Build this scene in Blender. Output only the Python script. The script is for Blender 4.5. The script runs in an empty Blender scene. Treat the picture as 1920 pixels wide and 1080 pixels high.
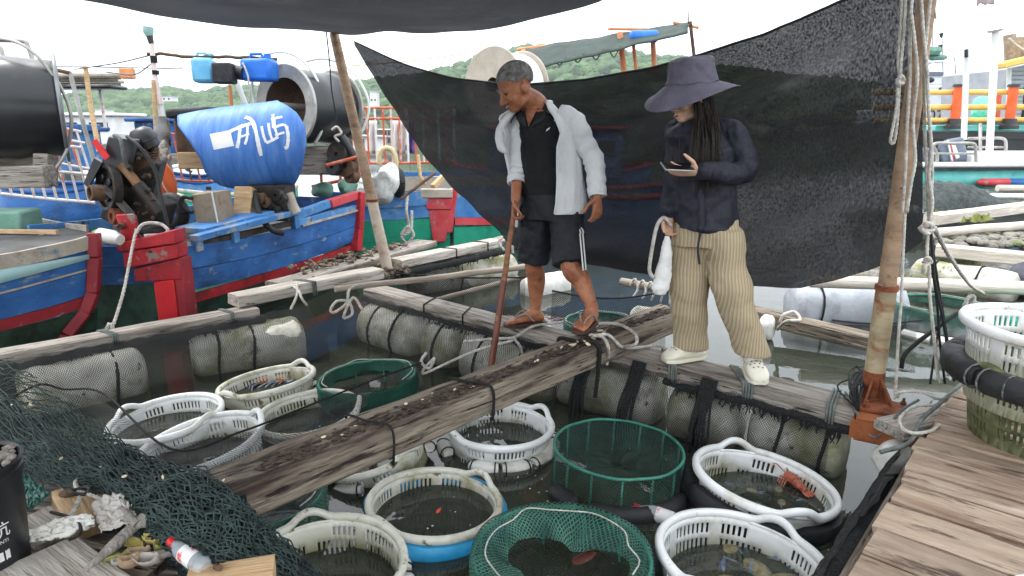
import bpy, math, random
from math import sin, cos, pi, radians, atan, sqrt
from mathutils import Vector as V, Matrix as Mx, Quaternion, noise as mnoise

random.seed(7)
scene = bpy.context.scene
C = scene.collection

# ------------------------------------------------------------------ camera
PITCH = atan(305 / 1250.0)
FPX = 1250.0
CAM = V((0, 0, 1.66))
cam_data = bpy.data.cameras.new('camera')
cam_data.sensor_width = 36
cam_data.lens = 36 * FPX / 1920
cam_data.clip_start = 0.05
cam_data.clip_end = 6000
cam = bpy.data.objects.new('camera', cam_data)
C.objects.link(cam)
cam.location = CAM
cam.rotation_euler = (pi / 2 - PITCH, 0, 0)
scene.camera = cam

# ------------------------------------------------------------------ sky and sun (bright overcast day)
SUN_EL, SUN_AZ = radians(58), radians(-50)      # azimuth from +Y, towards -X
world = bpy.data.worlds.new('World')
scene.world = world
world.use_nodes = True
nt = world.node_tree
for n in list(nt.nodes):
  nt.nodes.remove(n)
wo = nt.nodes.new('ShaderNodeOutputWorld')
bg = nt.nodes.new('ShaderNodeBackground')
sky = nt.nodes.new('ShaderNodeTexSky')
sky.sky_type = 'NISHITA'
sky.sun_disc = False
sky.sun_elevation = SUN_EL
sky.sun_rotation = SUN_AZ
sky.dust_density = 3.0
tc = nt.nodes.new('ShaderNodeTexCoord')
mpg = nt.nodes.new('ShaderNodeMapping')
mpg.inputs['Scale'].default_value = (1, 1, 2.2)
cn = nt.nodes.new('ShaderNodeTexNoise')
cn.inputs['Scale'].default_value = 2.2
cn.inputs['Detail'].default_value = 5
cr = nt.nodes.new('ShaderNodeValToRGB')
cr.color_ramp.elements[0].position = 0.30
cr.color_ramp.elements[0].color = (10.4, 11.4, 12.4, 1)
cr.color_ramp.elements[1].position = 0.70
cr.color_ramp.elements[1].color = (14.5, 14.6, 14.8, 1)
mx = nt.nodes.new('ShaderNodeMix')
mx.data_type = 'RGBA'
mx.inputs['Factor'].default_value = 0.88
nt.links.new(tc.outputs['Generated'], mpg.inputs['Vector'])
nt.links.new(mpg.outputs['Vector'], cn.inputs['Vector'])
nt.links.new(cn.outputs['Fac'], cr.inputs['Fac'])
nt.links.new(sky.outputs['Color'], mx.inputs['A'])
nt.links.new(cr.outputs['Color'], mx.inputs['B'])
nt.links.new(mx.outputs['Result'], bg.inputs['Color'])
bg.inputs['Strength'].default_value = 0.115
nt.links.new(bg.outputs['Background'], wo.inputs['Surface'])

sun_data = bpy.data.lights.new('sun', 'SUN')
sun_data.energy = 1.4
sun_data.angle = radians(16)
sun_data.color = (1.0, 0.97, 0.93)
sun = bpy.data.objects.new('sun', sun_data)
C.objects.link(sun)
sd = V((sin(SUN_AZ) * cos(SUN_EL), cos(SUN_AZ) * cos(SUN_EL), sin(SUN_EL)))
sun.location = sd * 30
sun.rotation_euler = (-sd).to_track_quat('-Z', 'Y').to_euler()

scene.view_settings.view_transform = 'Standard'
scene.view_settings.look = 'None'
scene.view_settings.gamma = 1
scene.view_settings.exposure = 1.0
scene.view_settings.use_curve_mapping = False
scene.render.engine = 'CYCLES'
scene.cycles.use_denoising = True
scene.cycles.max_bounces = 7
scene.cycles.diffuse_bounces = 3
scene.cycles.glossy_bounces = 3
scene.cycles.transmission_bounces = 4
scene.cycles.transparent_max_bounces = 24
scene.cycles.caustics_reflective = False
scene.cycles.caustics_refractive = False
scene.cycles.sample_clamp_indirect = 6

# ------------------------------------------------------------------ measuring helpers
def ray(px, py):
  a = (px - 960) / FPX
  b = (540 - py) / FPX
  return V((a, cos(PITCH) + b * sin(PITCH), -sin(PITCH) + b * cos(PITCH)))

def G(px, py, z):            # point of a level plane z
  d = ray(px, py)
  return CAM + d * ((z - CAM.z) / d.z)

def W(px, py, Y):            # point at distance Y
  d = ray(px, py)
  return CAM + d * (Y / d.y)

def lerp(a, b, t):
  return a + (b - a) * t

def nz(x, y=0., z=0.):
  return mnoise.noise(V((x, y, z)))

def spline(pts, n=6):
  pts = [V(p) for p in pts]
  if len(pts) < 3:
    return [pts[0].lerp(pts[1], i / n) for i in range(n + 1)]
  out = []
  P = [pts[0] * 2 - pts[1]] + pts + [pts[-1] * 2 - pts[-2]]
  for i in range(1, len(P) - 2):
    p0, p1, p2, p3 = P[i - 1], P[i], P[i + 1], P[i + 2]
    for k in range(n):
      t = k / n
      out.append(0.5 * ((2 * p1) + (p2 - p0) * t + (2 * p0 - 5 * p1 + 4 * p2 - p3) * t * t + (3 * p1 - p0 - 3 * p2 + p3) * t ** 3))
  out.append(pts[-1].copy())
  return out

def interp(tab, x):
  if x <= tab[0][0]:
    return tab[0][1]
  for (x0, y0), (x1, y1) in zip(tab, tab[1:]):
    if x <= x1:
      return y0 + (y1 - y0) * (x - x0) / (x1 - x0)
  return tab[-1][1]

# ------------------------------------------------------------------ materials
MATS = {}

def S(r, g, b):
  f = lambda c: (c / 255 / 12.92) if c < 10.3 else ((c / 255 + 0.055) / 1.055) ** 2.4
  return (f(r), f(g), f(b), 1)

def mk(name, col, col2=None, rough=0.6, metal=0.0, scale=6.0, stretch=(1, 1, 1), ramp=(0.35, 0.65), dirt=None, bump=0.0, bscale=None, rnd=0.0, spec=0.35, rvar=0.0, zband=None):
  """procedural material: two colours mixed by stretched noise, an optional dirt layer (colour, scale, lo, hi), bump, per-object value variation"""
  if name in MATS:
    return MATS[name]
  m = bpy.data.materials.new(name)
  m.use_nodes = True
  t = m.node_tree
  p = t.nodes['Principled BSDF']
  L = t.links.new
  N = t.nodes.new
  tcn = N('ShaderNodeTexCoord')
  mp = N('ShaderNodeMapping')
  mp.inputs['Scale'].default_value = stretch
  L(tcn.outputs['Object'], mp.inputs['Vector'])
  oi = N('ShaderNodeObjectInfo')
  cx = N('ShaderNodeVectorMath')
  cx.operation = 'MULTIPLY_ADD'
  L(oi.outputs['Random'], cx.inputs[0])
  cx.inputs[1].default_value = (17.0, 9.0, 5.0)
  L(mp.outputs['Vector'], cx.inputs[2])
  n1 = N('ShaderNodeTexNoise')
  n1.inputs['Scale'].default_value = scale
  n1.inputs['Detail'].default_value = 7
  n1.inputs['Roughness'].default_value = 0.62
  L(cx.outputs[0], n1.inputs['Vector'])
  r1 = N('ShaderNodeValToRGB')
  r1.color_ramp.elements[0].position = ramp[0]
  r1.color_ramp.elements[1].position = ramp[1]
  r1.color_ramp.elements[0].color = col
  r1.color_ramp.elements[1].color = col2 or tuple(min(1, c * 1.25) for c in col[:3]) + (1,)
  L(n1.outputs['Fac'], r1.inputs['Fac'])
  out = r1.outputs['Color']
  layers = dirt if isinstance(dirt, list) else ([dirt] if dirt else [])
  for dcol, dscale, lo, hi in layers:
    n2 = N('ShaderNodeTexNoise')
    n2.inputs['Scale'].default_value = dscale
    n2.inputs['Detail'].default_value = 8
    n2.inputs['Roughness'].default_value = 0.65
    L(cx.outputs[0], n2.inputs['Vector'])
    mr = N('ShaderNodeMapRange')
    mr.inputs['From Min'].default_value = lo
    mr.inputs['From Max'].default_value = hi
    L(n2.outputs['Fac'], mr.inputs['Value'])
    mixn = N('ShaderNodeMix')
    mixn.data_type = 'RGBA'
    L(mr.outputs['Result'], mixn.inputs['Factor'])
    L(out, mixn.inputs['A'])
    mixn.inputs['B'].default_value = dcol
    out = mixn.outputs['Result']
  if zband:            # growth up to a waterline: colour, full below z0, none above z1
    sz = N('ShaderNodeSeparateXYZ')
    L(tcn.outputs['Object'], sz.inputs[0])
    za = N('ShaderNodeMath')
    za.operation = 'MULTIPLY_ADD'
    L(n1.outputs['Fac'], za.inputs[0])
    za.inputs[1].default_value = -.14
    L(sz.outputs['Z'], za.inputs[2])
    mr = N('ShaderNodeMapRange')
    mr.inputs['From Min'].default_value = zband[2] - .07
    mr.inputs['From Max'].default_value = zband[1] - .07
    mr.inputs['To Max'].default_value = zband[3]
    L(za.outputs[0], mr.inputs['Value'])
    mixn = N('ShaderNodeMix')
    mixn.data_type = 'RGBA'
    L(mr.outputs['Result'], mixn.inputs['Factor'])
    L(out, mixn.inputs['A'])
    mixn.inputs['B'].default_value = zband[0]
    out = mixn.outputs['Result']
  if rnd:
    hs = N('ShaderNodeHueSaturation')
    mr = N('ShaderNodeMapRange')
    mr.inputs['To Min'].default_value = 1 - rnd
    mr.inputs['To Max'].default_value = 1 + rnd
    L(oi.outputs['Random'], mr.inputs['Value'])
    L(mr.outputs['Result'], hs.inputs['Value'])
    L(out, hs.inputs['Color'])
    out = hs.outputs['Color']
  L(out, p.inputs['Base Color'])
  p.inputs['Roughness'].default_value = rough
  p.inputs['Metallic'].default_value = metal
  p.inputs['Specular IOR Level'].default_value = spec
  if rvar:
    mr = N('ShaderNodeMapRange')
    mr.inputs['To Min'].default_value = max(0.02, rough - rvar)
    mr.inputs['To Max'].default_value = min(1, rough + rvar)
    L(n1.outputs['Fac'], mr.inputs['Value'])
    L(mr.outputs['Result'], p.inputs['Roughness'])
  if bump:
    n3 = N('ShaderNodeTexNoise')
    n3.inputs['Scale'].default_value = bscale or scale * 3
    n3.inputs['Detail'].default_value = 6
    L(cx.outputs[0], n3.inputs['Vector'])
    b = N('ShaderNodeBump')
    b.inputs['Strength'].default_value = bump
    b.inputs['Distance'].default_value = 0.02
    L(n3.outputs['Fac'], b.inputs['Height'])
    L(b.outputs['Normal'], p.inputs['Normal'])
  MATS[name] = m
  return m

def net_mat(name, col, k, th, col2=None, soft=0.0):
  """knotted mesh netting: a diamond grid of cords in UV (metres); the gaps are open"""
  if name in MATS:
    return MATS[name]
  m = bpy.data.materials.new(name)
  m.use_nodes = True
  t = m.node_tree
  L = t.links.new
  N = t.nodes.new
  p = t.nodes['Principled BSDF']
  p.inputs['Roughness'].default_value = 0.7
  p.inputs['Specular IOR Level'].default_value = 0.3
  o = t.nodes['Material Output']
  uv = N('ShaderNodeUVMap')
  nv = N('ShaderNodeTexNoise')
  nv.inputs['Scale'].default_value = 9
  L(uv.outputs['UV'], nv.inputs['Vector'])
  ad = N('ShaderNodeVectorMath')
  ad.operation = 'MULTIPLY_ADD'
  L(nv.outputs['Color'], ad.inputs[0])
  ad.inputs[1].default_value = (0.035, 0.035, 0)
  L(uv.outputs['UV'], ad.inputs[2])
  sx = N('ShaderNodeSeparateXYZ')
  L(ad.outputs[0], sx.inputs[0])
  def mth(op, a, b=None):
    q = N('ShaderNodeMath')
    q.operation = op
    for i, x in enumerate((a, b)):
      if x is None:
        continue
      if isinstance(x, (int, float)):
        q.inputs[i].default_value = x
      else:
        L(x, q.inputs[i])
    return q.outputs[0]
  s1 = mth('FRACT', mth('MULTIPLY', mth('ADD', sx.outputs[0], sx.outputs[1]), k))
  s2 = mth('FRACT', mth('MULTIPLY', mth('SUBTRACT', sx.outputs[0], sx.outputs[1]), k))
  mask = mth('MAXIMUM', mth('LESS_THAN', s1, th), mth('LESS_THAN', s2, th))
  if soft:
    mask = mth('MAXIMUM', mask, soft)
  n2 = N('ShaderNodeTexNoise')
  n2.inputs['Scale'].default_value = 5
  n2.inputs['Detail'].default_value = 5
  L(uv.outputs['UV'], n2.inputs['Vector'])
  r = N('ShaderNodeValToRGB')
  r.color_ramp.elements[0].position = 0.35
  r.color_ramp.elements[1].position = 0.68
  r.color_ramp.elements[0].color = col
  r.color_ramp.elements[1].color = col2 or col
  L(n2.outputs['Fac'], r.inputs['Fac'])
  L(r.outputs['Color'], p.inputs['Base Color'])
  tr = N('ShaderNodeBsdfTransparent')
  ms = N('ShaderNodeMixShader')
  L(mask, ms.inputs['Fac'])
  L(tr.outputs[0], ms.inputs[1])
  L(p.outputs[0], ms.inputs[2])
  L(ms.outputs[0], o.inputs['Surface'])
  MATS[name] = m
  return m

def shade_mat(name, col, open_lo, open_hi, scale=160, stretch=(1, 1, 1)):
  """knitted shade cloth: black yarn with many tiny open stitches"""
  if name in MATS:
    return MATS[name]
  m = bpy.data.materials.new(name)
  m.use_nodes = True
  t = m.node_tree
  L = t.links.new
  N = t.nodes.new
  p = t.nodes['Principled BSDF']
  p.inputs['Roughness'].default_value = 0.75
  p.inputs['Specular IOR Level'].default_value = 0.25
  o = t.nodes['Material Output']
  tcn = N('ShaderNodeTexCoord')
  mp = N('ShaderNodeMapping')
  mp.inputs['Scale'].default_value = stretch
  L(tcn.outputs['Object'], mp.inputs['Vector'])
  n1 = N('ShaderNodeTexNoise')
  n1.inputs['Scale'].default_value = scale
  n1.inputs['Detail'].default_value = 3
  n1.inputs['Roughness'].default_value = 0.7
  L(mp.outputs['Vector'], n1.inputs['Vector'])
  n2 = N('ShaderNodeTexNoise')
  n2.inputs['Scale'].default_value = 1.6
  n2.inputs['Detail'].default_value = 4
  L(tcn.outputs['Object'], n2.inputs['Vector'])
  ad = N('ShaderNodeMath')
  ad.operation = 'MULTIPLY_ADD'
  L(n2.outputs['Fac'], ad.inputs[0])
  ad.inputs[1].default_value = 0.22
  L(n1.outputs['Fac'], ad.inputs[2])
  mr = N('ShaderNodeMapRange')
  mr.inputs['From Min'].default_value = 0.48
  mr.inputs['From Max'].default_value = 0.78
  mr.inputs['To Min'].default_value = open_lo
  mr.inputs['To Max'].default_value = open_hi
  L(ad.outputs[0], mr.inputs['Value'])
  r = N('ShaderNodeValToRGB')
  r.color_ramp.elements[0].position = 0.35
  r.color_ramp.elements[1].position = 0.75
  r.color_ramp.elements[0].color = col
  r.color_ramp.elements[1].color = tuple(c * 2.2 for c in col[:3]) + (1,)
  L(n1.outputs['Fac'], r.inputs['Fac'])
  L(r.outputs['Color'], p.inputs['Base Color'])
  tr = N('ShaderNodeBsdfTransparent')
  ms = N('ShaderNodeMixShader')
  L(mr.outputs['Result'], ms.inputs['Fac'])
  L(p.outputs[0], ms.inputs[1])
  L(tr.outputs[0], ms.inputs[2])
  L(ms.outputs[0], o.inputs['Surface'])
  MATS[name] = m
  return m

# ------------------------------------------------------------------ object helpers
WL = {}          # world origin of every object that is placed without rotation

def setp(o, label=None, cat=None, group=None, kind=None):
  if label: o['label'] = label
  if cat: o['category'] = cat
  if group: o['group'] = group
  if kind: o['kind'] = kind
  return o

def root(name, label, cat, loc=(0, 0, 0), group=None, kind=None):
  o = bpy.data.objects.new(name, None)
  o.empty_display_size = 0.1
  C.objects.link(o)
  o.location = V(loc)
  WL[o] = V(loc)
  return setp(o, label, cat, group, kind)

def frame_from(x, up=V((0, 0, 1))):
  x = V(x).normalized()
  z = V(up)
  y = z.cross(x)
  if y.length < 1e-5:
    y = V((0, 1, 0))
  y.normalize()
  z = x.cross(y)
  return Mx((x, y, z)).transposed()

class MB:
  def __init__(self, M=None):
    self.v, self.f, self.uv, self.M = [], [], {}, M
  def add(self, vs, fs, uvs=None):
    k = len(self.v)
    for p in vs:
      p = V(p)
      self.v.append(self.M @ p if self.M else p)
    for i, f in enumerate(fs):
      if uvs:
        self.uv[len(self.f)] = uvs[i]
      self.f.append(tuple(a + k for a in f))
    return self
  def box(self, c, s, R=None):
    c = V(c)
    h = V(s) / 2
    vs = [V((x * h.x, y * h.y, z * h.z)) for x in (-1, 1) for y in (-1, 1) for z in (-1, 1)]
    vs = [(R @ p if R else p) + c for p in vs]
    return self.add(vs, [(0, 1, 3, 2), (4, 6, 7, 5), (0, 4, 5, 1), (2, 3, 7, 6), (0, 2, 6, 4), (1, 5, 7, 3)])
  def beam(self, a, b, w, h, up=V((0, 0, 1))):
    a, b = V(a), V(b)
    R = frame_from(b - a, up)
    return self.box((a + b) / 2, ((b - a).length, w, h), R)
  def tube(self, pts, r, n=8, caps=True):
    pts = [V(p) for p in pts]
    m = len(pts)
    rs = r if isinstance(r, (list, tuple)) else [r] * m
    t = (pts[1] - pts[0]).normalized()
    nn = t.orthogonal().normalized()
    vs = []
    for i, p in enumerate(pts):
      t2 = (pts[min(i + 1, m - 1)] - pts[max(i - 1, 0)])
      if t2.length < 1e-9:
        t2 = t
      t2.normalize()
      q = t.rotation_difference(t2)
      nn = q @ nn
      nn = (nn - t2 * nn.dot(t2)).normalized()
      t = t2
      bb = t.cross(nn)
      for k in range(n):
        a = 2 * pi * k / n
        vs.append(p + (nn * cos(a) + bb * sin(a)) * rs[i])
    fs = [(i * n + k, i * n + (k + 1) % n, (i + 1) * n + (k + 1) % n, (i + 1) * n + k) for i in range(m - 1) for k in range(n)]
    if caps:
      fs.append(tuple(reversed(range(n))))
      fs.append(tuple((m - 1) * n + k for k in range(n)))
    return self.add(vs, fs)
  def lathe(self, prof, n=32, T=None, caps=False, jit=0.0, a0=0, a1=2 * pi):
    full = abs(a1 - a0 - 2 * pi) < 1e-6
    cols = n if full else n + 1
    vs = []
    for r, z in prof:
      for k in range(cols):
        a = a0 + (a1 - a0) * k / n
        rr = r * (1 + jit * nz(cos(a) * 1.7, sin(a) * 1.7, z * 3 + r))
        p = V((rr * cos(a), rr * sin(a), z))
        vs.append(T @ p if T else p)
    fs = []
    for i in range(len(prof) - 1):
      for k in range(n):
        k2 = (k + 1) % cols
        fs.append((i * cols + k, i * cols + k2, (i + 1) * cols + k2, (i + 1) * cols + k))
    if caps:
      fs.append(tuple(reversed(range(cols))))
      fs.append(tuple((len(prof) - 1) * cols + k for k in range(cols)))
    return self.add(vs, fs)
  def ell(self, c, r, n=14, m=8, R=None):
    c = V(c)
    r = V(r) if not isinstance(r, (int, float)) else V((r, r, r))
    vs = [V((0, 0, -r.z))]
    for i in range(1, m):
      a = -pi / 2 + pi * i / m
      for k in range(n):
        b = 2 * pi * k / n
        vs.append(V((r.x * cos(a) * cos(b), r.y * cos(a) * sin(b), r.z * sin(a))))
    vs.append(V((0, 0, r.z)))
    vs = [(R @ p if R else p) + c for p in vs]
    fs = [(0, 1 + (k + 1) % n, 1 + k) for k in range(n)]
    for i in range(m - 2):
      for k in range(n):
        a = 1 + i * n
        fs.append((a + k, a + (k + 1) % n, a + n + (k + 1) % n, a + n + k))
    e = len(vs) - 1
    a = 1 + (m - 2) * n
    fs += [(a + k, a + (k + 1) % n, e) for k in range(n)]
    return self.add(vs, fs)
  def grid(self, fn, nu, nv, uvfn=None):
    vs = [V(fn(i / nu, j / nv)) for i in range(nu + 1) for j in range(nv + 1)]
    fs, uvs = [], []
    for i in range(nu):
      for j in range(nv):
        fs.append((i * (nv + 1) + j, (i + 1) * (nv + 1) + j, (i + 1) * (nv + 1) + j + 1, i * (nv + 1) + j + 1))
        if uvfn:
          uvs.append([uvfn(i / nu, j / nv), uvfn((i + 1) / nu, j / nv), uvfn((i + 1) / nu, (j + 1) / nv), uvfn(i / nu, (j + 1) / nv)])
    return self.add(vs, fs, uvs or None)
  def poly(self, pts, h, up=V((0, 0, 1))):      # slab of an outline, thickness h downwards along up
    n = len(pts)
    vs = [V(p) for p in pts] + [V(p) - V(up) * h for p in pts]
    return self.add(vs, [tuple(range(n)), tuple(reversed(range(n, 2 * n)))] + [(i, i + n, (i + 1) % n + n, (i + 1) % n) for i in range(n)])
  def build(self, name, mat, parent=None, label=None, cat=None, group=None, kind=None, ang=40, bev=0.0, flat=False, solid=0.0, local=False):
    me = bpy.data.meshes.new(name)
    if parent is not None and parent in WL:
      org = WL[parent]
    elif parent is not None or local:
      org = V((0, 0, 0))
    else:
      xs = [p.x for p in self.v]; ys = [p.y for p in self.v]; zs = [p.z for p in self.v]
      org = V(((min(xs) + max(xs)) / 2, (min(ys) + max(ys)) / 2, min(zs)))
    me.from_pydata([tuple(p - org) for p in self.v], [], self.f)
    if self.uv:
      ul = me.uv_layers.new(name='UVMap')
      for pi_, poly in enumerate(me.polygons):
        q = self.uv.get(pi_)
        if q:
          for li, c in zip(poly.loop_indices, q):
            ul.data[li].uv = c
    me.update()
    if not flat:
      me.polygons.foreach_set('use_smooth', [True] * len(me.polygons))
      if ang < 180:
        me.set_sharp_from_angle(angle=radians(ang))
    o = bpy.data.objects.new(name, me)
    me.materials.append(mat)
    C.objects.link(o)
    if parent is not None:
      o.parent = parent
      if parent in WL:
        WL[o] = WL[parent]
    elif not local:
      o.location = org
      WL[o] = org
    else:
      WL[o] = V((0, 0, 0))
    if solid:
      md = o.modifiers.new('thickness', 'SOLIDIFY')
      md.thickness = solid
      md.offset = 0
    if bev:
      md = o.modifiers.new('edges', 'BEVEL')
      md.width = bev
      md.segments = 2
      md.limit_method = 'ANGLE'
    return setp(o, label, cat, group, kind)

def plank(name, a, b, w, h, mat, parent=None, label=None, cat=None, group=None, seg=12, wob=0.005, cham=0.008, twist=0.0, taper=1.0, kind=None):
  """sawn board: a, b are the ends of the top centreline; local X runs along the grain"""
  a, b = V(a), V(b)
  Lg = (b - a).length
  R = frame_from(b - a)
  sd_ = random.random() * 50
  mb = MB()
  n = seg
  for i in range(n + 1):
    x = Lg * i / n
    ww = w / 2 * lerp(1, taper, i / n)
    c = cham * (1 + 0.6 * nz(sd_, x * 4))
    ring = [(-ww + c, 0), (ww - c, 0), (ww, -c), (ww, -h + c), (ww - c, -h), (-ww + c, -h), (-ww, -h + c), (-ww, -c)]
    for k, (y, z) in enumerate(ring):
      e = 0.0
      if i in (0, n):
        e = wob * 1.5 * nz(sd_ + k, 3.3, x)
      mb.v.append(V((x + e, y + wob * nz(sd_ + k * 3, x * 2.3), z + wob * nz(sd_ + 20 + k * 3, x * 2.7) + twist * y * i / n)))
  for i in range(n):
    for k in range(8):
      mb.f.append((i * 8 + k, (i + 1) * 8 + k, (i + 1) * 8 + (k + 1) % 8, i * 8 + (k + 1) % 8))
  mb.f.append(tuple(range(8)))
  mb.f.append(tuple(reversed(range(n * 8, n * 8 + 8))))
  mb.f = [tuple(reversed(f)) for f in mb.f]
  o = mb.build(name, mat, local=True, ang=35)
  Mw = R.to_4x4()
  Mw.translation = a
  if parent is not None:
    o.parent = parent
    Mw.translation = a - WL[parent]
    o.matrix_local = Mw
  else:
    o.matrix_world = Mw
  WL.pop(o, None)
  return setp(o, label, cat, group, kind)

def pole(name, a, b, r0, r1, mat, parent=None, label=None, cat=None, group=None, n=10, seg=10, wob=0.004, nodes=0, kind=None):
  a, b = V(a), V(b)
  Lg = (b - a).length
  R = frame_from(b - a)
  sd_ = random.random() * 90
  pts, rs = [], []
  for i in range(seg + 1):
    x = Lg * i / seg
    pts.append(V((x, wob * nz(sd_, x * 1.7) * 2, wob * nz(sd_ + 9, x * 1.9) * 2)))
    rs.append(lerp(r0, r1, i / seg) * (1 + (0.12 if nodes and i % nodes == 0 else 0) + 0.05 * nz(sd_ + 4, x * 5)))
  o = MB().tube(pts, rs, n).build(name, mat, local=True, ang=50)
  Mw = R.to_4x4()
  Mw.translation = a - (WL[parent] if parent is not None else V((0, 0, 0)))
  if parent is not None:
    o.parent = parent
    o.matrix_local = Mw
  else:
    o.matrix_world = Mw
  WL.pop(o, None)
  return setp(o, label, cat, group, kind)

def rope(name, pts, r, mat, parent=None, label=None, cat='rope', group=None, n=6, sm=6, wob=0.0, strands=1):
  P = spline(pts, sm)
  mb = MB()
  if wob:
    s = random.random() * 50
    P = [p + V((nz(s, i * .5), nz(s + 7, i * .5), nz(s + 13, i * .5))) * wob for i, p in enumerate(P)]
  if strands > 1:            # laid rope: strands wound round each other
    d = 0
    fine = spline(P, 3)
    for k in range(strands):
      q = []
      d = 0
      for i, p in enumerate(fine):
        t = (fine[min(i + 1, len(fine) - 1)] - fine[max(i - 1, 0)]).normalized()
        if i:
          d += (p - fine[i - 1]).length
        o1 = t.orthogonal().normalized()
        o2 = t.cross(o1)
        a = d / (r * 9) * 2 * pi + 2 * pi * k / strands
        q.append(p + (o1 * cos(a) + o2 * sin(a)) * r * 0.5)
      mb.tube(q, r * 0.62, 5)
  else:
    mb.tube(P, r, n)
  if parent is not None:
    return mb.build(name, mat, parent, ang=180)
  return mb.build(name, mat, None, label, cat, group, ang=180)

def copy_tree(o, parent=None):
  c = o.copy()
  C.objects.link(c)
  c.parent = parent
  if parent is not None:
    c.matrix_parent_inverse = o.matrix_parent_inverse
  for ch in list(o.children):
    copy_tree(ch, c)
  return c

def text_mesh(s, size, ext=0.0008):
  cu = bpy.data.curves.new('txt', 'FONT')
  cu.body = s
  cu.size = size
  cu.align_x = 'CENTER'
  cu.align_y = 'CENTER'
  cu.extrude = ext
  o = bpy.data.objects.new('txt', cu)
  C.objects.link(o)
  dg = bpy.context.evaluated_depsgraph_get()
  me = bpy.data.meshes.new_from_object(o.evaluated_get(dg))
  bpy.data.objects.remove(o)
  return me
# ------------------------------------------------------------------ material palette
wood_grey = mk('weathered_grey_wood', S(116, 108, 99), S(178, 170, 160), rough=.88, scale=3, stretch=(1.1, 13, 13), ramp=(.3, .7), dirt=[(S(70, 60, 52), .9, .50, .68), (S(150, 146, 138), 1.7, .58, .72), (S(36, 32, 30), 5, .58, .64)], bump=.8, bscale=7, rnd=.15)
wood_pale = mk('pale_sawn_wood', S(142, 134, 122), S(200, 193, 183), rough=.85, scale=3, stretch=(1.1, 13, 13), ramp=(.3, .68), dirt=[(S(112, 90, 72), .9, .54, .72), (S(58, 50, 45), 5, .60, .66)], bump=.7, bscale=7, rnd=.10)
wood_beam = mk('old_beam_wood', S(94, 84, 73), S(154, 142, 125), rough=.92, scale=2.6, stretch=(1.0, 11, 11), ramp=(.3, .68), dirt=[(S(66, 52, 45), .8, .50, .64), (S(46, 37, 33), 2.2, .54, .64), (S(30, 25, 23), 5, .57, .62)], bump=1.0, bscale=6)
wood_deck = mk('deck_board_wood', S(132, 112, 94), S(178, 158, 138), rough=.75, scale=2.4, stretch=(1.1, 7, 7), ramp=(.3, .7), dirt=[(S(118, 93, 74), .8, .48, .64), (S(188, 174, 156), 1.3, .56, .68), (S(84, 66, 55), 3.2, .58, .66), (S(48, 39, 35), 8, .64, .68)], bump=.9, bscale=5, rnd=.2, rvar=.25)
wood_white = mk('bleached_pole_wood', S(182, 172, 158), S(216, 208, 196), rough=.85, scale=3, stretch=(1.2, 14, 14), dirt=(S(120, 104, 90), 1.6, .60, .76), bump=.4, rnd=.08)
wood_tan = mk('tan_timber', S(176, 142, 104), S(206, 176, 138), rough=.8, scale=3, stretch=(1.2, 14, 14), dirt=(S(110, 82, 62), 2.2, .60, .74), bump=.35)
bamboo = mk('bamboo_grey', S(128, 116, 104), S(168, 156, 142), rough=.7, scale=4, stretch=(1, 10, 10), dirt=(S(80, 70, 62), 2, .6, .75), bump=.2)
stick_wood = mk('stick_wood', S(116, 72, 48), S(152, 104, 76), rough=.6, scale=4, stretch=(1, 10, 10), bump=.2)
rubble = mk('shell_crust', S(84, 70, 60), S(150, 134, 116), rough=.95, scale=40, bump=1.0, bscale=60, dirt=(S(50, 42, 38), 14, .5, .65))
foam = mk('dirty_foam', S(176, 174, 162), S(220, 218, 208), rough=.9, scale=5, dirt=[(S(128, 128, 84), 2.4, .46, .62), (S(96, 90, 74), 6, .58, .70), (S(56, 52, 44), 13, .64, .70)], zband=(S(84, 86, 62), .08, .20, .5), bump=.5, bscale=22, rnd=.08)
foam_white = mk('white_foam', S(206, 204, 196), S(232, 230, 224), rough=.85, scale=6, dirt=[(S(150, 140, 108), 4, .58, .76)], bump=.3, bscale=25)
tarp_grey = mk('grey_tarp', S(150, 154, 160), S(182, 186, 192), rough=.5, scale=3, dirt=(S(104, 108, 114), 4, .55, .75), bump=.5, bscale=8)
plastic_white = mk('basket_plastic', S(216, 218, 216), S(234, 235, 234), rough=.38, scale=5, dirt=[(S(176, 170, 146), 4, .54, .72), (S(140, 134, 112), 16, .62, .70)], bump=.06, rnd=.04, spec=.5, zband=(S(120, 120, 78), .16, .24, .8))
plastic_stained = mk('basket_stained', S(196, 194, 178), S(226, 225, 216), rough=.45, scale=5, dirt=[(S(150, 142, 104), 5, .50, .68), (S(92, 84, 60), 15, .60, .68)], bump=.1, rnd=.05, spec=.4, zband=(S(108, 104, 60), .18, .27, .85))
plastic_algae = mk('basket_algae', S(92, 96, 62), S(150, 150, 112), rough=.6, scale=5, dirt=[(S(52, 58, 36), 4, .48, .66)], bump=.2)
blue_float = mk('blue_float', S(28, 128, 178), S(60, 158, 204), rough=.4, scale=6, dirt=(S(150, 160, 150), 9, .66, .8), bump=.1)
black_rubber = mk('black_rubber', S(26, 26, 27), S(46, 46, 48), rough=.6, scale=9, dirt=(S(110, 108, 100), 16, .68, .78), bump=.3)
black_plastic = mk('black_plastic', S(20, 21, 23), S(36, 37, 40), rough=.42, scale=5, dirt=(S(70, 70, 70), 10, .66, .8), bump=.1, spec=.5)
drum_black = mk('drum_black', S(16, 18, 20), S(32, 35, 38), rough=.32, scale=2, dirt=(S(58, 60, 62), 8, .62, .8), bump=.08, spec=.5)
green_wire = mk('green_coated_wire', S(34, 100, 84), S(66, 132, 112), rough=.45, scale=12, dirt=(S(140, 170, 150), 20, .64, .74))
green_net = net_mat('green_cage_net', S(22, 42, 38), 62, .23, S(48, 78, 70), soft=.02)
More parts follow.
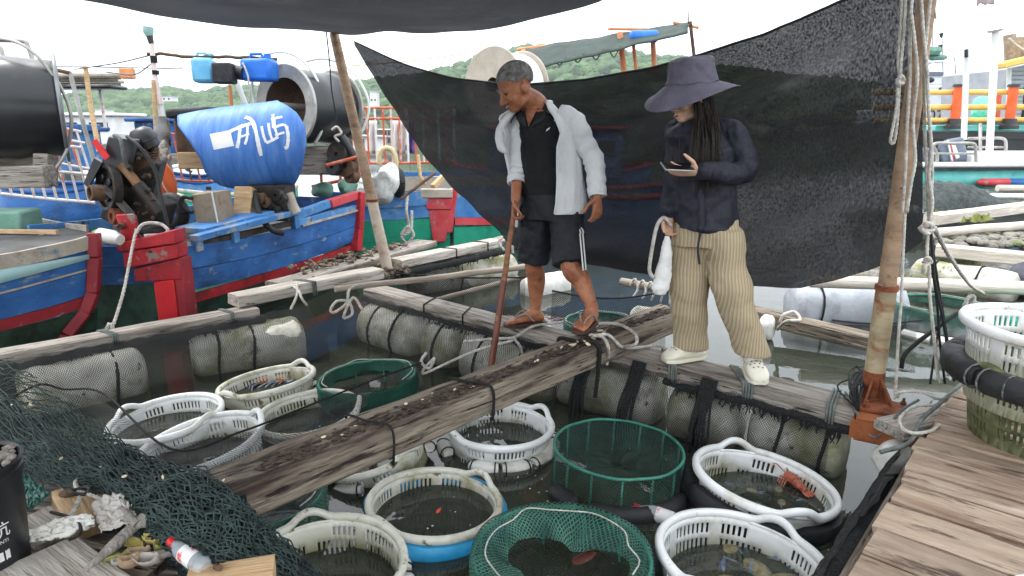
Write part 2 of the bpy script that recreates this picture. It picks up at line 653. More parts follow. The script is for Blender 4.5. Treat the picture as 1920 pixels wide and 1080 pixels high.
green_net_thick = net_mat('green_bag_net', S(30, 72, 62), 50, .34, S(78, 124, 108), soft=.16)
black_net = net_mat('black_cage_net', S(20, 21, 22), 58, .23, S(42, 42, 42))
black_net_dense = net_mat('black_bundled_net', S(16, 17, 18), 80, .62, S(40, 41, 42), soft=.3)
twine_net = mk('green_twine', S(38, 51, 49), S(66, 83, 79), rough=.8, scale=14, dirt=(S(96, 108, 104), 20, .62, .75))
cord_black = mk('black_cord', S(16, 16, 17), S(34, 34, 35), rough=.8, scale=20)
cord_grey = mk('grey_cord', S(78, 84, 82), S(118, 122, 118), rough=.85, scale=20, bump=.2)
rope_white = mk('white_rope', S(164, 158, 148), S(206, 202, 194), rough=.9, scale=30, dirt=(S(120, 112, 100), 8, .58, .75), bump=.4, bscale=90)
pole_tan = mk('pole_tan', S(134, 108, 86), S(170, 144, 118), rough=.7, scale=3, stretch=(.7, 6, 6), dirt=[(S(98, 72, 54), 2.0, .52, .68), (S(70, 56, 46), 6, .60, .68)], bump=.15)
pipe_yellow = mk('pipe_rusty_yellow', S(140, 124, 98), S(174, 160, 130), rough=.7, scale=3, stretch=(.8, 5, 5), dirt=[(S(128, 72, 36), 2.6, .52, .68)], bump=.2)
rust = mk('rust', S(92, 48, 30), S(140, 78, 48), rough=.85, scale=14, dirt=(S(58, 34, 26), 9, .52, .68), bump=.6)
rust_orange = mk('rusty_orange_paint', S(126, 68, 34), S(156, 90, 52), rough=.7, scale=7, dirt=(S(96, 54, 36), 5, .54, .70), bump=.3)
metal_grey = mk('galvanised_metal', S(140, 138, 132), S(178, 176, 170), rough=.5, metal=.4, scale=5, dirt=(S(112, 92, 74), 6, .58, .74), bump=.1)
dark_metal = mk('oily_dark_metal', S(28, 27, 27), S(58, 54, 50), rough=.55, metal=.2, scale=9, dirt=(S(92, 66, 46), 8, .58, .74), bump=.3)
brown_metal = mk('rusty_brown_metal', S(70, 52, 40), S(116, 90, 68), rough=.75, metal=.1, scale=8, dirt=(S(40, 32, 28), 8, .54, .7), bump=.4)
paint_blue = mk('boat_blue', S(30, 80, 142), S(54, 108, 170), rough=.65, scale=3, stretch=(1, 1, 2), ramp=(.3, .7), dirt=[(S(26, 56, 98), 1.6, .48, .66), (S(120, 134, 142), 5, .60, .68), (S(60, 62, 62), 11, .62, .68)], bump=.2)
paint_blue_light = mk('boat_blue_light', S(44, 104, 166), S(80, 136, 188), rough=.6, scale=4, dirt=[(S(146, 150, 150), 5, .54, .64), (S(66, 66, 68), 9, .60, .66)], bump=.2)
paint_red = mk('boat_red', S(150, 26, 36), S(184, 44, 50), rough=.55, scale=4, dirt=[(S(108, 30, 36), 3, .50, .66), (S(132, 118, 112), 7, .60, .67), (S(54, 36, 34), 12, .62, .67)], bump=.3)
paint_red_faded = mk('boat_red_faded', S(182, 52, 62), S(202, 82, 86), rough=.6, scale=4, dirt=[(S(150, 138, 132), 7, .56, .70)], bump=.2)
paint_green = mk('boat_green', S(22, 138, 108), S(44, 164, 132), rough=.6, scale=3, dirt=[(S(30, 88, 74), 5, .58, .74)], bump=.2)
hull_bottom = mk('algae_hull', S(20, 44, 36), S(52, 82, 66), rough=.7, scale=5, dirt=[(S(30, 30, 26), 4, .5, .68)], bump=.4)
boat_deck = mk('boat_deck_dark', S(66, 66, 68), S(94, 93, 92), rough=.85, scale=4, dirt=[(S(122, 106, 92), 4, .60, .76)], bump=.3)
boat_wood = mk('boat_bare_wood', S(150, 140, 126), S(190, 182, 168), rough=.8, scale=4, dirt=[(S(110, 82, 64), 4, .56, .72), (S(96, 120, 140), 7, .62, .74)], bump=.4)
teal_paint = mk('teal_paint', S(96, 190, 186), S(124, 208, 202), rough=.5, scale=4, dirt=(S(90, 140, 138), 6, .6, .78))
pale_teal = mk('pale_teal_sheet', S(142, 182, 184), S(164, 198, 198), rough=.5, scale=3)
white_paint = mk('white_paint', S(214, 214, 212), S(230, 230, 228), rough=.45, scale=4, dirt=(S(170, 164, 152), 6, .62, .8))
rail_white = mk('rail_white_pink', S(196, 186, 184), S(222, 216, 214), rough=.5, scale=7, dirt=(S(184, 96, 78), 6, .56, .68))
rail_rust = mk('rail_orange_rust', S(184, 84, 58), S(206, 116, 88), rough=.65, scale=7, dirt=(S(214, 200, 192), 7, .56, .68))
rail_pale = mk('rail_pale', S(206, 186, 176), S(222, 208, 200), rough=.6, scale=8, dirt=(S(196, 112, 84), 6, .58, .70))
blue_drum = mk('blue_barrel_plastic', S(48, 102, 182), S(84, 136, 206), rough=.55, scale=2.2, stretch=(6, 1, 1), dirt=[(S(104, 142, 196), 3, .54, .72), (S(120, 124, 126), 9, .64, .70)], bump=.05, spec=.5)
paint_spray = mk('white_spray', S(218, 222, 226), S(236, 238, 240), rough=.6, scale=20)
paper = mk('white_paper', S(228, 228, 224), S(236, 236, 234), rough=.7, scale=9)
sheet_metal = mk('stained_sheet_metal', S(136, 122, 104), S(164, 150, 130), rough=.55, metal=.25, scale=5, dirt=(S(120, 88, 62), 5, .55, .72), bump=.1)
orange_plastic = mk('orange_plastic', S(220, 92, 40), S(232, 112, 62), rough=.45, scale=5, dirt=(S(180, 80, 50), 6, .58, .75))
yellow_pipe = mk('yellow_pipe', S(222, 176, 84), S(236, 194, 108), rough=.45, scale=5)
jerry_blue = mk('jerrycan_light_blue', S(96, 168, 204), S(124, 188, 216), rough=.4, scale=4)
jerry_deep = mk('jerrycan_deep_blue', S(24, 96, 190), S(44, 120, 208), rough=.4, scale=4)
green_tarp = mk('green_tarp', S(86, 132, 116), S(120, 158, 142), rough=.7, scale=4, bump=.4)
roof_dark = mk('dark_green_awning', S(24, 40, 36), S(40, 60, 52), rough=.7, scale=5, bump=.3)
orange_pole = mk('orange_pole', S(206, 130, 84), S(222, 154, 110), rough=.6, scale=6)
grey_bag = mk('grey_plastic_bag', S(124, 126, 122), S(178, 180, 176), rough=.35, scale=6, bump=.7, bscale=12)
cloth_grey = mk('grey_rag', S(124, 122, 120), S(158, 156, 154), rough=.9, scale=7, bump=.5)
jug_white = mk('jug_white', S(214, 216, 208), S(230, 231, 226), rough=.4, scale=5)
red_plastic = mk('red_plastic', S(200, 28, 36), S(216, 44, 48), rough=.35, scale=6)
stone_mat = mk('moss_stone', S(96, 92, 84), S(146, 142, 132), rough=.95, scale=9, dirt=(S(110, 122, 72), 4, .55, .7), bump=.7)

# ------------------------------------------------------------------ water, sea bed, hills
def water_material():
  m = bpy.data.materials.new('harbour_water')
  m.use_nodes = True
  t = m.node_tree
  L = t.links.new
  N = t.nodes.new
  t.nodes.remove(t.nodes['Principled BSDF'])
  o = t.nodes['Material Output']
  tcn = N('ShaderNodeTexCoord')
  n1 = N('ShaderNodeTexNoise')
  n1.inputs['Scale'].default_value = 5.5
  n1.inputs['Detail'].default_value = 3
  L(tcn.outputs['Object'], n1.inputs['Vector'])
  b = N('ShaderNodeBump')
  b.inputs['Strength'].default_value = .07
  b.inputs['Distance'].default_value = .03
  L(n1.outputs['Fac'], b.inputs['Height'])
  df = N('ShaderNodeBsdfDiffuse')
  n2 = N('ShaderNodeTexNoise')
  n2.inputs['Scale'].default_value = 2.5
  n2.inputs['Detail'].default_value = 5
  L(tcn.outputs['Object'], n2.inputs['Vector'])
  r = N('ShaderNodeValToRGB')
  r.color_ramp.elements[0].color = (.040, .047, .038, 1)
  r.color_ramp.elements[1].color = (.066, .074, .058, 1)
  L(n2.outputs['Fac'], r.inputs['Fac'])
  L(r.outputs['Color'], df.inputs['Color'])
  tr = N('ShaderNodeBsdfTransparent')
  tr.inputs['Color'].default_value = (.82, .86, .70, 1)
  gl = N('ShaderNodeBsdfGlossy')
  gl.inputs['Roughness'].default_value = .015
  L(b.outputs['Normal'], gl.inputs['Normal'])
  fr = N('ShaderNodeFresnel')
  fr.inputs['IOR'].default_value = 1.5
  L(b.outputs['Normal'], fr.inputs['Normal'])
  m1 = N('ShaderNodeMixShader')
  m1.inputs['Fac'].default_value = .46
  L(df.outputs[0], m1.inputs[1])
  L(tr.outputs[0], m1.inputs[2])
  m2 = N('ShaderNodeMixShader')
  L(fr.outputs[0], m2.inputs['Fac'])
  L(m1.outputs[0], m2.inputs[1])
  L(gl.outputs[0], m2.inputs[2])
  L(m2.outputs[0], o.inputs['Surface'])
  return m

mb = MB()
mb.add([(-900, -60, 0), (900, -60, 0), (900, 900, 0), (-900, 900, 0)], [(0, 1, 2, 3)])
mb.build('water', water_material(), kind='structure', flat=True)
mb = MB()
mb.add([(-900, -60, -1.6), (900, -60, -1.6), (900, 900, -1.6), (-900, 900, -1.6)], [(0, 1, 2, 3)])
mb.build('seabed', mk('mud', S(46, 48, 38), S(62, 62, 50), rough=.95, scale=.5), kind='structure', flat=True)

SKYLINE = [(-1400, 170), (-200, 175), (60, 185), (160, 180), (205, 160), (238, 153), (264, 168), (330, 163), (400, 170), (470, 160), (600, 165), (700, 150), (800, 140), (900, 108), (1000, 84), (1070, 100), (1150, 97), (1205, 98), (1260, 110), (1330, 124), (1460, 140), (1700, 165), (1780, 172), (1900, 178), (3300, 172)]
hill_ground = mk('hill_ground', S(70, 92, 62), S(96, 112, 74), rough=.95, scale=.05)
leaf_far = mk('far_foliage', S(46, 74, 40), S(84, 112, 58), rough=.9, scale=.09, dirt=(S(36, 58, 38), .3, .5, .7), bump=1.0, bscale=1.2)
leaf_near = mk('headland_foliage', S(34, 56, 34), S(66, 90, 50), rough=.9, scale=.12, dirt=(S(28, 44, 28), .4, .5, .7), bump=1.0, bscale=1.4)
XS = list(range(-1400, 3301, 20))

def hill(name, sky_tab, D, depth, lo, hi, label_forest, leafm, count, seed, size):
  rnd = random.Random(seed)
  xs = [x for x in XS if lo <= x <= hi]
  def surf(x, t):          # t 0 at the shore, 1 on the ridge, 2 down the far side
    Y = D - depth + depth * t
    top = max(3.0, W(x, interp(sky_tab, x), D).z - size * 1.1)
    h = top * (sin(min(t, 1) * pi / 2) ** 0.9 if t <= 1 else cos((t - 1) * pi / 2))
    h *= 1 + .12 * nz(x * .012, t * 2.3, seed)
    p = W(x, 400, Y)
    return V((p.x, Y, h - .4))
  m = MB()
  m.grid(lambda u, v: surf(xs[min(len(xs) - 1, int(round(u * (len(xs) - 1))))], v * 2), len(xs) - 1, 12)
  m.build(name, hill_ground, kind='structure')
  f = MB()
  for i in range(count):
    x = rnd.uniform(lo, hi)
    t = rnd.uniform(.03, 1.06)
    p = surf(x, t)
    s = size * rnd.uniform(.55, 1.15)
    vs, q = [], []
    a0 = rnd.random() * 6
    rings = ((0.95, .05), (1.1, .45), (.8, .85), (.3, 1.05))
    for r, z in rings:
      for k in range(7):
        a = a0 + k * 2 * pi / 7 + z
        rr = r * s * rnd.uniform(.72, 1.18)
        vs.append(V((p.x + rr * cos(a), p.y + rr * sin(a), p.z + z * s * rnd.uniform(.85, 1.2))))
    for j in range(3):
      for k in range(7):
        q.append((j * 7 + k, j * 7 + (k + 1) % 7, j * 7 + 7 + (k + 1) % 7, j * 7 + 7 + k))
    q.append(tuple(21 + k for k in range(7)))
    f.add(vs, q)
  f.build('forest', leafm, None, label_forest, 'forest', kind='stuff', ang=60)

hill('hill', SKYLINE, 430, 130, -500, 2500, 'green wooded hills along the far shore', leaf_far, 5200, 3, 4.6)
RIGHT_SKY = [(1700, 234), (1785, 190), (1800, 140), (1838, 116), (1870, 102), (1900, 92), (2000, 80), (2300, 120), (2600, 200)]
hill('headland', RIGHT_SKY, 230, 40, 1760, 2600, 'dark tree covered headland behind the yellow rails on the right', leaf_near, 900, 5, 3.4)

# far white buildings on the shore
for k, (x, y, w, h) in enumerate([(320, 186, 26, 8), (200, 214, 20, 16), (655, 200, 14, 20), (705, 188, 12, 30)]):
  p = W(x, 236, 300)
  b = root('far_building', ['low white building halfway up the wooded hill', 'small pale harbour hut on the far shore beside the lamp mast', 'slim white shore building seen left of the bamboo pole rail', 'narrow white block on the far shore beside the black net'][k], 'building', (p.x, 300, W(x, y + h / 2, 300).z))
  sc_ = 300 / FPX
  MB().box((p.x, 300, W(x, y, 300).z), (w * sc_, 6, h * sc_)).build('wall', white_paint, b)
  MB().box((p.x, 300, W(x, y - h / 2, 300).z + .2), (w * sc_ + .6, 6.6, .4)).build('roof', tarp_grey, b)
  for j in range(max(2, w // 7)):
    MB().box((p.x + (j - (max(2, w // 7) - 1) / 2) * w * sc_ / max(2, w // 7), 296.97, W(x, y, 300).z), (.7, .1, .8)).build('window', drum_black, b)

# ------------------------------------------------------------------ sea haze
hz_mat = bpy.data.materials.new('sea_haze')
hz_mat.use_nodes = True
ht = hz_mat.node_tree
ht.nodes.remove(ht.nodes['Principled BSDF'])
pv = ht.nodes.new('ShaderNodeVolumePrincipled')
pv.inputs['Color'].default_value = (.86, .92, 1, 1)
pv.inputs['Density'].default_value = .00042
pv.inputs['Anisotropy'].default_value = .3
ht.links.new(pv.outputs[0], ht.nodes['Material Output'].inputs['Volume'])
MB().box((0, 420, 48), (1900, 1060, 104)).build('haze', hz_mat, None, 'thin pale sea haze over the water', 'haze', kind='stuff', flat=True)
# ------------------------------------------------------------------ the raft: boards, beam, deck, poles
ZB = .38
gA = 'boards of the floating cage frame'
def straps(parent_name, a, b, w, h, ts, mat=cord_black, rr=.006, label=None):
  """cords lashed round a board at fractions ts"""
  a, b = V(a), V(b)
  d = (b - a).normalized()
  s = V((0, 0, 1)).cross(d).normalized()
  for i, (t, skew, n_) in enumerate(ts):
    m = MB()
    for k in range(n_):
      c = a.lerp(b, t) + d * k * rr * 2.4
      hw, g = w / 2 + rr, rr * .6
      P = [c + s * hw - V((0, 0, h + .02)), c + s * hw + V((0, 0, g)), c + d * skew * .5 + V((0, 0, g + .003)), c - s * hw + d * skew + V((0, 0, g)), c - s * hw + d * skew - V((0, 0, h + .02))]
      m.tube([p + V((nz(t * 9 + k, j), nz(t * 9 + k, j + 5), 0)) * .004 for j, p in enumerate(P)], rr, 6)
    m.build(parent_name, mat, None, label[i], 'strap', 'lashings round the cage boards', ang=180)

# left board, two stacked boards beyond, walkway boards
bl = (G(-60, 670, ZB), G(478, 574, ZB))
bl_dir = (bl[1] - bl[0]).normalized()
plank('board', bl[0], bl[1], .15, .085, wood_grey, label='long grey board along the blue boats at the left edge', cat='board', group=gA, seg=20)
straps('strap', bl[0], bl[1], .15, .085, [(.40, .05, 3), (.86, .03, 2)], cord_grey, .006, ['flat grey strap round the left board beside the white mooring rope', 'dark strap round the left board near its far end'])
b2 = (G(436, 552, .47), G(708, 502, .47))
plank('board', b2[0], b2[1], .17, .085, wood_pale, label='pale short board lying on top of the far end of the left board', cat='board', group=gA, seg=14)
straps('strap', b2[0], b2[1], .17, .085, [(.42, .06, 3)], cord_grey, .006, ['grey cord knotted round the pale upper board'])
b3 = (G(700, 512, ZB - .02), G(970, 438, ZB - .02))
plank('board', b3[0], b3[1], .20, .085, wood_grey, label='grey board running to the right behind the bamboo pole foot', cat='board', group=gA, seg=14)
b4 = (G(742, 486, .46), G(930, 448, .46))
plank('board', b4[0], b4[1], .17, .08, wood_pale, label='pale upper board right of the pole foot with two dark straps', cat='board', group=gA, seg=12)
straps('strap', b4[0], b4[1], .17, .08, [(.46, .06, 1), (.80, .05, 1)], cord_black, .006, ['left of the two dark straps on the pale board right of the pole', 'right of the two dark straps on the pale board right of the pole'])
wk = (G(700, 538, ZB), G(1105, 642, ZB))
plank('board', wk[0], wk[1], .20, .075, wood_grey, label='grey walkway board under the man in flip flops', cat='board', group=gA, seg=18)
straps('strap', wk[0], wk[1], .20, .075, [(.30, .10, 1), (.48, .12, 1)], cord_black, .006, ['black cord round the walkway board, nearer the pole foot', 'black cord round the walkway board, nearer the man'])
wk2 = (G(1118, 640, ZB + .005), G(1614, 758, ZB + .005))
walk2 = plank('board', wk2[0], wk2[1], .21, .085, wood_grey, label='grey walkway board with rust stains under the woman in white clogs', cat='board', group=gA, seg=20)
straps('strap', wk2[0], wk2[1], .21, .085, [(.26, .16, 4), (.54, .16, 4)], cord_grey, .006, ['dark wide strap round the walkway board left of the white clogs', 'dark wide strap round the walkway board between the white clogs'])
straps('strap', wk2[0], wk2[1], .21, .085, [(.90, .03, 3)], cord_grey, .006, ['green grey strap round the walkway board beside the rusty pole foot'])
# rust stain: nails and rust streak on the front of the walkway
for k, t in enumerate((.33, .37, .41)):
  c = wk2[0].lerp(wk2[1], t) + V((-.68, -.73, 0)) * .105
  MB().ell(c + V((0, 0, -.03)), (.010, .010, .006), 8, 5).build('nail', rust, None, ['rusty nail head in the walkway front, left one of three', 'rusty nail head in the walkway front, middle one of three', 'rusty nail head in the walkway front, right one of three'][k], 'nail', 'nails in the walkway board')

# the heavy beam that lies across
bm0, bm1 = G(395, 905, .51), G(1262, 574, .51)
bd = (bm1 - bm0)
BEAM_DIR = bd.normalized()
BEAM_SIDE = V((0, 0, 1)).cross(BEAM_DIR).normalized()
def heavy_beam():
  Lg = bd.length
  n = 60
  m = MB()
  for i in range(n + 1):
    x = Lg * i / n
    w, h = .105, .135
    cr_ = .012 + .010 * abs(nz(x * 3, 7))
    # worn gutter along the top
    gut = .022 * (0.6 + 0.6 * nz(x * 1.6, 2.2)) * (1 if x > .1 else .3)
    ring = [(-w + cr_, 0), (-w * .45, -.004 + .005 * nz(x * 9, 3)), (-.02, -gut * .8 + .012 * nz(x * 7, 4)), (w * .30, -gut + .012 * nz(x * 8, 5)), (w * .62, -.005), (w - cr_, 0), (w, -cr_), (w + .004 * nz(x * 5, 1), -h * .5), (w, -h + cr_), (w - cr_, -h), (-w + cr_, -h), (-w, -h + cr_), (-w + .004 * nz(x * 5, 9), -h * .5), (-w, -cr_)]
    for k, (y, z) in enumerate(ring):
      m.v.append(V((x + (.015 * nz(k, 8.8) if i in (0, n) else 0), -y + .005 * nz(k * 2.1, x * 4), z + .005 * nz(k * 2.1 + 40, x * 4))))
  q = 14
  for i in range(n):
    for k in range(q):
      m.f.append((i * q + k, (i + 1) * q + k, (i + 1) * q + (k + 1) % q, i * q + (k + 1) % q))
  m.f.append(tuple(range(q)))
  m.f.append(tuple(reversed(range(n * q, n * q + q))))
  o = m.build('beam', wood_beam, local=True, ang=30)
  M4 = frame_from(bd).to_4x4()
  M4.translation = bm0
  o.matrix_world = M4
  WL.pop(o, None)
  return setp(o, 'thick worn old timber beam lying across the baskets', 'beam')
beam = heavy_beam()
# crust of dark rot and shell flakes in the beam's gutter
rnd = random.Random(11)
m = MB()
for i in range(900):
  t = rnd.betavariate(1.1, 1.0)
  off = rnd.gauss(-.012, .028)
  off = max(-.08, min(.075, off))
  p = bm0.lerp(bm1, .05 + .93 * t) + BEAM_SIDE * off + V((0, 0, -.010 + rnd.uniform(0, .008)))
  s = rnd.uniform(.004, .012)
  R = Quaternion(V((rnd.gauss(0, 1), rnd.gauss(0, 1), rnd.gauss(0, 1))).normalized(), rnd.uniform(0, 3)).to_matrix()
  m.ell(p, (s * rnd.uniform(1, 4), s * rnd.uniform(.5, 1), s * .45), 6, 4, frame_from(BEAM_DIR + V((rnd.gauss(0, .2), rnd.gauss(0, .2), rnd.gauss(0, .15)))))
crust_o = m.build('rot_crust', mk('rotten_crust', S(56, 46, 40), S(96, 82, 72), rough=.95, scale=30, bump=.8), None, 'dark rotten wood crumbs lying in the groove of the big beam', 'debris', kind='stuff', ang=60)
m = MB()
for i in range(30):
  t = rnd.choice([rnd.uniform(.12, .62), rnd.gauss(.68, .03)])
  p = bm0.lerp(bm1, t) + BEAM_SIDE * rnd.gauss(0, .035) + V((0, 0, .004))
  s = rnd.uniform(.003, .008) * (2.0 if t > .62 else 1)
  m.ell(p, (s * 1.5, s, s * .35), 6, 4, Quaternion(V((rnd.gauss(0, .4), rnd.gauss(0, .4), 1)).normalized(), rnd.uniform(0, 3)).to_matrix())
m.build('shell_flakes', mk('shell_flake', S(196, 178, 140), S(226, 214, 186), rough=.7, scale=30), None, 'yellowish shell flakes and crumbs scattered on the big beam', 'debris', kind='stuff', ang=60)
# black cords round the beam
for t, lb in ((.20, 'black cord stub on the near end of the big beam'), (.385, 'black cord looped over the middle of the big beam'), (.655, 'dark strap hanging under the big beam beside the man')):
  c = bm0.lerp(bm1, t)
  P = [c + BEAM_SIDE * .115 + V((0, 0, -.05)), c + BEAM_SIDE * .112 + V((0, 0, .004)), c + BEAM_SIDE * .02 + BEAM_DIR * .02 + V((0, 0, .004)), c - BEAM_SIDE * .112 + BEAM_DIR * .05 + V((0, 0, .004)), c - BEAM_SIDE * .118 + BEAM_DIR * .05 + V((0, 0, -.14)), c - BEAM_SIDE * .10 + BEAM_DIR * .055 + V((0, 0, -.30 if t > .6 else -.15))]
  rope('cord', P, .005 if t < .3 else .007 if t < .6 else .012, cord_black, label=lb, cat='cord')

# bamboo poles lying on the far boards
pole('bamboo_pole', G(628, 543, .50), G(985, 500, .50), .020, .026, bamboo, label='grey bamboo pole lying across the frame in front of the boats', cat='pole', nodes=3, seg=18)
pole('bamboo_pole', G(800, 566, .16), G(972, 522, .30), .020, .024, bamboo, label='dirty bamboo pole half sunk behind the walkway board', cat='pole', nodes=3, seg=12)

# ---- right deck
deck_o = V((2.20, 3.07, .42))
ev = V((0.97 - 2.119, 1.653 - 2.982, 0)).normalized()      # along the deck edge, towards the camera
eu = V((.74, -.67, 0)).normalized()                         # along the planks
deck = root('deck', 'weathered plank deck on the right', None, (1.6, 2.0, .30), kind='structure')
del deck['label']
if 'category' in deck: del deck['category']
d, k = 0.0, 0
widths = [.17, .15, .21, .20, .16, .19, .105, .17, .2, .18, .2, .16, .2, .18]
start = deck_o + ev * .02
while d < 2.4 and k < len(widths):
  w = widths[k]
  c0 = start + ev * (d + w / 2) + V((0, 0, .012 * nz(k * 1.3, 3.1)))
  ext = .02 * nz(k * 1.7, 8)
  jog = (.0 if k not in (4, 5) else -.04)
  plank('plank', c0 + eu * (-.01 + ext * .9 + jog * .6), c0 + eu * 1.9 + V((0, 0, .004 * nz(k, 9))), w - .016, .045, wood_deck, deck, seg=10, wob=.005, cham=.004)
  d += w
  k += 1
plank('joist', start + eu * .08 + ev * .05 - V((0, 0, .095)), start + eu * .08 + ev * 2.4 - V((0, 0, .095)), .08, .10, wood_grey, deck)
plank('joist', start + eu * 1.2 + ev * .05 - V((0, 0, .095)), start + eu * 1.2 + ev * 2.4 - V((0, 0, .095)), .08, .10, wood_grey, deck)
for k in range(6):          # dark backing added below the deck planks so their gaps look shaded
  plank('gap_shade_backing', start + eu * (.10 + k * .3) + ev * .04 - V((0, 0, .058)), start + eu * (.10 + k * .3) + ev * 2.4 - V((0, 0, .058)), .296, .03, wood_beam, deck, seg=4)

# ---- tall pole on the right: sleeve pipe in a rusty foot
pr0, pr1 = W(1634, 742, 3.03), W(1741, -20, 3.03)
pr_up = (pr1 - pr0).normalized()
PT = pr0 + pr_up * ((2.72 - pr0.z) / pr_up.z)
rp = root('support_pole', 'tall tan steel pole with rusty lower sleeve holding the black net, on the right', 'pole', pr0)
mid = pr0.lerp(pr1, .295)
MB().tube([pr0, pr0.lerp(mid, .5), mid], [.046, .046, .045], 20).build('lower_pipe', pipe_yellow, rp)
MB().tube([mid, mid.lerp(PT, .5), PT], [.039, .0375, .036], 20).build('upper_pole', pole_tan, rp)
MB().tube([mid - pr_up * .012, mid + pr_up * .012], .051, 20).build('collar', rust, rp)
MB().tube([pr0, pr0 + pr_up * .13], [.048, .0475], 20).build('rust_band', rust, rp)
# foot: orange I-beam, plate, gussets
foot_c = G(1660, 770, .36)
ft = root('pole_foot', 'rusty orange steel foot and bracket bolted under the tall right pole', 'bracket', foot_c)
fa, fb = G(1608, 772, .37), G(1752, 800, .37)
MB().beam(fa, fb, .17, .012).build('top_flange', rust_orange, ft, bev=.003)
MB().beam(fa - V((0, 0, .10)), fb - V((0, 0, .10)), .17, .012).build('bottom_flange', rust_orange, ft, bev=.003)
MB().beam(fa - V((.06, .06, .05)), fb - V((.06, .06, .05)), .012, .088).build('web', rust_orange, ft)
cpl = G(1641, 757, .392)
MB().box(cpl + V((.02, -.02, -.006)), (.20, .17, .014), frame_from(fb - fa)).build('base_plate', rust, ft, bev=.003)
for dx, dy in ((-.07, -.02), (.05, .03), (.055, -.05)):
  p = cpl + V((dx, dy, 0))
  q = p + (V((pr0.x, pr0.y, 0)) - V((p.x, p.y, 0))) * .5
  MB().add([p, p + V((.012, 0, 0)), V((pr0.x, pr0.y, .52)), V((q.x, q.y, .40)), V((q.x + .012, q.y, .40)), V((pr0.x + .012, pr0.y, .52))], [(0, 3, 2), (1, 5, 4), (0, 2, 5, 1), (0, 1, 4, 3), (2, 3, 4, 5)]).build('gusset', rust, ft)
for k in range(4):
  p = cpl + frame_from(fb - fa) @ V(((.085 if k % 2 else -.06), (.06 if k > 1 else -.06), 0)) + V((.02, -.02, 0))
  MB().tube([p - V((0, 0, .004)), p + V((0, 0, .016))], .013, 6).tube([p, p + V((0, 0, .034))], .006, 6).build('bolt', rust, ft)
# short plank and end of the walkway beside the foot
plank('board', G(1668, 795, .395), G(1800, 765, .395), .15, .05, wood_grey, label='short grey board end beside the rusty pole foot', cat='board', group=gA)

# ---- left pole (bamboo coloured, lashed in two pieces)
pl0, pl1 = W(727, 506, 6.0), W(626, 62, 6.0)
lp = root('net_pole', 'tan leaning pole that carries the corner of the black canopy', 'pole', pl0)
pm = pl0.lerp(pl1, .31)
MB().tube([pl0, pl0.lerp(pm, .5), pm], [.050, .049, .047], 14).build('lower_pipe', mk('pale_pipe', S(166, 150, 132), S(196, 182, 166), rough=.6, scale=4, dirt=(S(120, 84, 60), 3, .56, .72)), lp)
MB().tube([pm, pm.lerp(pl1, .5), pl1], [.046, .043, .040], 14).build('upper_pole', pole_tan, lp)
MB().tube([pm - V((0, 0, .012)), pm + V((0, 0, .012))], .053, 14).build('collar', rust, lp)
m = MB()
rnd = random.Random(5)
for i in range(60):
  a = rnd.uniform(0, 6.28)
  r = rnd.uniform(.03, .16)
  m.ell(pl0 + V((cos(a) * r * 1.3, sin(a) * r, rnd.uniform(-.05, .05) * (1 - r * 3))), (rnd.uniform(.015, .035), rnd.uniform(.015, .03), rnd.uniform(.01, .025)), 7, 5)
m.build('shell_clump', rubble, None, 'crusty clump of shells and rope round the foot of the leaning tan pole', 'debris', kind='stuff', ang=70)
m = MB()
for i in range(140):
  t = rnd.random()
  p = G(560, 505, .48).lerp(G(760, 455, .46), t) + V((rnd.gauss(0, .07), rnd.gauss(0, .10), rnd.uniform(-.03, .01)))
  s = rnd.uniform(.01, .03)
  m.ell(p, (s * 1.4, s, s * .5), 6, 4, Quaternion(V((rnd.gauss(0, .5), rnd.gauss(0, .5), 1)).normalized(), rnd.uniform(0, 3)).to_matrix())
m.build('litter', rubble, None, 'shell and wood litter on the boards behind the upper pale board', 'debris', kind='stuff', ang=70)

# ------------------------------------------------------------------ shade cloth: canopy overhead and wall behind the people
cloth_roof = shade_mat('shade_cloth_roof', (.008, .0085, .010, 1), .0, .05, 130)
cloth_wall = shade_mat('shade_cloth_wall', (.020, .0205, .022, 1), .0, .075, 120, (1, 1, .45))
A_, B_, D_ = V((pl1.x, pl1.y, pl1.z)), PT.copy(), V((-4.25, 2.2, 2.62))
C_ = B_ + D_ - A_
def roof_fn(u, v):
  p = A_.lerp(B_, u).lerp(D_.lerp(C_, u), v)
  sag = -.27 * sin(pi * u) ** .8 * (1 - v) - .13 * sin(pi * v) * (1 - u) - .10 * sin(pi * v) * sin(pi * u)
  edge = .03 * sin(pi * u) + .05 * nz(u * 3.1, v * 3.3) + .02 * nz(u * 9, v * 9, 4)
  return p + V((0, 0, sag + edge * (0 if (u in (0, 1) and v in (0, 1)) else 1)))
MB().grid(roof_fn, 44, 44).build('shade_canopy', cloth_roof, None, 'black shade cloth canopy sagging overhead from the pole tops', 'shade net', ang=180)

TOPE = [(664, 78), (760, 122), (850, 147), (940, 157), (1000, 158), (1110, 150), (1240, 125), (1310, 105), (1440, 60), (1560, 8), (1690, -42), (1730, -60)]
BOTE = [(664, 84), (720, 178), (780, 275), (850, 362), (900, 408), (945, 455), (1000, 480), (1090, 497), (1180, 515), (1240, 525), (1400, 541), (1500, 541), (1560, 528), (1640, 503), (1690, 482), (1730, 452)]
wall_n = V((0, 0, 1)).cross(V((B_.x - A_.x, B_.y - A_.y, 0))).normalized()     # points away from the camera
if wall_n.y < 0: wall_n = -wall_n
wp0 = V((pl1.x, pl1.y + .05, 0))
wp1 = V((pr0.x + .10, pr0.y + .14, 0))
wn = V((0, 0, 1)).cross(wp1 - wp0).normalized()
def wall_pt(px, py):
  d_ = ray(px, py)
  t = (wp0 - CAM).dot(wn) / d_.dot(wn)
  return CAM + d_ * t
if wn.y < 0: wn = -wn
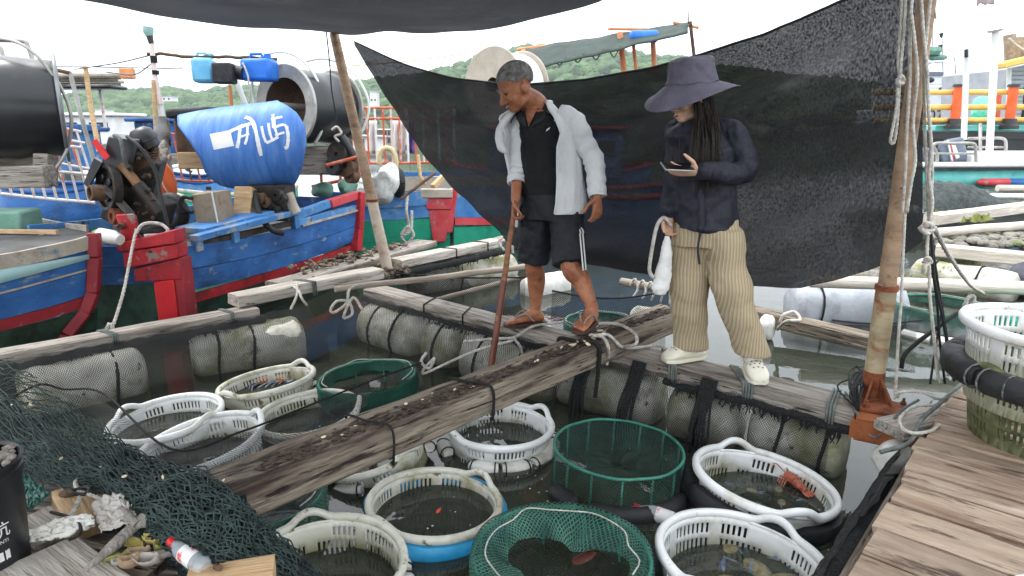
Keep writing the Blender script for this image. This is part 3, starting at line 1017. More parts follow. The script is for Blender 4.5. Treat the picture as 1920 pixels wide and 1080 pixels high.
def wall_fn(u, v):
  px = 664 + (1730 - 664) * u
  t, b = interp(TOPE, px), interp(BOTE, px)
  p = wall_pt(px, lerp(t, b, v))
  amp = sin(pi * min(1, u * 1.02)) ** .6
  # folds: long diagonals from the upper right corner, and swags along the bottom
  q = (px - 1730) * .42 + (lerp(t, b, v) + 60)
  diag = (.065 * sin(q * .030) * max(0, 1 - v) + .07 * max(0, sin(q * .021 + .5)) ** 8) * min(1, u * 2) + .016 * sin(q * .083 + 1.3)
  sw = .085 * sin(v * 19 + 2.2 * nz(u * 2.6, 1.1) + u * 3) * max(0, v - .45) * 1.5 * (1 - abs(u - .72) * .9)
  bulge = .16 * sin(pi * v) * amp
  off = (bulge + diag + sw + .06 * nz(u * 7, v * 5, 2) + .026 * nz(u * 19, v * 11, 5) + .008 * nz(u * 45, v * 24, 7)) * amp
  return p + wn * off
MB().grid(wall_fn, 130, 60).build('shade_wall', cloth_wall, None, 'black shade cloth hanging as a wall behind the two people', 'shade net', ang=180)
# hem cord along the top edge of the hanging cloth
hem = [wall_fn(i / 60, 0) for i in range(61)]
rope('hem_cord', hem, .007, cord_black, label='black cord along the top hem of the hanging shade cloth', cat='cord', sm=1)
# ------------------------------------------------------------------ slotted plastic baskets
RT, RB, HB = .285, .235, .30       # rim radius, base radius, height

def basket_wall_mesh():
  n = 160
  rows = [(0.0, .04, 0), (.04, .085, 1), (.085, .10, 0), (.10, .145, 1), (.145, .162, 0), (.162, .205, 1), (.205, .225, 0), (.225, .265, 1), (.265, .288, 0)]
  m = MB()
  zs = sorted({r[0] for r in rows} | {r[1] for r in rows})
  idx = {}
  for z in zs:
    R = lerp(RB, RT - .012, z / HB)
    for k in range(n):
      a = 2 * pi * k / n
      idx[(z, k)] = len(m.v)
      m.v.append(V((R * cos(a), R * sin(a), z)))
  for z0, z1, slot in rows:
    for k in range(n):
      if slot and k % 2 and k % 20 not in (19, 0, 1):
        a = (360 * k / n) % 180
        if not (z0 > .2 and (a < 17 or a > 163)):      # plain panel under the handles
          continue
      m.f.append((idx[(z0, k)], idx[(z0, (k + 1) % n)], idx[(z1, (k + 1) % n)], idx[(z1, k)]))
  # base: ring and spokes
  b0 = len(m.v)
  for r in (RB * .55, RB * .5):
    for k in range(n):
      a = 2 * pi * k / n
      m.v.append(V((r * cos(a), r * sin(a), .004)))
  for k in range(n):
    m.f.append((b0 + k, b0 + (k + 1) % n, b0 + n + (k + 1) % n, b0 + n + k))
    if k % 4 < 2:
      m.f.append((idx[(0.0, k)], idx[(0.0, (k + 1) % n)], b0 + (k + 1) % n, b0 + k))
  return m

def rim_z(a):
  a = a % pi
  d_ = min(a, pi - a)
  return .034 * max(0, 1 - (d_ / .30) ** 2) ** 1.3

def basket_rim_mesh():
  m = MB()
  n = 96
  sec = [(-.006, -.022), (.004, -.026), (.014, -.018), (.017, 0.0), (.011, .011), (-.003, .014), (-.013, .008), (-.015, -.006)]
  for k in range(n):
    a = 2 * pi * k / n
    dz = rim_z(a)
    fat = 1.0 - .12 * (dz / .034)
    for dr, dzz in sec:
      r = RT + dr * fat + dz * .30
      m.v.append(V((r * cos(a), r * sin(a), HB + dz + dzz * fat)))
  q = len(sec)
  for k in range(n):
    for j in range(q):
      m.f.append((k * q + j, k * q + (j + 1) % q, ((k + 1) % n) * q + (j + 1) % q, ((k + 1) % n) * q + j))
  return m

def handle_sill_mesh(s):
  m = MB()
  pts = []
  for i in range(13):
    a = -.34 + .68 * i / 12 + (0 if s > 0 else pi)
    r = RT - .012
    pts.append(V((r * cos(a), r * sin(a), HB - .012)))
  m.tube(pts, .006, 6)
  return m

BASK = {}
def make_basket(mat_key, mat):
  if mat_key in BASK:
    return BASK[mat_key]
  w = basket_wall_mesh()
  me = []
  r0 = bpy.data.objects.new('basket', None)
  r0.empty_display_size = .1
  wl = w.build('slotted_wall', mat, r0, ang=30, solid=.005)
  rm = basket_rim_mesh().build('rim', mat, r0, ang=180)
  for s in (1, -1):
    handle_sill_mesh(s).build('handle_sill', mat, r0, ang=180)
  BASK[mat_key] = [c for c in (wl, rm)] + [c for c in r0.children if c.name.startswith('handle')]
  BASK[mat_key] = (r0, list(r0.children) if r0.children else BASK[mat_key])
  return BASK[mat_key]

def basket(label, c_rim, mat_key, mat, spin=0, tilt=(0, 0), scale=1.0, group='white baskets floating in the cage', zscale=1.0):
  first = mat_key not in BASK
  r0, parts = make_basket(mat_key, mat)
  T = Mx.Translation(V(c_rim)) @ Mx.Rotation(tilt[0], 4, 'X') @ Mx.Rotation(tilt[1], 4, 'Y') @ Mx.Rotation(spin, 4, 'Z') @ Mx.Diagonal((scale * (1 + .03 * nz(c_rim[0] * 9, 1)), scale * (1 - .03 * nz(c_rim[0] * 9, 1)), scale * zscale, 1)) @ Mx.Translation(V((0, 0, -HB)))
  if first:
    o = r0
    C.objects.link(o)
    parts[:] = [c for c in bpy.data.objects if c.parent == r0]
  else:
    o = r0.copy()
    C.objects.link(o)
    for c in parts:
      d_ = c.copy()
      C.objects.link(d_)
      d_.parent = o
  o.matrix_world = T
  o['label'] = label
  o['category'] = 'basket'
  o['group'] = group
  return o, T

def ring_blocks(o, T, mat, r, z, spans, th=.030, hh=.034, name='float_block', tie=None):
  """float blocks tied round the outside of a basket: angular spans in degrees, in the basket's own frame"""
  r = lerp(RB, RT - .012, z / HB) + th + .006
  for a0, a1 in spans:
    m = MB()
    n = max(4, int((a1 - a0) / 6))
    pts, rs = [], []
    for i in range(n + 1):
      a = radians(lerp(a0, a1, i / n))
      rr = r + .003 * nz(i * .7, a0)
      pts.append(V((rr * cos(a), rr * sin(a), z + .004 * nz(i * .6, a1))))
    # squarish section
    sec = [(-1, -.7), (-.6, -1), (.6, -1), (1, -.6), (1, .6), (.6, 1), (-.6, 1), (-1, .7)]
    for i, p in enumerate(pts):
      a = radians(lerp(a0, a1, i / n))
      e = .75 if i in (0, n) else 1
      for sx_, sz_ in sec:
        q = p + V((cos(a), sin(a), 0)) * sx_ * th * e + V((0, 0, sz_ * hh * e))
        m.v.append(q)
    for i in range(n):
      for k in range(8):
        m.f.append((i * 8 + k, (i + 1) * 8 + k, (i + 1) * 8 + (k + 1) % 8, i * 8 + (k + 1) % 8))
    m.f.append(tuple(range(8)))
    m.f.append(tuple(reversed(range(n * 8, n * 8 + 8))))
    m.f = [tuple(reversed(f)) for f in m.f]
    m.build(name, mat, o, ang=50)
    if tie:
      for a in (a0 + 3, a1 - 3) if a1 - a0 < 60 else [a0 + 3 + k * (a1 - a0 - 6) / 4 for k in range(5)]:
        a = radians(a)
        d_ = V((cos(a), sin(a), 0))
        P = []
        for j in range(13):
          b = 2 * pi * j / 12
          P.append(d_ * (r + cos(b) * (th + .004)) + V((0, 0, z + sin(b) * (hh + .004))))
        MB().tube(P, .0035, 5).build('tie', tie, o, ang=180)

ZR = .17
def spot(px, py, z=ZR):
  return G(px, py, z)

wht, stn = plastic_white, plastic_stained
B = {}
B['a'] = basket('tilted white basket with brown crabs at the back, left of the dark green cage', spot(500, 713, .11), 's', stn, spin=radians(60), tilt=(radians(-3), radians(-8)), scale=1.0)
B['b'] = basket('white basket behind the net covered one near the left floats', spot(311, 781, .09), 'w', wht, spin=radians(-20), tilt=(radians(2), radians(-5)), scale=1.01)
B['c'] = basket('white basket partly covered by black netting at the near end of the beam', spot(375, 828, .11), 'w', wht, spin=radians(40), tilt=(radians(3), radians(-9)), scale=1.05)
B['d'] = basket('white basket with dark water right behind the middle of the beam', spot(578, 772, .09), 's', stn, spin=radians(15), tilt=(radians(2), radians(-4)), scale=.98)
B['e'] = basket('white basket mostly hidden under the middle of the beam', spot(697, 834, .095), 's', stn, spin=radians(-42), tilt=(radians(4), radians(-14)), scale=.96)
B['f'] = basket('white basket with cream foam blocks, right under the man', spot(936, 794, .11), 'w', wht, spin=radians(35), tilt=(0, radians(2)), scale=.99)
B['g'] = basket('white basket of brown water with a blue float round it', spot(815, 940, .07), 's', stn, spin=radians(48), tilt=(radians(-1), radians(3)), scale=.99)
B['h'] = basket('white basket at the bottom edge left of the blue float basket', spot(612, 1054, .115), 's', stn, spin=radians(-62), tilt=(radians(2), radians(2)), scale=.98)
B['i'] = basket('white basket holding an orange lobster, black collar under its rim', spot(1434, 898, .115), 'w', wht, spin=radians(96), tilt=(radians(-1), radians(9)), scale=1.07)
B['j'] = basket('white basket of blue crabs at the bottom edge, nearest the deck', spot(1393, 1045, .13), 'w', wht, spin=radians(46), tilt=(radians(-1), radians(5)), scale=1.05)
ring_blocks(*B['a'], foam_white, .292, .175, [(-80, -48), (-46, -18), (-16, 14), (20, 48), (120, 150), (200, 240)], .032, .028, tie=cord_black)
ring_blocks(*B['b'], foam_white, .290, .17, [(10, 46), (50, 84), (150, 190), (-60, -30)], .03, .028)
ring_blocks(*B['e'], foam_white, .292, .225, [(-84, -50), (36, 62), (-124, -88), (66, 100)], .028, .030, tie=cord_black)
ring_blocks(*B['f'], foam_white, .290, .19, [(-152, -124), (-120, -92), (-88, -30), (-26, 10), (150, 176), (20, 60)], .034, .030, tie=cord_black)
ring_blocks(*B['g'], blue_float, .288, .245, [(-165, -92), (-90, -18), (-16, 40), (60, 130)], .026, .034)
ring_blocks(*B['h'], foam_white, .290, .18, [(40, 78), (82, 118), (122, 150), (-70, -20)], .032, .034, tie=cord_black)
ring_blocks(*B['i'], black_rubber, .282, .215, [(-180, -92), (-90, -2), (0, 88), (90, 178)], .030, .045)
ring_blocks(*B['j'], black_rubber, .275, .165, [(-180, -92), (-90, -2), (0, 88), (90, 178)], .030, .040)

# the two baskets stacked on the deck at the right
kz = .42
kc = V((2.17, 2.49, kz))
lowb, T = basket('algae stained basket on the deck with a black collar', kc + V((0, 0, .30)), 'al', plastic_algae, spin=radians(10), scale=1.12, zscale=.9, group='baskets stacked on the deck')
ring_blocks(lowb, T, black_rubber, .30, .285, [(-180, -118), (-116, -62), (-60, 0), (2, 60), (62, 120), (122, 178)], .040, .045, tie=cord_grey)
basket('clean white basket standing in the algae stained one on the deck', kc + V((-.03, 0, .47)), 'w', wht, spin=radians(58), tilt=(radians(1), radians(2)), scale=1.10, group='baskets stacked on the deck')
basket('white basket just cut off by the lower right corner', G(2148, 1240, .50), 'w', wht, spin=radians(20), scale=1.0, group='baskets stacked on the deck', zscale=.7)

# ------------------------------------------------------------------ sea creatures
def crab(p, s, rz, mat, label, group):
  r_ = root('crab', label, 'crab', p, group)
  R = Mx.Rotation(rz, 3, 'Z')
  m = MB()
  for i in range(7):
    pass
  m.ell(p, (.085 * s, .055 * s, .022 * s), 14, 7, R)
  m.add([p + R @ V((sx * .08 * s, .0, .0)) for sx in (1,)] + [p + R @ V((.125 * s, .012 * s, 0)), p + R @ V((.075 * s, .03 * s, .006 * s)), p + R @ V((.075 * s, -.015 * s, -.004 * s))], [(0, 1, 2), (0, 3, 1), (2, 1, 3)])
  m.add([p + R @ V((-.08 * s, .0, .0)), p + R @ V((-.125 * s, .012 * s, 0)), p + R @ V((-.075 * s, .03 * s, .006 * s)), p + R @ V((-.075 * s, -.015 * s, -.004 * s))], [(0, 2, 1), (0, 1, 3), (2, 3, 1)])
  m.build('carapace', mat, r_)
  for sx in (-1, 1):
    cm = MB()
    cm.tube([p + R @ V((sx * .05 * s, .04 * s, 0)), p + R @ V((sx * .10 * s, .085 * s, .005)), p + R @ V((sx * .06 * s, .125 * s, .004))], [.012 * s, .014 * s, .020 * s], 7)
    cm.tube([p + R @ V((sx * .06 * s, .125 * s, .004)), p + R @ V((sx * .015 * s, .15 * s, .006))], [.018 * s, .004 * s], 6)
    cm.tube([p + R @ V((sx * .07 * s, .125 * s, .004)), p + R @ V((sx * .03 * s, .165 * s, .006))], [.012 * s, .003 * s], 6)
    cm.build('claw', crab_blue, r_)
    for k in range(3):
      MB().tube([p + R @ V((sx * .06 * s, (.01 - k * .022) * s, 0)), p + R @ V((sx * .13 * s, (-.01 - k * .035) * s, .012 * s)), p + R @ V((sx * .165 * s, (-.035 - k * .05) * s, -.012 * s))], [.008 * s, .006 * s, .003 * s], 6).build('leg', crab_blue, r_)
  return r_
crab_shell = mk('crab_shell', S(96, 90, 66), S(136, 126, 96), rough=.4, scale=40, dirt=(S(180, 176, 150), 60, .6, .7))
crab_blue = mk('crab_blue_limb', S(70, 82, 104), S(108, 120, 134), rough=.4, scale=30, dirt=(S(150, 130, 100), 20, .55, .7))
crab_brown = mk('crab_brown', S(120, 76, 54), S(160, 110, 80), rough=.45, scale=40)
cj = spot(1392, 1050, 0)
rnd = random.Random(3)
CL = ['left', 'top left', 'middle', 'right', 'lower left', 'lower right', 'rear']
for k, (dx, dy, rz) in enumerate([(-.12, .02, .6), (-.02, .08, -2.2), (.04, -.05, 1.9), (.14, .01, -.7), (-.09, -.12, 2.8), (.12, -.12, .3)]):
  crab(cj + V((dx, dy, -.022 + .005 * (k % 3))), .95, rz, crab_shell, CL[k] + ' blue legged crab in the bottom right white basket', 'blue crabs in the nearest white basket')
ci = spot(1420, 935, 0)
for k, (dx, dy, rz) in enumerate([(-.11, .03, .4), (.0, .07, 2.4), (-.02, -.05, -1.0), (.10, -.03, 1.2), (.13, .08, -2.0)]):
  crab(ci + V((dx, dy, -.016)), .8, rz, crab_shell, CL[k] + ' crab under water in the basket with the orange lobster', 'crabs below the lobster')
ca = spot(500, 716, 0)
for k, (dx, dy, rz) in enumerate([(-.02, .02, .8), (.08, .05, -1.5)]):
  crab(ca + V((dx, dy, .004)), .9, rz, crab_brown, ['left', 'right'][k] + ' brown crab in the tilted white basket at the back', 'brown crabs in the back basket')

lob_mat = mk('lobster_shell', S(150, 76, 58), S(188, 112, 90), rough=.45, scale=50, dirt=(S(232, 200, 180), 70, .62, .7), bump=.4)
lp0, lp1 = G(1474, 888, .035), G(1512, 922, .012)
lob = root('lobster', 'orange spiny lobster climbing the inside of the white basket', 'lobster', lp0)
dl = (lp1 - lp0)
R = frame_from(dl)
m = MB()
m.tube([lp0, lp0 + dl * .25, lp0 + dl * .45], [.016, .026, .024], 10).build('carapace', lob_mat, lob)
for k in range(6):
  q = lp0 + dl * (.47 + k * .085)
  m = MB()
  m.tube([q, q + dl * .05, q + dl * .08], [.024 - k * .0018, .025 - k * .002, .021 - k * .002], 10).build('tail_segment', lob_mat, lob)
m = MB()
for s in (-1, 0, 1):
  m.ell(lp1 + dl.normalized() * .015 + R @ V((0, s * .018, 0)), (.024, .010, .003), 8, 5, R)
m.build('tail_fan', lob_mat, lob)
for s in (-1, 1):
  MB().tube(spline([lp0 + R @ V((0, s * .01, .01)), lp0 + R @ V((-.05, s * .03, .03)), lp0 + R @ V((-.02, s * .08, .03))], 5), .0028, 5).build('antenna', lob_mat, lob)
  for k in range(4):
    MB().tube([lp0 + dl * (.2 + k * .07) + R @ V((0, s * .02, 0)), lp0 + dl * (.2 + k * .09) + R @ V((-.01, s * .05, .012)), lp0 + dl * (.2 + k * .1) + R @ V((.0, s * .075, -.008))], .0035, 5).build('leg', lob_mat, lob)

def fish(p, ln, rz, mat, label, pitch=0.0):
  R = Mx.Rotation(rz, 3, 'Z') @ Mx.Rotation(pitch, 3, 'Y')
  o = root('fish', label, 'fish', p)
  m = MB()
  pts = [p + R @ V((ln * (t - .5), 0, 0)) for t in (0, .08, .25, .45, .65, .82, .92)]
  m.tube(pts, [.004, .03 * ln / .3, .05 * ln / .3, .05 * ln / .3, .036 * ln / .3, .016 * ln / .3, .012 * ln / .3], 10).build('body', mat, o)
  e = pts[-1]
  MB().add([e + R @ V((0, .004, 0)), e + R @ V((ln * .16, .004, .05 * ln / .3)), e + R @ V((ln * .11, .004, 0)), e + R @ V((ln * .16, .004, -.05 * ln / .3)), e + R @ V((0, -.004, 0)), e + R @ V((ln * .16, -.002, .05 * ln / .3)), e + R @ V((ln * .11, -.002, 0)), e + R @ V((ln * .16, -.002, -.05 * ln / .3))], [(0, 2, 1), (0, 3, 2), (4, 5, 6), (4, 6, 7)]).build('tail_fin', mat, o)
  MB().add([pts[2] + R @ V((0, 0, .045 * ln / .3)), pts[3] + R @ V((0, 0, .075 * ln / .3)), pts[4] + R @ V((0, 0, .034 * ln / .3)), pts[3] + R @ V((0, .004, .045 * ln / .3))], [(0, 1, 3), (1, 2, 3)]).build('dorsal_fin', mat, o)
  return o
fish(G(1105, 1052, -.030), .25, radians(38), mk('red_fish', S(92, 50, 44), S(128, 80, 70), rough=.35, scale=20, dirt=(S(214, 206, 196), 14, .6, .7)), 'reddish fish just under the water in the front green cage')
fish(G(823, 957, .0), .05, 1.2, mk('goldfish', S(190, 60, 40), S(214, 90, 60), rough=.4), 'tiny red fish in the brown water of the blue float basket')

# ------------------------------------------------------------------ green wire cages
def net_cyl(m, c, r0, r1, z0, z1, n=48, nv=6, wob=.0, seed=0):
  def fn(u, v):
    a = 2 * pi * u
    r = lerp(r0, r1, v) * (1 + wob * nz(cos(a) * 2 + seed, sin(a) * 2, v * 3))
    return V((c.x + r * cos(a), c.y + r * sin(a), c.z + lerp(z0, z1, v)))
  m.grid(fn, n, nv, lambda u, v: (u * 2 * pi * max(r0, r1), lerp(z0, z1, v) + (r1 - r0) * v))

def cage(label, c, R0, zlo, zhi, rods=12, lid=False, cuff=0.0, funnel=True, tilt=(0, 0), group='green wire cages in the water', tube_float=False, seed=0, cuffmat=None):
  o = root('wire_cage', label, 'cage', (0, 0, 0), group)
  c0 = V((0, 0, 0))
  top = [V((R0 * cos(2 * pi * k / 40), R0 * sin(2 * pi * k / 40), zhi + .006 * nz(k * .4, seed))) for k in range(41)]
  MB().tube(top, .0075, 8, caps=False).build('top_ring', green_wire, o, ang=180)
  MB().tube([V((R0 * cos(2 * pi * k / 40), R0 * sin(2 * pi * k / 40), zlo)) for k in range(41)], .0065, 8, caps=False).build('bottom_ring', green_wire, o, ang=180)
  for k in range(rods):
    a = 2 * pi * (k + .3) / rods
    MB().tube([V((R0 * cos(a), R0 * sin(a), zlo)), V((R0 * cos(a), R0 * sin(a), zhi))], .0055, 6).build('rod', green_wire, o, ang=180)
  m = MB()
  net_cyl(m, c0, R0 + .006, R0 + .006, zlo, zhi, wob=.01, seed=seed)
  m.build('side_net', green_net, o, ang=180)
  if funnel:
    m = MB()
    def fn(u, v):
      a = 2 * pi * u
      r = lerp(R0 * .985, .03, v ** .9)
      z = zhi - .008 - (.075 * v ** .7 if v < .95 else .085) + .014 * nz(cos(a) * 4, sin(a) * 4, v * 4 + seed) * v
      z += .012 * sin(a * 11) * v * (1 - v) * 2
      return V((r * cos(a), r * sin(a), z))
    m.grid(fn, 60, 14, lambda u, v: (u * 2 * pi * R0 * (1 - .6 * v), v * R0))
    m.build('funnel_net', green_net, o, ang=180)
  if cuff:
    m = MB()
    def fn(u, v):
      a = 2 * pi * u
      b = .018 * nz(cos(a) * 3, sin(a) * 3, seed + 2)
      w = cuff * (1 + .45 * nz(cos(a) * 1.6, sin(a) * 1.6, seed + 9))
      if v < .5:
        t = v / .5
        return V(((R0 + .014 + b * .3) * cos(a), (R0 + .014 + b * .3) * sin(a), zhi + .01 - .11 * (1 - t) + b))
      t = (v - .5) / .5
      r = R0 + .010 - w * t * (1 + .35 * sin(a * 3 + seed))
      return V((r * cos(a), r * sin(a), zhi + .012 + b * (1 - t) - .075 * t ** 1.4 + .02 * t * nz(cos(a) * 5, sin(a) * 5, t * 2 + seed)))
    m.grid(fn, 72, 10, lambda u, v: (u * 2 * pi * R0, v * .3))
    m.build('net_cuff', cuffmat or green_net_thick, o, ang=180)
    # drawstring
    P = []
    for k in range(15):
      a = radians(-30 + k * 18)
      r = R0 - cuff * .35 + .05 * nz(k * .7, seed)
      P.append(V((r * cos(a), r * sin(a), zhi + .018)))
    MB().tube(spline(P, 3), .003, 5).build('drawstring', rope_white, o, ang=180)
  if tube_float:
    m = MB()
    for a0, a1 in ((205, 232), (238, 330), (335, 372)):
      P = []
      for i in range(12):
        a = radians(lerp(a0, a1, i / 11))
        P.append(V(((R0 + .035) * cos(a), (R0 + .035) * sin(a), -c.z + .015)))
      MB().tube(P, [.02] + [.042] * 10 + [.02], 10).build('float_sleeve', black_rubber, o)
  o.matrix_world = Mx.Translation(c) @ Mx.Rotation(tilt[0], 4, 'X') @ Mx.Rotation(tilt[1], 4, 'Y')
  return o

g2 = G(1157, 838, .17)
cage('round green wire cage with netting funnel and black float sleeve in the centre', V((g2.x, g2.y, 0)), .305, -.10, .17, 14, tilt=(0, radians(2)), tube_float=True, seed=2)
g3 = G(1052, 1020, .20)
cage('big green cage with a loose netting cuff at the bottom edge', V((g3.x, g3.y - .02, 0)), .315, -.16, .17, 12, cuff=.14, funnel=False, seed=4)
g1 = G(692, 706, .15)
cage('dark green net cage at the back, right of the tilted white basket', V((g1.x, g1.y, 0)), .295, -.16, .15, 10, cuff=.05, funnel=False, seed=6, tilt=(0, radians(-4)), cuffmat=net_mat('dark_green_bag_net', S(10, 52, 42), 55, .5, S(28, 84, 68), soft=.25))
g4 = G(512, 926, .12)
cage('green net cage half hidden under the near end of the beam', V((g4.x - .06, g4.y, 0)), .27, -.14, .12, 10, cuff=.06, funnel=True, seed=8)
g5 = G(1125, 603, .12)
cage('green net tub behind the big beam beside the man', V((g5.x, g5.y, 0)), .28, -.14, .12, 8, cuff=.03, funnel=False, seed=9)
g6 = G(1765, 572, .22)
cage('pale green net tub floating behind the ropes on the right', V((g6.x, g6.y, 0)), .34, -.1, .22, 8, cuff=.02, funnel=False, seed=12)
ring = MB()
for k in range(5):
  a0, a1 = radians(200 + k * 34), radians(230 + k * 34)
  P = [V((g6.x + .38 * cos(lerp(a0, a1, i / 6)), g6.y + .38 * sin(lerp(a0, a1, i / 6)), .02)) for i in range(7)]
  MB().tube(P, .035, 8).build('foam_roll', foam_white, None, ['first', 'second', 'third', 'fourth', 'fifth'][k] + ' cream foam roll from the left round the pale green tub', 'float', 'foam rolls of the pale green tub')

# floating plastic bottle in the water between the cages
def bottle(name, p, d_, ln, r, label, cap_mat, body_mat, lab_mat):
  d_ = V(d_).normalized()
  o = root(name, label, 'bottle', p)
  T = frame_from(d_).to_4x4() @ Mx.Rotation(pi / 2, 4, 'Y')
  T.translation = p
  prof = [(.001, 0), (r * .8, .002), (r, .012), (r, ln * .18), (r * .93, ln * .2), (r, ln * .24), (r, ln * .60), (r * .95, ln * .68), (r * .62, ln * .80), (r * .40, ln * .87), (r * .38, ln * .9)]
  MB().lathe(prof, 20, T).build('body', body_mat, o)
  MB().lathe([(r * 1.012, ln * .28), (r * 1.015, ln * .30), (r * 1.015, ln * .56), (r * 1.012, ln * .58)], 20, T).build('label_wrap', lab_mat, o)
  MB().lathe([(r * .42, ln * .88), (r * .46, ln * .89), (r * .46, ln * .985), (r * .42, ln), (.001, ln)], 18, T).build('cap', cap_mat, o)
  return o
clear_pl = bpy.data.materials.new('clear_bottle')
clear_pl.use_nodes = True
_p = clear_pl.node_tree.nodes['Principled BSDF']
_p.inputs['Base Color'].default_value = S(214, 220, 224)
_p.inputs['Roughness'].default_value = .12
_p.inputs['Alpha'].default_value = .42
bottle('plastic_bottle', G(1290, 985, .005), (-.9, .42, .12), .24, .034, 'clear plastic bottle with red and white label floating beside the crab basket', red_plastic, clear_pl, mk('label_white_red', S(226, 222, 220), S(196, 60, 62), rough=.4, scale=16, ramp=(.55, .6)))
# debris specks on the water
rnd = random.Random(21)
m = MB()
for i in range(90):
  px, py = rnd.choice([(rnd.gauss(1300, 60), rnd.gauss(830, 40)), (rnd.gauss(880, 90), rnd.gauss(960, 40)), (rnd.gauss(1010, 30), rnd.gauss(900, 30)), (rnd.gauss(1560, 20), rnd.gauss(1000, 60)), (rnd.uniform(560, 1500), rnd.uniform(700, 1060))])
  p = G(px, py, .002)
  s = rnd.uniform(.0015, .005)
  m.ell(p, (s * 1.3, s, s * .4), 6, 4, Mx.Rotation(rnd.uniform(0, 3), 3, 'Z'))
m.build('floating_specks', mk('white_speck', S(196, 196, 188), S(226, 226, 220), rough=.7), None, 'tiny pale specks drifting on the dark cage water', 'debris', kind='stuff', ang=60)
# ------------------------------------------------------------------ foam floats under the boards, cage netting over them
def foam_float(label, a, b, r, mat=foam, ties=(), tiemat=cord_black, sq=.85, group='foam floats under the cage frame', seed=0, name='foam_float', jit=.09):
  a, b = V(a), V(b)
  Lg = (b - a).length
  d_ = (b - a).normalized()
  R = frame_from(d_)
  o = root(name, label, 'float', (a + b) / 2 - V((0, 0, r)), group)
  m = MB()
  n, k_ = 22, 24
  for i in range(n + 1):
    t = i / n
    e = min(t, 1 - t) * Lg
    rr = r * (1 - .30 * max(0, 1 - e / (.35 * r)) ** 2)
    if i in (0, n): rr *= .9
    for k in range(k_):
      an = 2 * pi * k / k_
      sx_, sz_ = cos(an), sin(an)
      f_ = 1 + (1 - sq) * (abs(sx_ * sz_) * 1.2)
      q = rr * f_ * (1 + jit * nz(t * Lg * 3 + seed, sx_ * 1.4, sz_ * 1.4) + .03 * nz(t * Lg * 11, sx_ * 4, sz_ * 4 + seed))
      m.v.append(a + d_ * (Lg * t) + R @ V((0, q * sx_, q * sz_)))
  for i in range(n):
    for k in range(k_):
      m.f.append((i * k_ + k, i * k_ + (k + 1) % k_, (i + 1) * k_ + (k + 1) % k_, (i + 1) * k_ + k))
  m.f.append(tuple(reversed(range(k_))))
  m.f.append(tuple(n * k_ + k for k in range(k_)))
  m.build('body', mat, o, ang=50)
  for t in ties:
    c = a + d_ * (Lg * t)
    MB().tube([c + R @ V((.01 * sin(k), r * 1.09 * cos(2 * pi * k / 20), r * 1.09 * sin(2 * pi * k / 20))) for k in range(21)], .010, 6, caps=False).build('tie', tiemat, o, ang=180)
  return o

gF = 'foam floats under the cage frame'
# left row (under the long left board)
nl = V((bl_dir.y, -bl_dir.x, 0))          # towards the cage
def under(px, back=.06, z=.09, zt=ZB):
  y = interp([(-60, 670), (478, 574)], px)
  p = G(px, y, zt)
  return V((p.x, p.y, z)) + nl * back
foam_float('grey white foam float at the far left under the net', under(20, .02), under(255, .02), .20, ties=(.72,), seed=1)
foam_float('big mossy foam float under the left board near its far end', under(352, -.03, .09), under(560, -.06, .09) + bl_dir * .04, .185, ties=(.22, .52), seed=5)
# walkway row, left part
wd = (wk[1] - wk[0]).normalized()
wnrm = V((-wd.y, wd.x, 0))
if wnrm.y > 0: wnrm = -wnrm            # towards the camera
def wunder(t, off=.02, z=.10):
  p = wk[0].lerp(wk[1], t)
  return V((p.x, p.y, z)) + wnrm * off
foam_float('netted foam float under the far end of the walkway', wunder(.02, .06), wunder(.33, .06), .18, ties=(.3, .7), seed=8)
foam_float('small mossy foam float in the middle under the walkway', wunder(.37, .05), wunder(.52, .05), .165, ties=(.5,), seed=11)
foam_float('netted foam float under the walkway by the wooden stick', wunder(.56, .06), wunder(.92, .06), .18, ties=(.25, .7), seed=14)
wd2 = (wk2[1] - wk2[0]).normalized()
wn2 = V((-wd2.y, wd2.x, 0))
if wn2.y > 0: wn2 = -wn2
def w2(t, off=.02, z=.10):
  p = wk2[0].lerp(wk2[1], t)
  return V((p.x, p.y, z)) + wn2 * off
foam_float('netted foam float under the beam crossing', w2(-.14, .0), w2(.30, .0), .165, ties=(.3,), seed=17)
foam_float('netted foam float under the woman, left of the last strap', w2(.36, .0), w2(.62, -.03), .165, ties=(.5,), seed=20)
foam_float('yellowish netted foam float nearest the rusty pole foot', w2(.66, -.03), w2(.97, -.07), .155, ties=(.35, .8), seed=23)
foam_float('lumpy white foam block between the rusty foot and the deck', G(1668, 815, .30) + V((0, 0, -.04)), G(1700, 880, .18), .085, foam_white, seed=26, sq=.7, jit=.12)
foam_float('foam float under the deck edge', V((1.55, 2.0, .12)) + eu * .25, V((1.15, 1.5, .12)) + eu * .25, .2, seed=29)
# back rows seen between the boards
foam_float('dirty foam float behind the walkway beyond the bamboo', G(770, 530, .10), G(960, 500, .10), .17, ties=(.4,), seed=32)
foam_float('white rag covered float right of the man behind the walkway', G(985, 545, .05), G(1060, 530, .05), .12, foam_white, seed=33)
# grey tarp float on the right
foam_float('big float wrapped in silver grey tarpaulin behind the tall pole', G(1478, 575, .10), G(1690, 578, .10), .22, tarp_grey, ties=(.22, .78), tiemat=cord_black, seed=36, name='tarp_float', sq=.9)
foam_float('old crusted foam float tied under the far right board', G(1715, 512, .10), G(1905, 545, .10), .17, foam, ties=(.25, .68), seed=40)
foam_float('dark grey cloth wrapped float cut by the right edge', G(1915, 520, .16), G(2010, 545, .16), .2, mk('dark_cloth', S(72, 72, 82), S(98, 98, 106), rough=.9, scale=6, bump=.5), seed=43)

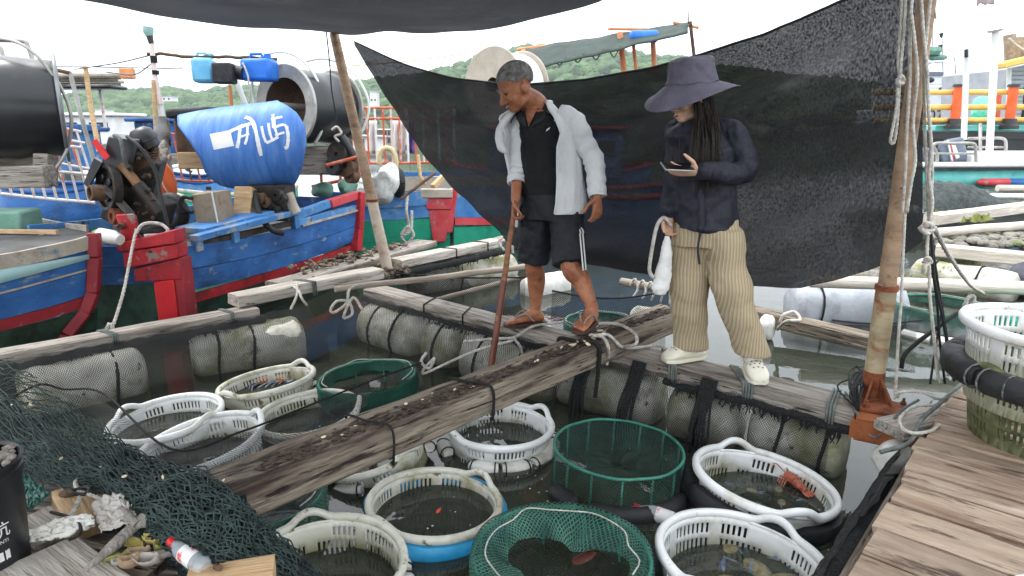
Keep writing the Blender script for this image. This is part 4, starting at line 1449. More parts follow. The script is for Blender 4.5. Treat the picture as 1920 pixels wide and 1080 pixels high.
# netting skirts
def skirt(label, fn_top, L0, nrm, n=60, bulge=.22, drop=.62, seed=0, mat=black_net, z_top=.34, scal=.05):
  """net hung from the board, over the floats and down into the water"""
  m = MB()
  def fn(u, v):
    p = fn_top(u)
    z = z_top - drop * v
    s = sin(min(1, v * 1.35) * pi * .62)
    off = .085 + bulge * s * (1 + .18 * nz(u * 9, seed)) * (1 - (.75 if seed == 3 else 0) * max(0, u - .45) / .55) + .015 * nz(u * 30, v * 8, seed) + .01
    sag = scal * abs(sin(u * 13 + seed)) * (v < .08)
    return V((p.x, p.y, z)) + nrm * off + V((0, 0, .012 * nz(u * 25, v * 6, seed + 3) - sag * 0))
  m.grid(fn, n, 18, lambda u, v: (u * L0, v * drop * 1.25))
  return m.build('cage_net', mat, None, label, 'net', 'black nets hung in the cage', ang=180)

def hem_bunch(label, fn_top, nrm, n=44, seed=0, r=.022, z=.315, off=.085):
  P, rs = [], []
  for i in range(n + 1):
    u = i / n
    p = fn_top(u)
    P.append(V((p.x, p.y, z - .012 * abs(nz(u * 14, seed)) - .02 * nz(u * 5, seed + 2))) + nrm * (off + .01 * nz(u * 22, seed)))
    rs.append(r * (1 + .55 * nz(u * 26, seed + 1) + .3 * nz(u * 60, seed)))
  m = MB()
  m.tube(P, [max(.006, x) for x in rs], 8)
  # hanging wrinkled tufts
  rnd_ = random.Random(seed)
  for i in range(60):
    k = rnd_.randrange(1, n)
    p = P[k] + V((0, 0, -.005))
    ln = rnd_.uniform(.02, .07)
    m.tube([p, p + nrm * .012 + V((rnd_.gauss(0, .006), rnd_.gauss(0, .006), -ln * .5)), p + nrm * .012 + V((rnd_.gauss(0, .012), 0, -ln))], [.006, .005, .002], 4)
  return m.build('net_hem', mk('bunched_net', S(18, 19, 20), S(48, 49, 50), rough=.9, scale=90, bump=1.0, bscale=140), None, label, 'net', ang=70)

skirt('black net hung from the left board over two floats', lambda u: bl[0].lerp(bl[1], .02 + u * 1.2), 2.9, nl, 60, .30, .52, 1)
hem_bunch('bunched black net edge under the long left board', lambda u: bl[0].lerp(bl[1], .04 + u * .98), nl, 60, 1, .026, .30)
skirt('black net hung from the walkway under the man', lambda u: wk[0].lerp(wk[1], u * 1.02 - .02), 2.4, wnrm, 56, .25, .5, 2)
hem_bunch('bunched black net edge under the far walkway', lambda u: wk[0].lerp(wk[1], u), wnrm, 56, 2, .018, .305, .105)
skirt('black net hung from the walkway under the woman', lambda u: wk2[0].lerp(wk2[1], u * 1.04 - .10), 2.2, wn2, 60, .15, .46, 3)
hem_bunch('bunched black net edge under the woman', lambda u: wk2[0].lerp(wk2[1], .35 + u * .66), wn2, 44, 3, .020, .295, .11)
skirt('black net hung from the upper boards behind the walkway', lambda u: b3[0].lerp(b3[1], u), 2.2, V((.55, -.83, 0)), 40, .14, .5, 4)
hem_bunch('dark bunched net along the pale board right of the pole', lambda u: b4[0].lerp(b4[1], u * 1.3), V((.55, -.83, 0)), 40, 4, .035, .34, .12)
# dark net straps hanging down over the floats under the woman
for k, (t, lb) in enumerate([(.245, 'wide black net strap hanging left under the woman'), (.53, 'wide black net strap hanging between the clogs'), (.02, 'black net strap hanging where the beam crosses the walkway')]):
  m = MB()
  for j in range(9):
    p = wk2[0].lerp(wk2[1], t) + wd2 * (j - 4) * .009 + wn2 * .112
    q = p + wd2 * random.gauss(0, .015)
    m.tube(spline([V((p.x, p.y, .37)), V((p.x, p.y, .26)) + wn2 * .06, V((q.x, q.y, .12)) + wn2 * .13, V((q.x, q.y, -.05)) + wn2 * (.13 + random.gauss(0, .02))], 4), random.uniform(.006, .012), 5)
  m.build('net_strap', mk('bunched_net', S(18, 19, 20), S(48, 49, 50)), None, lb, 'strap', ang=70)
# net along the deck edge
DE0, DE1 = start + V((0, 0, -.10)), start + ev * 2.2 + V((0, 0, -.10))
dn = -eu
m = MB()
P, rs = [], []
for i in range(40):
  u = i / 39
  p = DE0.lerp(DE1, u) + dn * (.05 + .05 * sin(u * 3) + .02 * nz(u * 9, 4)) + V((0, 0, -.05 - .16 * sin(min(1, u * 1.5) * pi) + .03 * nz(u * 12, 1)))
  P.append(p)
  rs.append(.045 * (1 + .5 * nz(u * 14, 2)))
m.tube(P, rs, 10)
m.build('net_bundle', mk('bunched_net', S(18, 19, 20), S(48, 49, 50)), None, 'thick black net bundle along the deck edge', 'net', ang=70)
skirt('black net sheet hanging beside the deck planks', lambda u: DE0.lerp(DE1, u), 1.8, dn, 40, .10, .5, 7, black_net_dense, .33)
# net triangle by the rusty foot
# loose black net draped over the two left baskets
def drape(label, ctrl, n=(26, 14), seed=0, mat=black_net, name='net_sheet', k=1.0):
  rows, cols = len(ctrl), len(ctrl[0])
  def fn(u, v):
    x, y = u * (rows - 1), v * (cols - 1)
    i, j = min(int(x), rows - 2), min(int(y), cols - 2)
    p = lerp(lerp(V(ctrl[i][j]), V(ctrl[i + 1][j]), x - i), lerp(V(ctrl[i][j + 1]), V(ctrl[i + 1][j + 1]), x - i), y - j)
    return p + V((0, 0, .014 * nz(u * 7, v * 6, seed))) + V((.01 * nz(u * 9, v * 9, seed + 5), 0, 0))
  L1 = (V(ctrl[0][0]) - V(ctrl[-1][0])).length
  L2 = (V(ctrl[0][0]) - V(ctrl[0][-1])).length
  m = MB()
  m.grid(fn, n[0], n[1], lambda u, v: (u * L1 * k, v * L2 * k))
  return m.build(name, mat, None, label, 'net', ang=180)
drape('black net sheet draped over the two left white baskets', [
  [G(110, 735, .26), G(170, 790, .12), G(215, 870, .03)],
  [G(195, 752, .24), G(215, 815, .17), G(250, 890, .04)],
  [G(310, 838, .20), G(270, 850, .19), G(300, 900, .12)],
  [G(450, 815, .215), G(400, 850, .21), G(350, 893, .21)],
  [G(560, 770, .215), G(530, 812, .20), G(440, 880, .20)],
  [G(690, 718, .22), G(690, 760, .20), G(560, 830, .20)]], (60, 20), 3)
rope('cord', [G(-20, 770, .36), G(70, 722, .34), G(120, 730, .28), G(195, 738, .26), G(320, 842, .205), G(450, 810, .22), G(560, 768, .225), G(690, 716, .225), G(790, 680, .25)], .006, cord_black, label='black cord running over the baskets along the net sheet', cat='cord')
# ------------------------------------------------------------------ people
def loft(mb, rings, n=20, caps=True):
  """rings: (centre, half vector a, half vector b)"""
  vs, fs = [], []
  for c, a, b in rings:
    for k in range(n):
      t = 2 * pi * k / n
      vs.append(V(c) + V(a) * cos(t) + V(b) * sin(t))
  for i in range(len(rings) - 1):
    for k in range(n):
      fs.append((i * n + k, i * n + (k + 1) % n, (i + 1) * n + (k + 1) % n, (i + 1) * n + k))
  if caps:
    fs.append(tuple(reversed(range(n))))
    fs.append(tuple((len(rings) - 1) * n + k for k in range(n)))
  mb.add(vs, fs)

def limb(mb, pts, rs, n=12, sub=5):
  P = spline(pts, sub)
  R_ = []
  for i in range(len(P)):
    x = i / sub
    j = min(int(x), len(rs) - 2)
    t = x - j
    t = t * t * (3 - 2 * t)
    R_.append(lerp(rs[j], rs[j + 1], t))
  mb.tube(P, R_, n)
  for p, r in ((P[0], R_[0]), (P[-1], R_[-1])):
    mb.ell(p, r, n, 8)

def fuse(mb, name, mat, parent, vox=.007, smooth=4, sfac=.5, disp=None):
  o = mb.build(name, mat, parent, ang=180)
  r_ = o.modifiers.new('fuse', 'REMESH')
  r_.mode = 'VOXEL'
  r_.voxel_size = vox
  r_.use_smooth_shade = True
  if smooth:
    s_ = o.modifiers.new('smooth', 'SMOOTH')
    s_.factor = sfac
    s_.iterations = smooth
  for i, (sc_, st) in enumerate(disp or []):
    tx = bpy.data.textures.new(name + '_folds', 'CLOUDS')
    tx.noise_scale = sc_
    tx.noise_depth = 2
    d_ = o.modifiers.new('folds', 'DISPLACE')
    d_.texture = tx
    d_.strength = st
    d_.mid_level = .5
    d_.texture_coords = 'LOCAL'
  return o

def hand(mb, w, d, s, n, curl=(.35, .5, .5), sc=1.0, spread=.06, thumb_in=.25, finger_curl=None):
  """w wrist, d towards the fingers, s towards the thumb, n towards the palm side"""
  w, d, s, n = V(w), V(d).normalized(), V(s), V(n)
  s = (s - d * s.dot(d)).normalized()
  n = d.cross(s) if d.cross(s).dot(n) > 0 else s.cross(d)
  loft(mb, [(w, s * .026 * sc, n * .020 * sc), (w + d * .03 * sc, s * .034 * sc, n * .018 * sc), (w + d * .07 * sc, s * .041 * sc, n * .015 * sc), (w + d * .095 * sc, s * .040 * sc, n * .012 * sc)], 14)
  L_ = (.070, .080, .074, .058)
  for i, off in enumerate((.030, .010, -.011, -.031)):
    p = w + d * .088 * sc + s * off * sc
    q = d + s * off * spread * 30
    q.normalize()
    pts = [p - d * .02 * sc, p]
    ang = 0
    for j, fr in enumerate((.42, .32, .26)):
      ang += (finger_curl[i][j] if finger_curl else curl[j])
      dv = q * cos(ang) + n * sin(ang)
      pts.append(pts[-1] + dv * L_[i] * fr * sc)
    rr = .0088 * sc * (1 if i < 3 else .88)
    mb.tube(pts, [rr * 1.1, rr * 1.1, rr, rr * .92, rr * .72], 8)
    mb.ell(pts[-1], rr * .75, 8, 6)
  p = w + d * .022 * sc + s * .026 * sc
  v1 = (d * .55 + s * .75 + n * thumb_in).normalized()
  v2 = (d * .85 + s * .25 + n * (thumb_in + .25)).normalized()
  t1 = p + v1 * .045 * sc
  t2 = t1 + v2 * .034 * sc
  t3 = t2 + (v2 + n * .2).normalized() * .024 * sc
  mb.tube([p, t1, t2, t3], [.015 * sc, .0115 * sc, .0105 * sc, .008 * sc], 8)
  mb.ell(t3, .008 * sc, 8, 6)
  return t3

def head(mb, c, f, up, sc=1.0, jaw=1.0):
  """adds the skull to mb and returns the local->world function"""
  f, up = V(f).normalized(), V(up)
  s = up.cross(f).normalized()
  up = f.cross(s)
  R = Mx((f, s, up)).transposed()
  P = lambda x, y, z: V(c) + R @ V((x, y, z)) * sc
  e = lambda p, r: mb.ell(P(*p), V(r) * sc, 16, 10, R)
  e((-.012, 0, .040), (.100, .078, .084))
  e((.010, 0, .0), (.086, .074, .08))
  e((.038, 0, -.040), (.056, .060 * jaw, .072))
  e((.058, 0, -.088), (.034, .036 * jaw, .026))
  e((.020, 0, -.078), (.055, .056 * jaw, .032))
  for y in (-1, 1):
    e((.062, y * .036, -.030), (.030, .026, .026))       # cheek bones
    e((.079, y * .030, .016), (.016, .026, .010))       # brow
    e((-.006, y * .080, -.016), (.021, .009, .034))       # ear
    e((.002, y * .086, -.010), (.014, .008, .024))
    e((.098, y * .014, -.040), (.012, .010, .009))       # nostril
  mb.tube([P(.088, 0, .012), P(.104, 0, -.018), P(.116, 0, -.038)], [.009 * sc, .011 * sc, .014 * sc], 10)
  e((.112, 0, -.038), (.014, .014, .012))
  e((.093, 0, -.066), (.010, .024, .0065))
  e((.092, 0, -.078), (.010, .021, .0065))
  return P, R

skin = mk('tanned_skin', S(146, 90, 63), S(182, 122, 90), rough=.48, scale=9, dirt=[(S(122, 68, 47), 14, .52, .70), (S(196, 140, 108), 25, .60, .72)], bump=.3, bscale=70)
skin_pale = mk('pale_skin', S(206, 160, 134), S(222, 180, 156), rough=.5, scale=14, bump=.08, bscale=90)
hair_grey = mk('cropped_grey_hair', S(92, 88, 85), S(172, 168, 164), rough=.9, scale=26, bump=1.0, bscale=160)
hair_black = mk('black_hair', S(24, 19, 17), S(56, 44, 38), rough=.45, scale=30, stretch=(1, 1, .1), bump=.5, bscale=120)
cloth_white = mk('white_jacket', S(204, 206, 208), S(226, 227, 228), rough=.75, scale=7, stretch=(1, 1, .45), bump=.75, bscale=11, dirt=(S(170, 172, 172), 8, .6, .8))
cloth_black = mk('black_polo', S(16, 16, 18), S(26, 26, 29), rough=.85, scale=9, bump=.8, bscale=12)
cloth_short = mk('navy_shorts', S(20, 22, 28), S(33, 36, 43), rough=.68, scale=8, stretch=(1, 1, .5), bump=.8, bscale=11)
cloth_navy = mk('navy_shirt', S(26, 27, 38), S(42, 43, 56), rough=.62, scale=7, stretch=(1, 1, .6), bump=1.0, bscale=9)
hat_cloth = mk('grey_violet_hat', S(94, 90, 104), S(116, 111, 125), rough=.8, scale=10, bump=.5, bscale=14)
sandal_mat = mk('brown_sandal', S(60, 40, 36), S(84, 58, 50), rough=.6, scale=9)
clog_mat = mk('cream_clog', S(214, 208, 188), S(226, 222, 206), rough=.5, scale=8, dirt=(S(180, 168, 140), 9, .62, .8))
white_cotton = mk('white_cotton', S(214, 213, 208), S(230, 229, 226), rough=.85, scale=9, bump=.3, bscale=30)

def stripe_material():
  m = bpy.data.materials.new('striped_khaki')
  m.use_nodes = True
  t = m.node_tree
  L, N = t.links.new, t.nodes.new
  p = t.nodes['Principled BSDF']
  p.inputs['Roughness'].default_value = .85
  tcn = N('ShaderNodeTexCoord')
  n0 = N('ShaderNodeTexNoise')
  n0.inputs['Scale'].default_value = 6
  L(tcn.outputs['Object'], n0.inputs['Vector'])
  ad = N('ShaderNodeVectorMath')
  ad.operation = 'MULTIPLY_ADD'
  L(n0.outputs['Color'], ad.inputs[0])
  ad.inputs[1].default_value = (.02, .02, 0)
  L(tcn.outputs['Object'], ad.inputs[2])
  wv = N('ShaderNodeTexWave')
  wv.wave_type = 'BANDS'
  wv.bands_direction = 'X'
  wv.inputs['Scale'].default_value = 20
  wv.inputs['Distortion'].default_value = .5
  L(ad.outputs[0], wv.inputs['Vector'])
  wv2 = N('ShaderNodeTexWave')
  wv2.bands_direction = 'X'
  wv2.inputs['Scale'].default_value = 41
  L(ad.outputs[0], wv2.inputs['Vector'])
  r = N('ShaderNodeValToRGB')
  r.color_ramp.elements[0].position = .35
  r.color_ramp.elements[1].position = .7
  r.color_ramp.elements[0].color = S(156, 140, 110)
  r.color_ramp.elements[1].color = S(184, 168, 138)
  L(wv.outputs['Fac'], r.inputs['Fac'])
  mx_ = N('ShaderNodeMix')
  mx_.data_type = 'RGBA'
  mr = N('ShaderNodeMapRange')
  mr.inputs['From Min'].default_value = .75
  mr.inputs['From Max'].default_value = .95
  mr.inputs['To Max'].default_value = .55
  L(wv2.outputs['Fac'], mr.inputs['Value'])
  L(mr.outputs['Result'], mx_.inputs['Factor'])
  L(r.outputs['Color'], mx_.inputs['A'])
  mx_.inputs['B'].default_value = S(128, 116, 100)
  L(mx_.outputs['Result'], p.inputs['Base Color'])
  return m
khaki = stripe_material()

# ================= the man
def build_man():
  Z = V((0, 0, 1))
  fw = V((-.46, -.89, 0)).normalized()          # chest direction
  sl = V((.89, -.46, 0)).normalized()           # towards his left (right in the picture)
  neck = W(1006, 196, 3.99)
  chest = W(1024, 255, 4.0)
  waist = W(1030, 345, 3.98)
  pelv = W(1032, 392, 3.98)
  hd = W(968, 162, 3.93)
  shL, elL, wrL = W(1080, 226, 3.90), W(1114, 302, 3.88), W(1120, 366, 3.80)
  shR, elR, wrR = W(972, 236, 4.08), W(971, 312, 4.03), W(967, 374, 3.92)
  hpL, knL, anL = W(1060, 405, 3.93), W(1069, 498, 3.80), W(1110, 574, 3.75)
  hpR, knR, anR = W(1006, 405, 4.04), W(1001, 492, 4.08), W(1004, 578, 4.19)
  o = root('person', 'man in open white jacket and dark shorts leaning on a wooden stick', 'person', (pelv.x, pelv.y, .40))
  b = MB()
  hf = V((-.86, -.36, -.56))
  P, R = head(b, hd, hf, V((-.40, -.2, .9)), 1.08, 1.08)
  limb(b, [hd + V((.03, .02, -.05)), neck + V((0, 0, .0)), neck + V((.01, .0, -.06))], [.066, .066, .078])
  spine = [(neck + V((0, 0, -.03)), .10, .075), (chest + V((0, 0, .06)), .165, .10), (chest - V((0, 0, .02)), .165, .105), (waist, .145, .10), (pelv, .155, .11)]
  loft(b, [(c, sl * w_, fw * d_) for c, w_, d_ in spine])
  limb(b, [shL + V((-.03, .02, -.02)), elL, wrL], [.044, .040, .029])
  limb(b, [shR + V((.03, -.02, -.02)), elR, wrR], [.044, .040, .029])
  limb(b, [hpL, knL, knL.lerp(anL, .35) + V((.015, .02, 0)), anL], [.085, .058, .060, .037])
  limb(b, [hpR, knR, knR.lerp(anR, .35) + V((.012, .02, 0)), anR], [.085, .058, .060, .037])
  # left hand hangs half curled
  hand(b, wrL + V((0, 0, -.005)), V((.02, -.10, -1)), V((-.75, -.6, 0)), V((-.55, .8, 0)), (.30, .45, .4), 1.0)
  # right hand closed round the stick
  top = wrR + V((0, 0, -.0))
  hand(b, top, V((-.12, -.16, -1)), V((-.25, -.95, .1)), V((.9, -.2, 0)), (.8, 1.0, .8), 1.02, thumb_in=.5)
  # feet
  def foot(an, toe, zs):
    d_ = V((toe.x - an.x, toe.y - an.y, 0)).normalized()
    s_ = Z.cross(d_)
    base = V((an.x, an.y, zs))
    heel = base - d_ * .055
    loft(b, [(heel + Z * .035, s_ * .022, Z * .026), (heel + d_ * .03 + Z * .045, s_ * .033, Z * .042), (base + Z * .055, s_ * .036, Z * .052), (base + d_ * .07 + Z * .040, s_ * .040, Z * .034), (base + d_ * .13 + Z * .026, s_ * .047, Z * .020), (base + d_ * .155 + Z * .022, s_ * .046, Z * .016)], 16)
    limb(b, [an, base + Z * .07], [.037, .040])
    for i, (y, ln, r_) in enumerate(((.034, .052, .0135), (.014, .050, .010), (-.004, .044, .0095), (-.021, .036, .009), (-.036, .027, .0085))):
      q = base + d_ * .145 + s_ * y + Z * .020
      b.tube([q, q + d_ * ln * .6 + Z * .002, q + d_ * ln - Z * .006], [r_ * 1.1, r_ * 1.05, r_ * .8], 8)
      b.ell(q + d_ * ln - Z * .006, r_ * .85, 8, 6)
    return base, d_, s_
  zL, zR = .535, .405
  toeL = V((anL.x - .09, anL.y - .16, 0))
  toeR = V((anR.x - .19, anR.y - .05, 0))
  fL = foot(V((anL.x, anL.y, anL.z)), toeL, zL)
  fR = foot(V((anR.x, anR.y, anR.z)), toeR, zR)
  fuse(b, 'body', skin, o, .0052, 4, .5)
  # face details
  for y in (-1, 1):
    MB().ell(P(.083, y * .031, .0), (.008, .014, .0045), 10, 6, R).build('eye', mk('eye_dark', S(34, 24, 22), S(50, 36, 32), rough=.3), o)
    m = MB()
    m.tube([P(.090, y * .014, .022), P(.094, y * .03, .027), P(.082, y * .050, .022)], [.004, .005, .003], 6)
    m.build('eyebrow', hair_grey, o)
  MB().tube([P(.100, -.020, -.072), P(.105, 0, -.0725), P(.100, .020, -.072)], .0028, 6).build('mouth', mk('lip_line', S(84, 44, 38), S(98, 54, 46), rough=.6), o)
  # cropped hair: a cap over crown, sides and back of the skull
  m = MB()
  def hair(u, v):
    a = (u - .5) * 2 * pi
    front = 1 if abs(a) < 1.0 else 0
    low = .30 if abs(a) < .9 else (-.02 if abs(a) < 1.45 else -.42)
    low = interp([(0, .34), (.8, .30), (1.15, .06), (1.5, -.16), (1.75, -.05), (2.1, -.55), (3.2, -.72)], abs(a))
    el = lerp(pi / 2, low, v)
    r = V((.1045, .0835, .090))
    q = V((r.x * cos(el) * cos(a), r.y * cos(el) * sin(a), r.z * sin(el)))
    q *= 1 + .012 * nz(a * 5, el * 6)
    return P(-.012 + q.x, q.y, .038 + q.z)
  m.grid(hair, 48, 14)
  hr = m.build('hair', hair_grey, o, ang=180)
  # black polo shirt
  t = MB()
  spine2 = [(neck + V((.005, .0, -.02)), .078, .066), (neck + V((.005, 0, -.055)), .13, .088), (chest + V((0, 0, .06)), .180, .118), (chest - V((0, 0, .03)), .178, .124), (waist, .162, .124), (pelv + V((0, 0, .07)), .168, .128)]
  loft(t, [(c, sl * w_, fw * d_) for c, w_, d_ in spine2], 28)
  fuse(t, 'polo_shirt', cloth_black, o, .008, 3, .5, [(.10, .030), (.04, .010)])
  # collar wings of the polo and the bare V at the neck
  cm = MB()
  for s_ in (-1, 1):
    c0 = neck + sl * s_ * .072 + fw * .02 + Z * .015
    c1 = neck + fw * .105 + sl * s_ * .012 - Z * .13
    c2 = neck + fw * .085 + sl * s_ * .085 - Z * .085
    c3 = neck + sl * s_ * .098 + fw * .0 - Z * .03
    c4 = neck - fw * .062 + Z * .02
    c5 = neck - fw * .075 - Z * .03
    cm.add([c4, c0, c1, c2, c3, c5], [(0, 1, 4, 5), (1, 2, 3, 4)])
  cm.build('polo_collar', mk('charcoal_collar', S(40, 40, 44), S(54, 54, 58), rough=.85), o, ang=180, solid=.006)
  vm = MB()
  vm.add([neck + fw * .070 + sl * .045 - Z * .01, neck + fw * .070 - sl * .045 - Z * .01, neck + fw * .1035 - Z * .125, neck + fw * .098 - Z * .05], [(0, 3, 2), (1, 2, 3), (0, 1, 3)])
  vm.build('neck_skin', skin, o, ang=180, solid=.004)
  # shorts
  t = MB()
  loft(t, [(pelv + V((0, 0, .10)), sl * .165, fw * .125), (pelv, sl * .180, fw * .138), (pelv - V((0, 0, .06)), sl * .178, fw * .135)], 28)
  # hems: flared open ends
  for h_, k_ in ((hpL, knL), (hpR, knR)):
    d_ = (k_ - h_).normalized()
    c = h_ + V((0, 0, .05))
    e_ = h_.lerp(k_, .97)
    s1 = (sl - d_ * sl.dot(d_)).normalized()
    s2 = d_.cross(s1)
    loft(t, [(c, s1 * .098, s2 * .105), (c.lerp(e_, .4), s1 * .099, s2 * .104), (e_, s1 * .104, s2 * .100)], 24)
  fuse(t, 'shorts', cloth_short, o, .008, 2, .5, [(.11, .030), (.04, .010)])
  # two white side stripes on his left side
  for j in range(2):
    m = MB()
    pts = []
    for i in range(14):
      u = i / 13
      c = (pelv + V((0, 0, .06))).lerp(hpL.lerp(knL, 1.02), u)
      q = hpL.lerp(knL, max(0, u * 1.16 - .13))
      wdt = interp([(0, .176), (.25, .114), (1, .110)], u)
      c = (pelv + V((0, 0, .08))).lerp(pelv - V((0, 0, .02)), u * 4) if u < .25 else q
      ang = radians(28 - j * 11)
      pts.append(c + (sl * cos(ang) + fw * sin(ang)) * (wdt + .006))
    pts = spline(pts, 2)
    vs, fs = [], []
    for i, p in enumerate(pts):
      vs += [p + fw * .0055, p - fw * .0055]
    for i in range(len(pts) - 1):
      fs.append((2 * i, 2 * i + 1, 2 * i + 3, 2 * i + 2))
    m.add(vs, fs)
    m.build('side_stripe', white_cotton, o, ang=180, solid=.006)
  # open white jacket: back and sides, then sleeves
  t = MB()
  jr = [(neck + V((0, 0, .012)), .085, .075, 62, 62), (neck + V((0, 0, -.03)), .132, .092, 56, 56), (neck + V((.01, 0, -.07)), .196, .118, 50, 52), (chest + V((.005, 0, .02)), .212, .142, 44, 50), (chest - V((0, 0, .06)), .208, .150, 40, 52), (waist + V((0, 0, .03)), .204, .156, 36, 54), (pelv + V((0, 0, .06)), .212, .164, 30, 54), (pelv + V((-.004, 0, -.005)), .216, .168, 27, 52)]
  def jk(u, v):
    x = v * (len(jr) - 1)
    i = min(int(x), len(jr) - 2)
    f_ = x - i
    c = lerp(jr[i][0], jr[i + 1][0], f_)
    w_ = lerp(jr[i][1], jr[i + 1][1], f_)
    d_ = lerp(jr[i][2], jr[i + 1][2], f_)
    aL = radians(lerp(jr[i][3], jr[i + 1][3], f_))       # opening on his left side
    aR = radians(lerp(jr[i][4], jr[i + 1][4], f_))
    a = lerp(-aR, -(2 * pi - aL), u)                    # from his right edge round the back to the left edge
    k = 1 + .06 * nz(a * 2.4, v * 3, 3) + .045 * nz(a * 6, v * 5, 8) + .02 * nz(a * 13, v * 9, 2)
    out = 1.0
    p = c + (fw * cos(a) * d_ + sl * sin(a) * w_) * k
    # front edges flare away from the body
    e = max(0, 1 - u / .10)
    p += (-sl * .05 + fw * .045) * e * sin(min(1, v * 1.15) * pi) * 1.0
    e2 = max(0, 1 - (1 - u) / .08)
    p += fw * .035 * e2 * sin(v * pi)
    if u < .25:
      p += V((0, 0, -.10)) * max(0, v - .8) / .2 * (1 - u / .25)
    return p
  t.grid(jk, 54, 30)
  jo = t.build('jacket', cloth_white, o, ang=180, solid=.008)
  def sleeve(sh, el, wr, lab, inner):
    m = MB()
    q = spline([sh + inner, sh, sh.lerp(el, .5), el, el.lerp(wr, .55), wr], 8)
    n_ = len(q)
    rs = []
    for i in range(n_):
      u = i / (n_ - 1)
      base = interp([(0, .066), (.18, .072), (.42, .060), (.62, .054), (.85, .050), (.95, .051), (1, .048)], u)
      rs.append(base * (1 + .08 * sin(u * 52 + sh.x * 9 + 2 * nz(u * 8, sh.x)) * interp([(0, .2), (.5, .6), (.75, 1), (1, .6)], u) + .05 * nz(u * 9, sh.y)))
    m.tube(q, rs, 22, caps=False)
    e = q[-1]
    m.tube([e - (q[-1] - q[-4]) * .2, e, e + (q[-1] - q[-2]).normalized() * .004], [.050, .051, .046], 22, caps=False)
    so = m.build('sleeve', cloth_white, o, ang=180, solid=.006)
    tx = bpy.data.textures.new('sleeve_folds', 'CLOUDS')
    tx.noise_scale = .09
    dm = so.modifiers.new('folds', 'DISPLACE')
    dm.texture = tx
    dm.strength = .026
    dm.texture_coords = 'LOCAL'
  sleeve(shL + V((-.02, .0, -.012)), elL, wrL + V((0, 0, -.004)), 'l', V((-.075, .03, .035)))
  sleeve(shR + V((.02, 0, -.012)), elR, elR.lerp(wrR, .50), 'r', V((.07, -.02, .035)))
  # rolled hood and lapel folds
  m = MB()
  cpts = spline([neck - fw * .075 + Z * .015, neck + sl * -.09 - fw * .01 + Z * .01, neck - sl * .13 + fw * .07 - Z * .05, neck - sl * .185 + fw * .10 - Z * .14, neck - sl * .15 + fw * .16 - Z * .23, neck - sl * .11 + fw * .16 - Z * .27], 6)
  m.tube(cpts, [interp([(0, .014), (.4, .019), (.7, .026), (.9, .022), (1, .008)], i / (len(cpts) - 1)) * (1 + .15 * nz(i * .5, 2)) for i in range(len(cpts))], 12)
  m.build('hood_fold', cloth_white, o, ang=180)
  for uu in (0, 1):
    MB().tube([jk(uu, i / 30) for i in range(31)], .0065, 7).build('zip_edge', cloth_white, o, ang=180)
  MB().tube([jk(i / 40, 0) for i in range(41)], .012, 8).build('collar_roll', cloth_white, o, ang=180)
  MB().tube([jk(i / 50, 1) for i in range(51)], .007, 7).build('hem', cloth_white, o, ang=180)
  # chest emblem and zip pull
  e0 = chest + fw * .141 + sl * .075 + V((0, 0, .035))
  for k in range(3):
    MB().box(e0 + sl * (k - 1) * .007 + Z * .004 * k, (.004, .003, .016), Mx.Rotation(.5, 3, 'Y')).build('emblem_bar', white_cotton, o)
  # flip flops
  for base, d_, s_ in (fL, fR):
    m = MB()
    prof = [(-.075, .026), (-.055, .034), (0, .037), (.07, .043), (.13, .050), (.175, .048), (.205, .034), (.215, .012)]
    top_ = [base + d_ * x + s_ * y + Z * .008 for x, y in prof] + [base + d_ * x - s_ * y + Z * .008 for x, y in reversed(prof)]
    m.poly(list(reversed(top_)), .022)
    so = m.build('sandal_sole', sandal_mat, o, bev=.003)
    for yy in (1, -1):
      MB().tube(spline([base + d_ * .02 + s_ * yy * .046 + Z * .02, base + d_ * .075 + s_ * yy * .038 + Z * .072, base + d_ * .125 + s_ * yy * .016 + Z * .052, base + d_ * .165 + s_ * .022 + Z * .018], 5), .0055, 6).build('sandal_strap', mk('grey_strap', S(128, 118, 110), S(150, 140, 130), rough=.5), o)
  # the stick in his right hand
  g = wrR + V((-.012, -.030, -.085))
  tip = W(919, 700, 3.68)
  d_ = (tip - g).normalized()
  st = root('walking_stick', 'brown wooden stick held by the man, its foot behind the beam', 'stick', tip)
  a, bq = g - d_ * .02, tip
  MB().tube([a.lerp(bq, i / 9) + V((nz(i * .8, 4), nz(i * .8, 9), 0)) * .006 for i in range(10)], [.014, .016, .016, .017, .017, .017, .018, .018, .018, .019], 10).build('shaft', stick_wood, st)
  MB().tube([bq - d_ * .55, bq], [.0192, .0198], 10).build('wet_end', mk('wet_stick_end', S(84, 40, 26), S(112, 60, 40), rough=.35), st)
  return o
build_man()

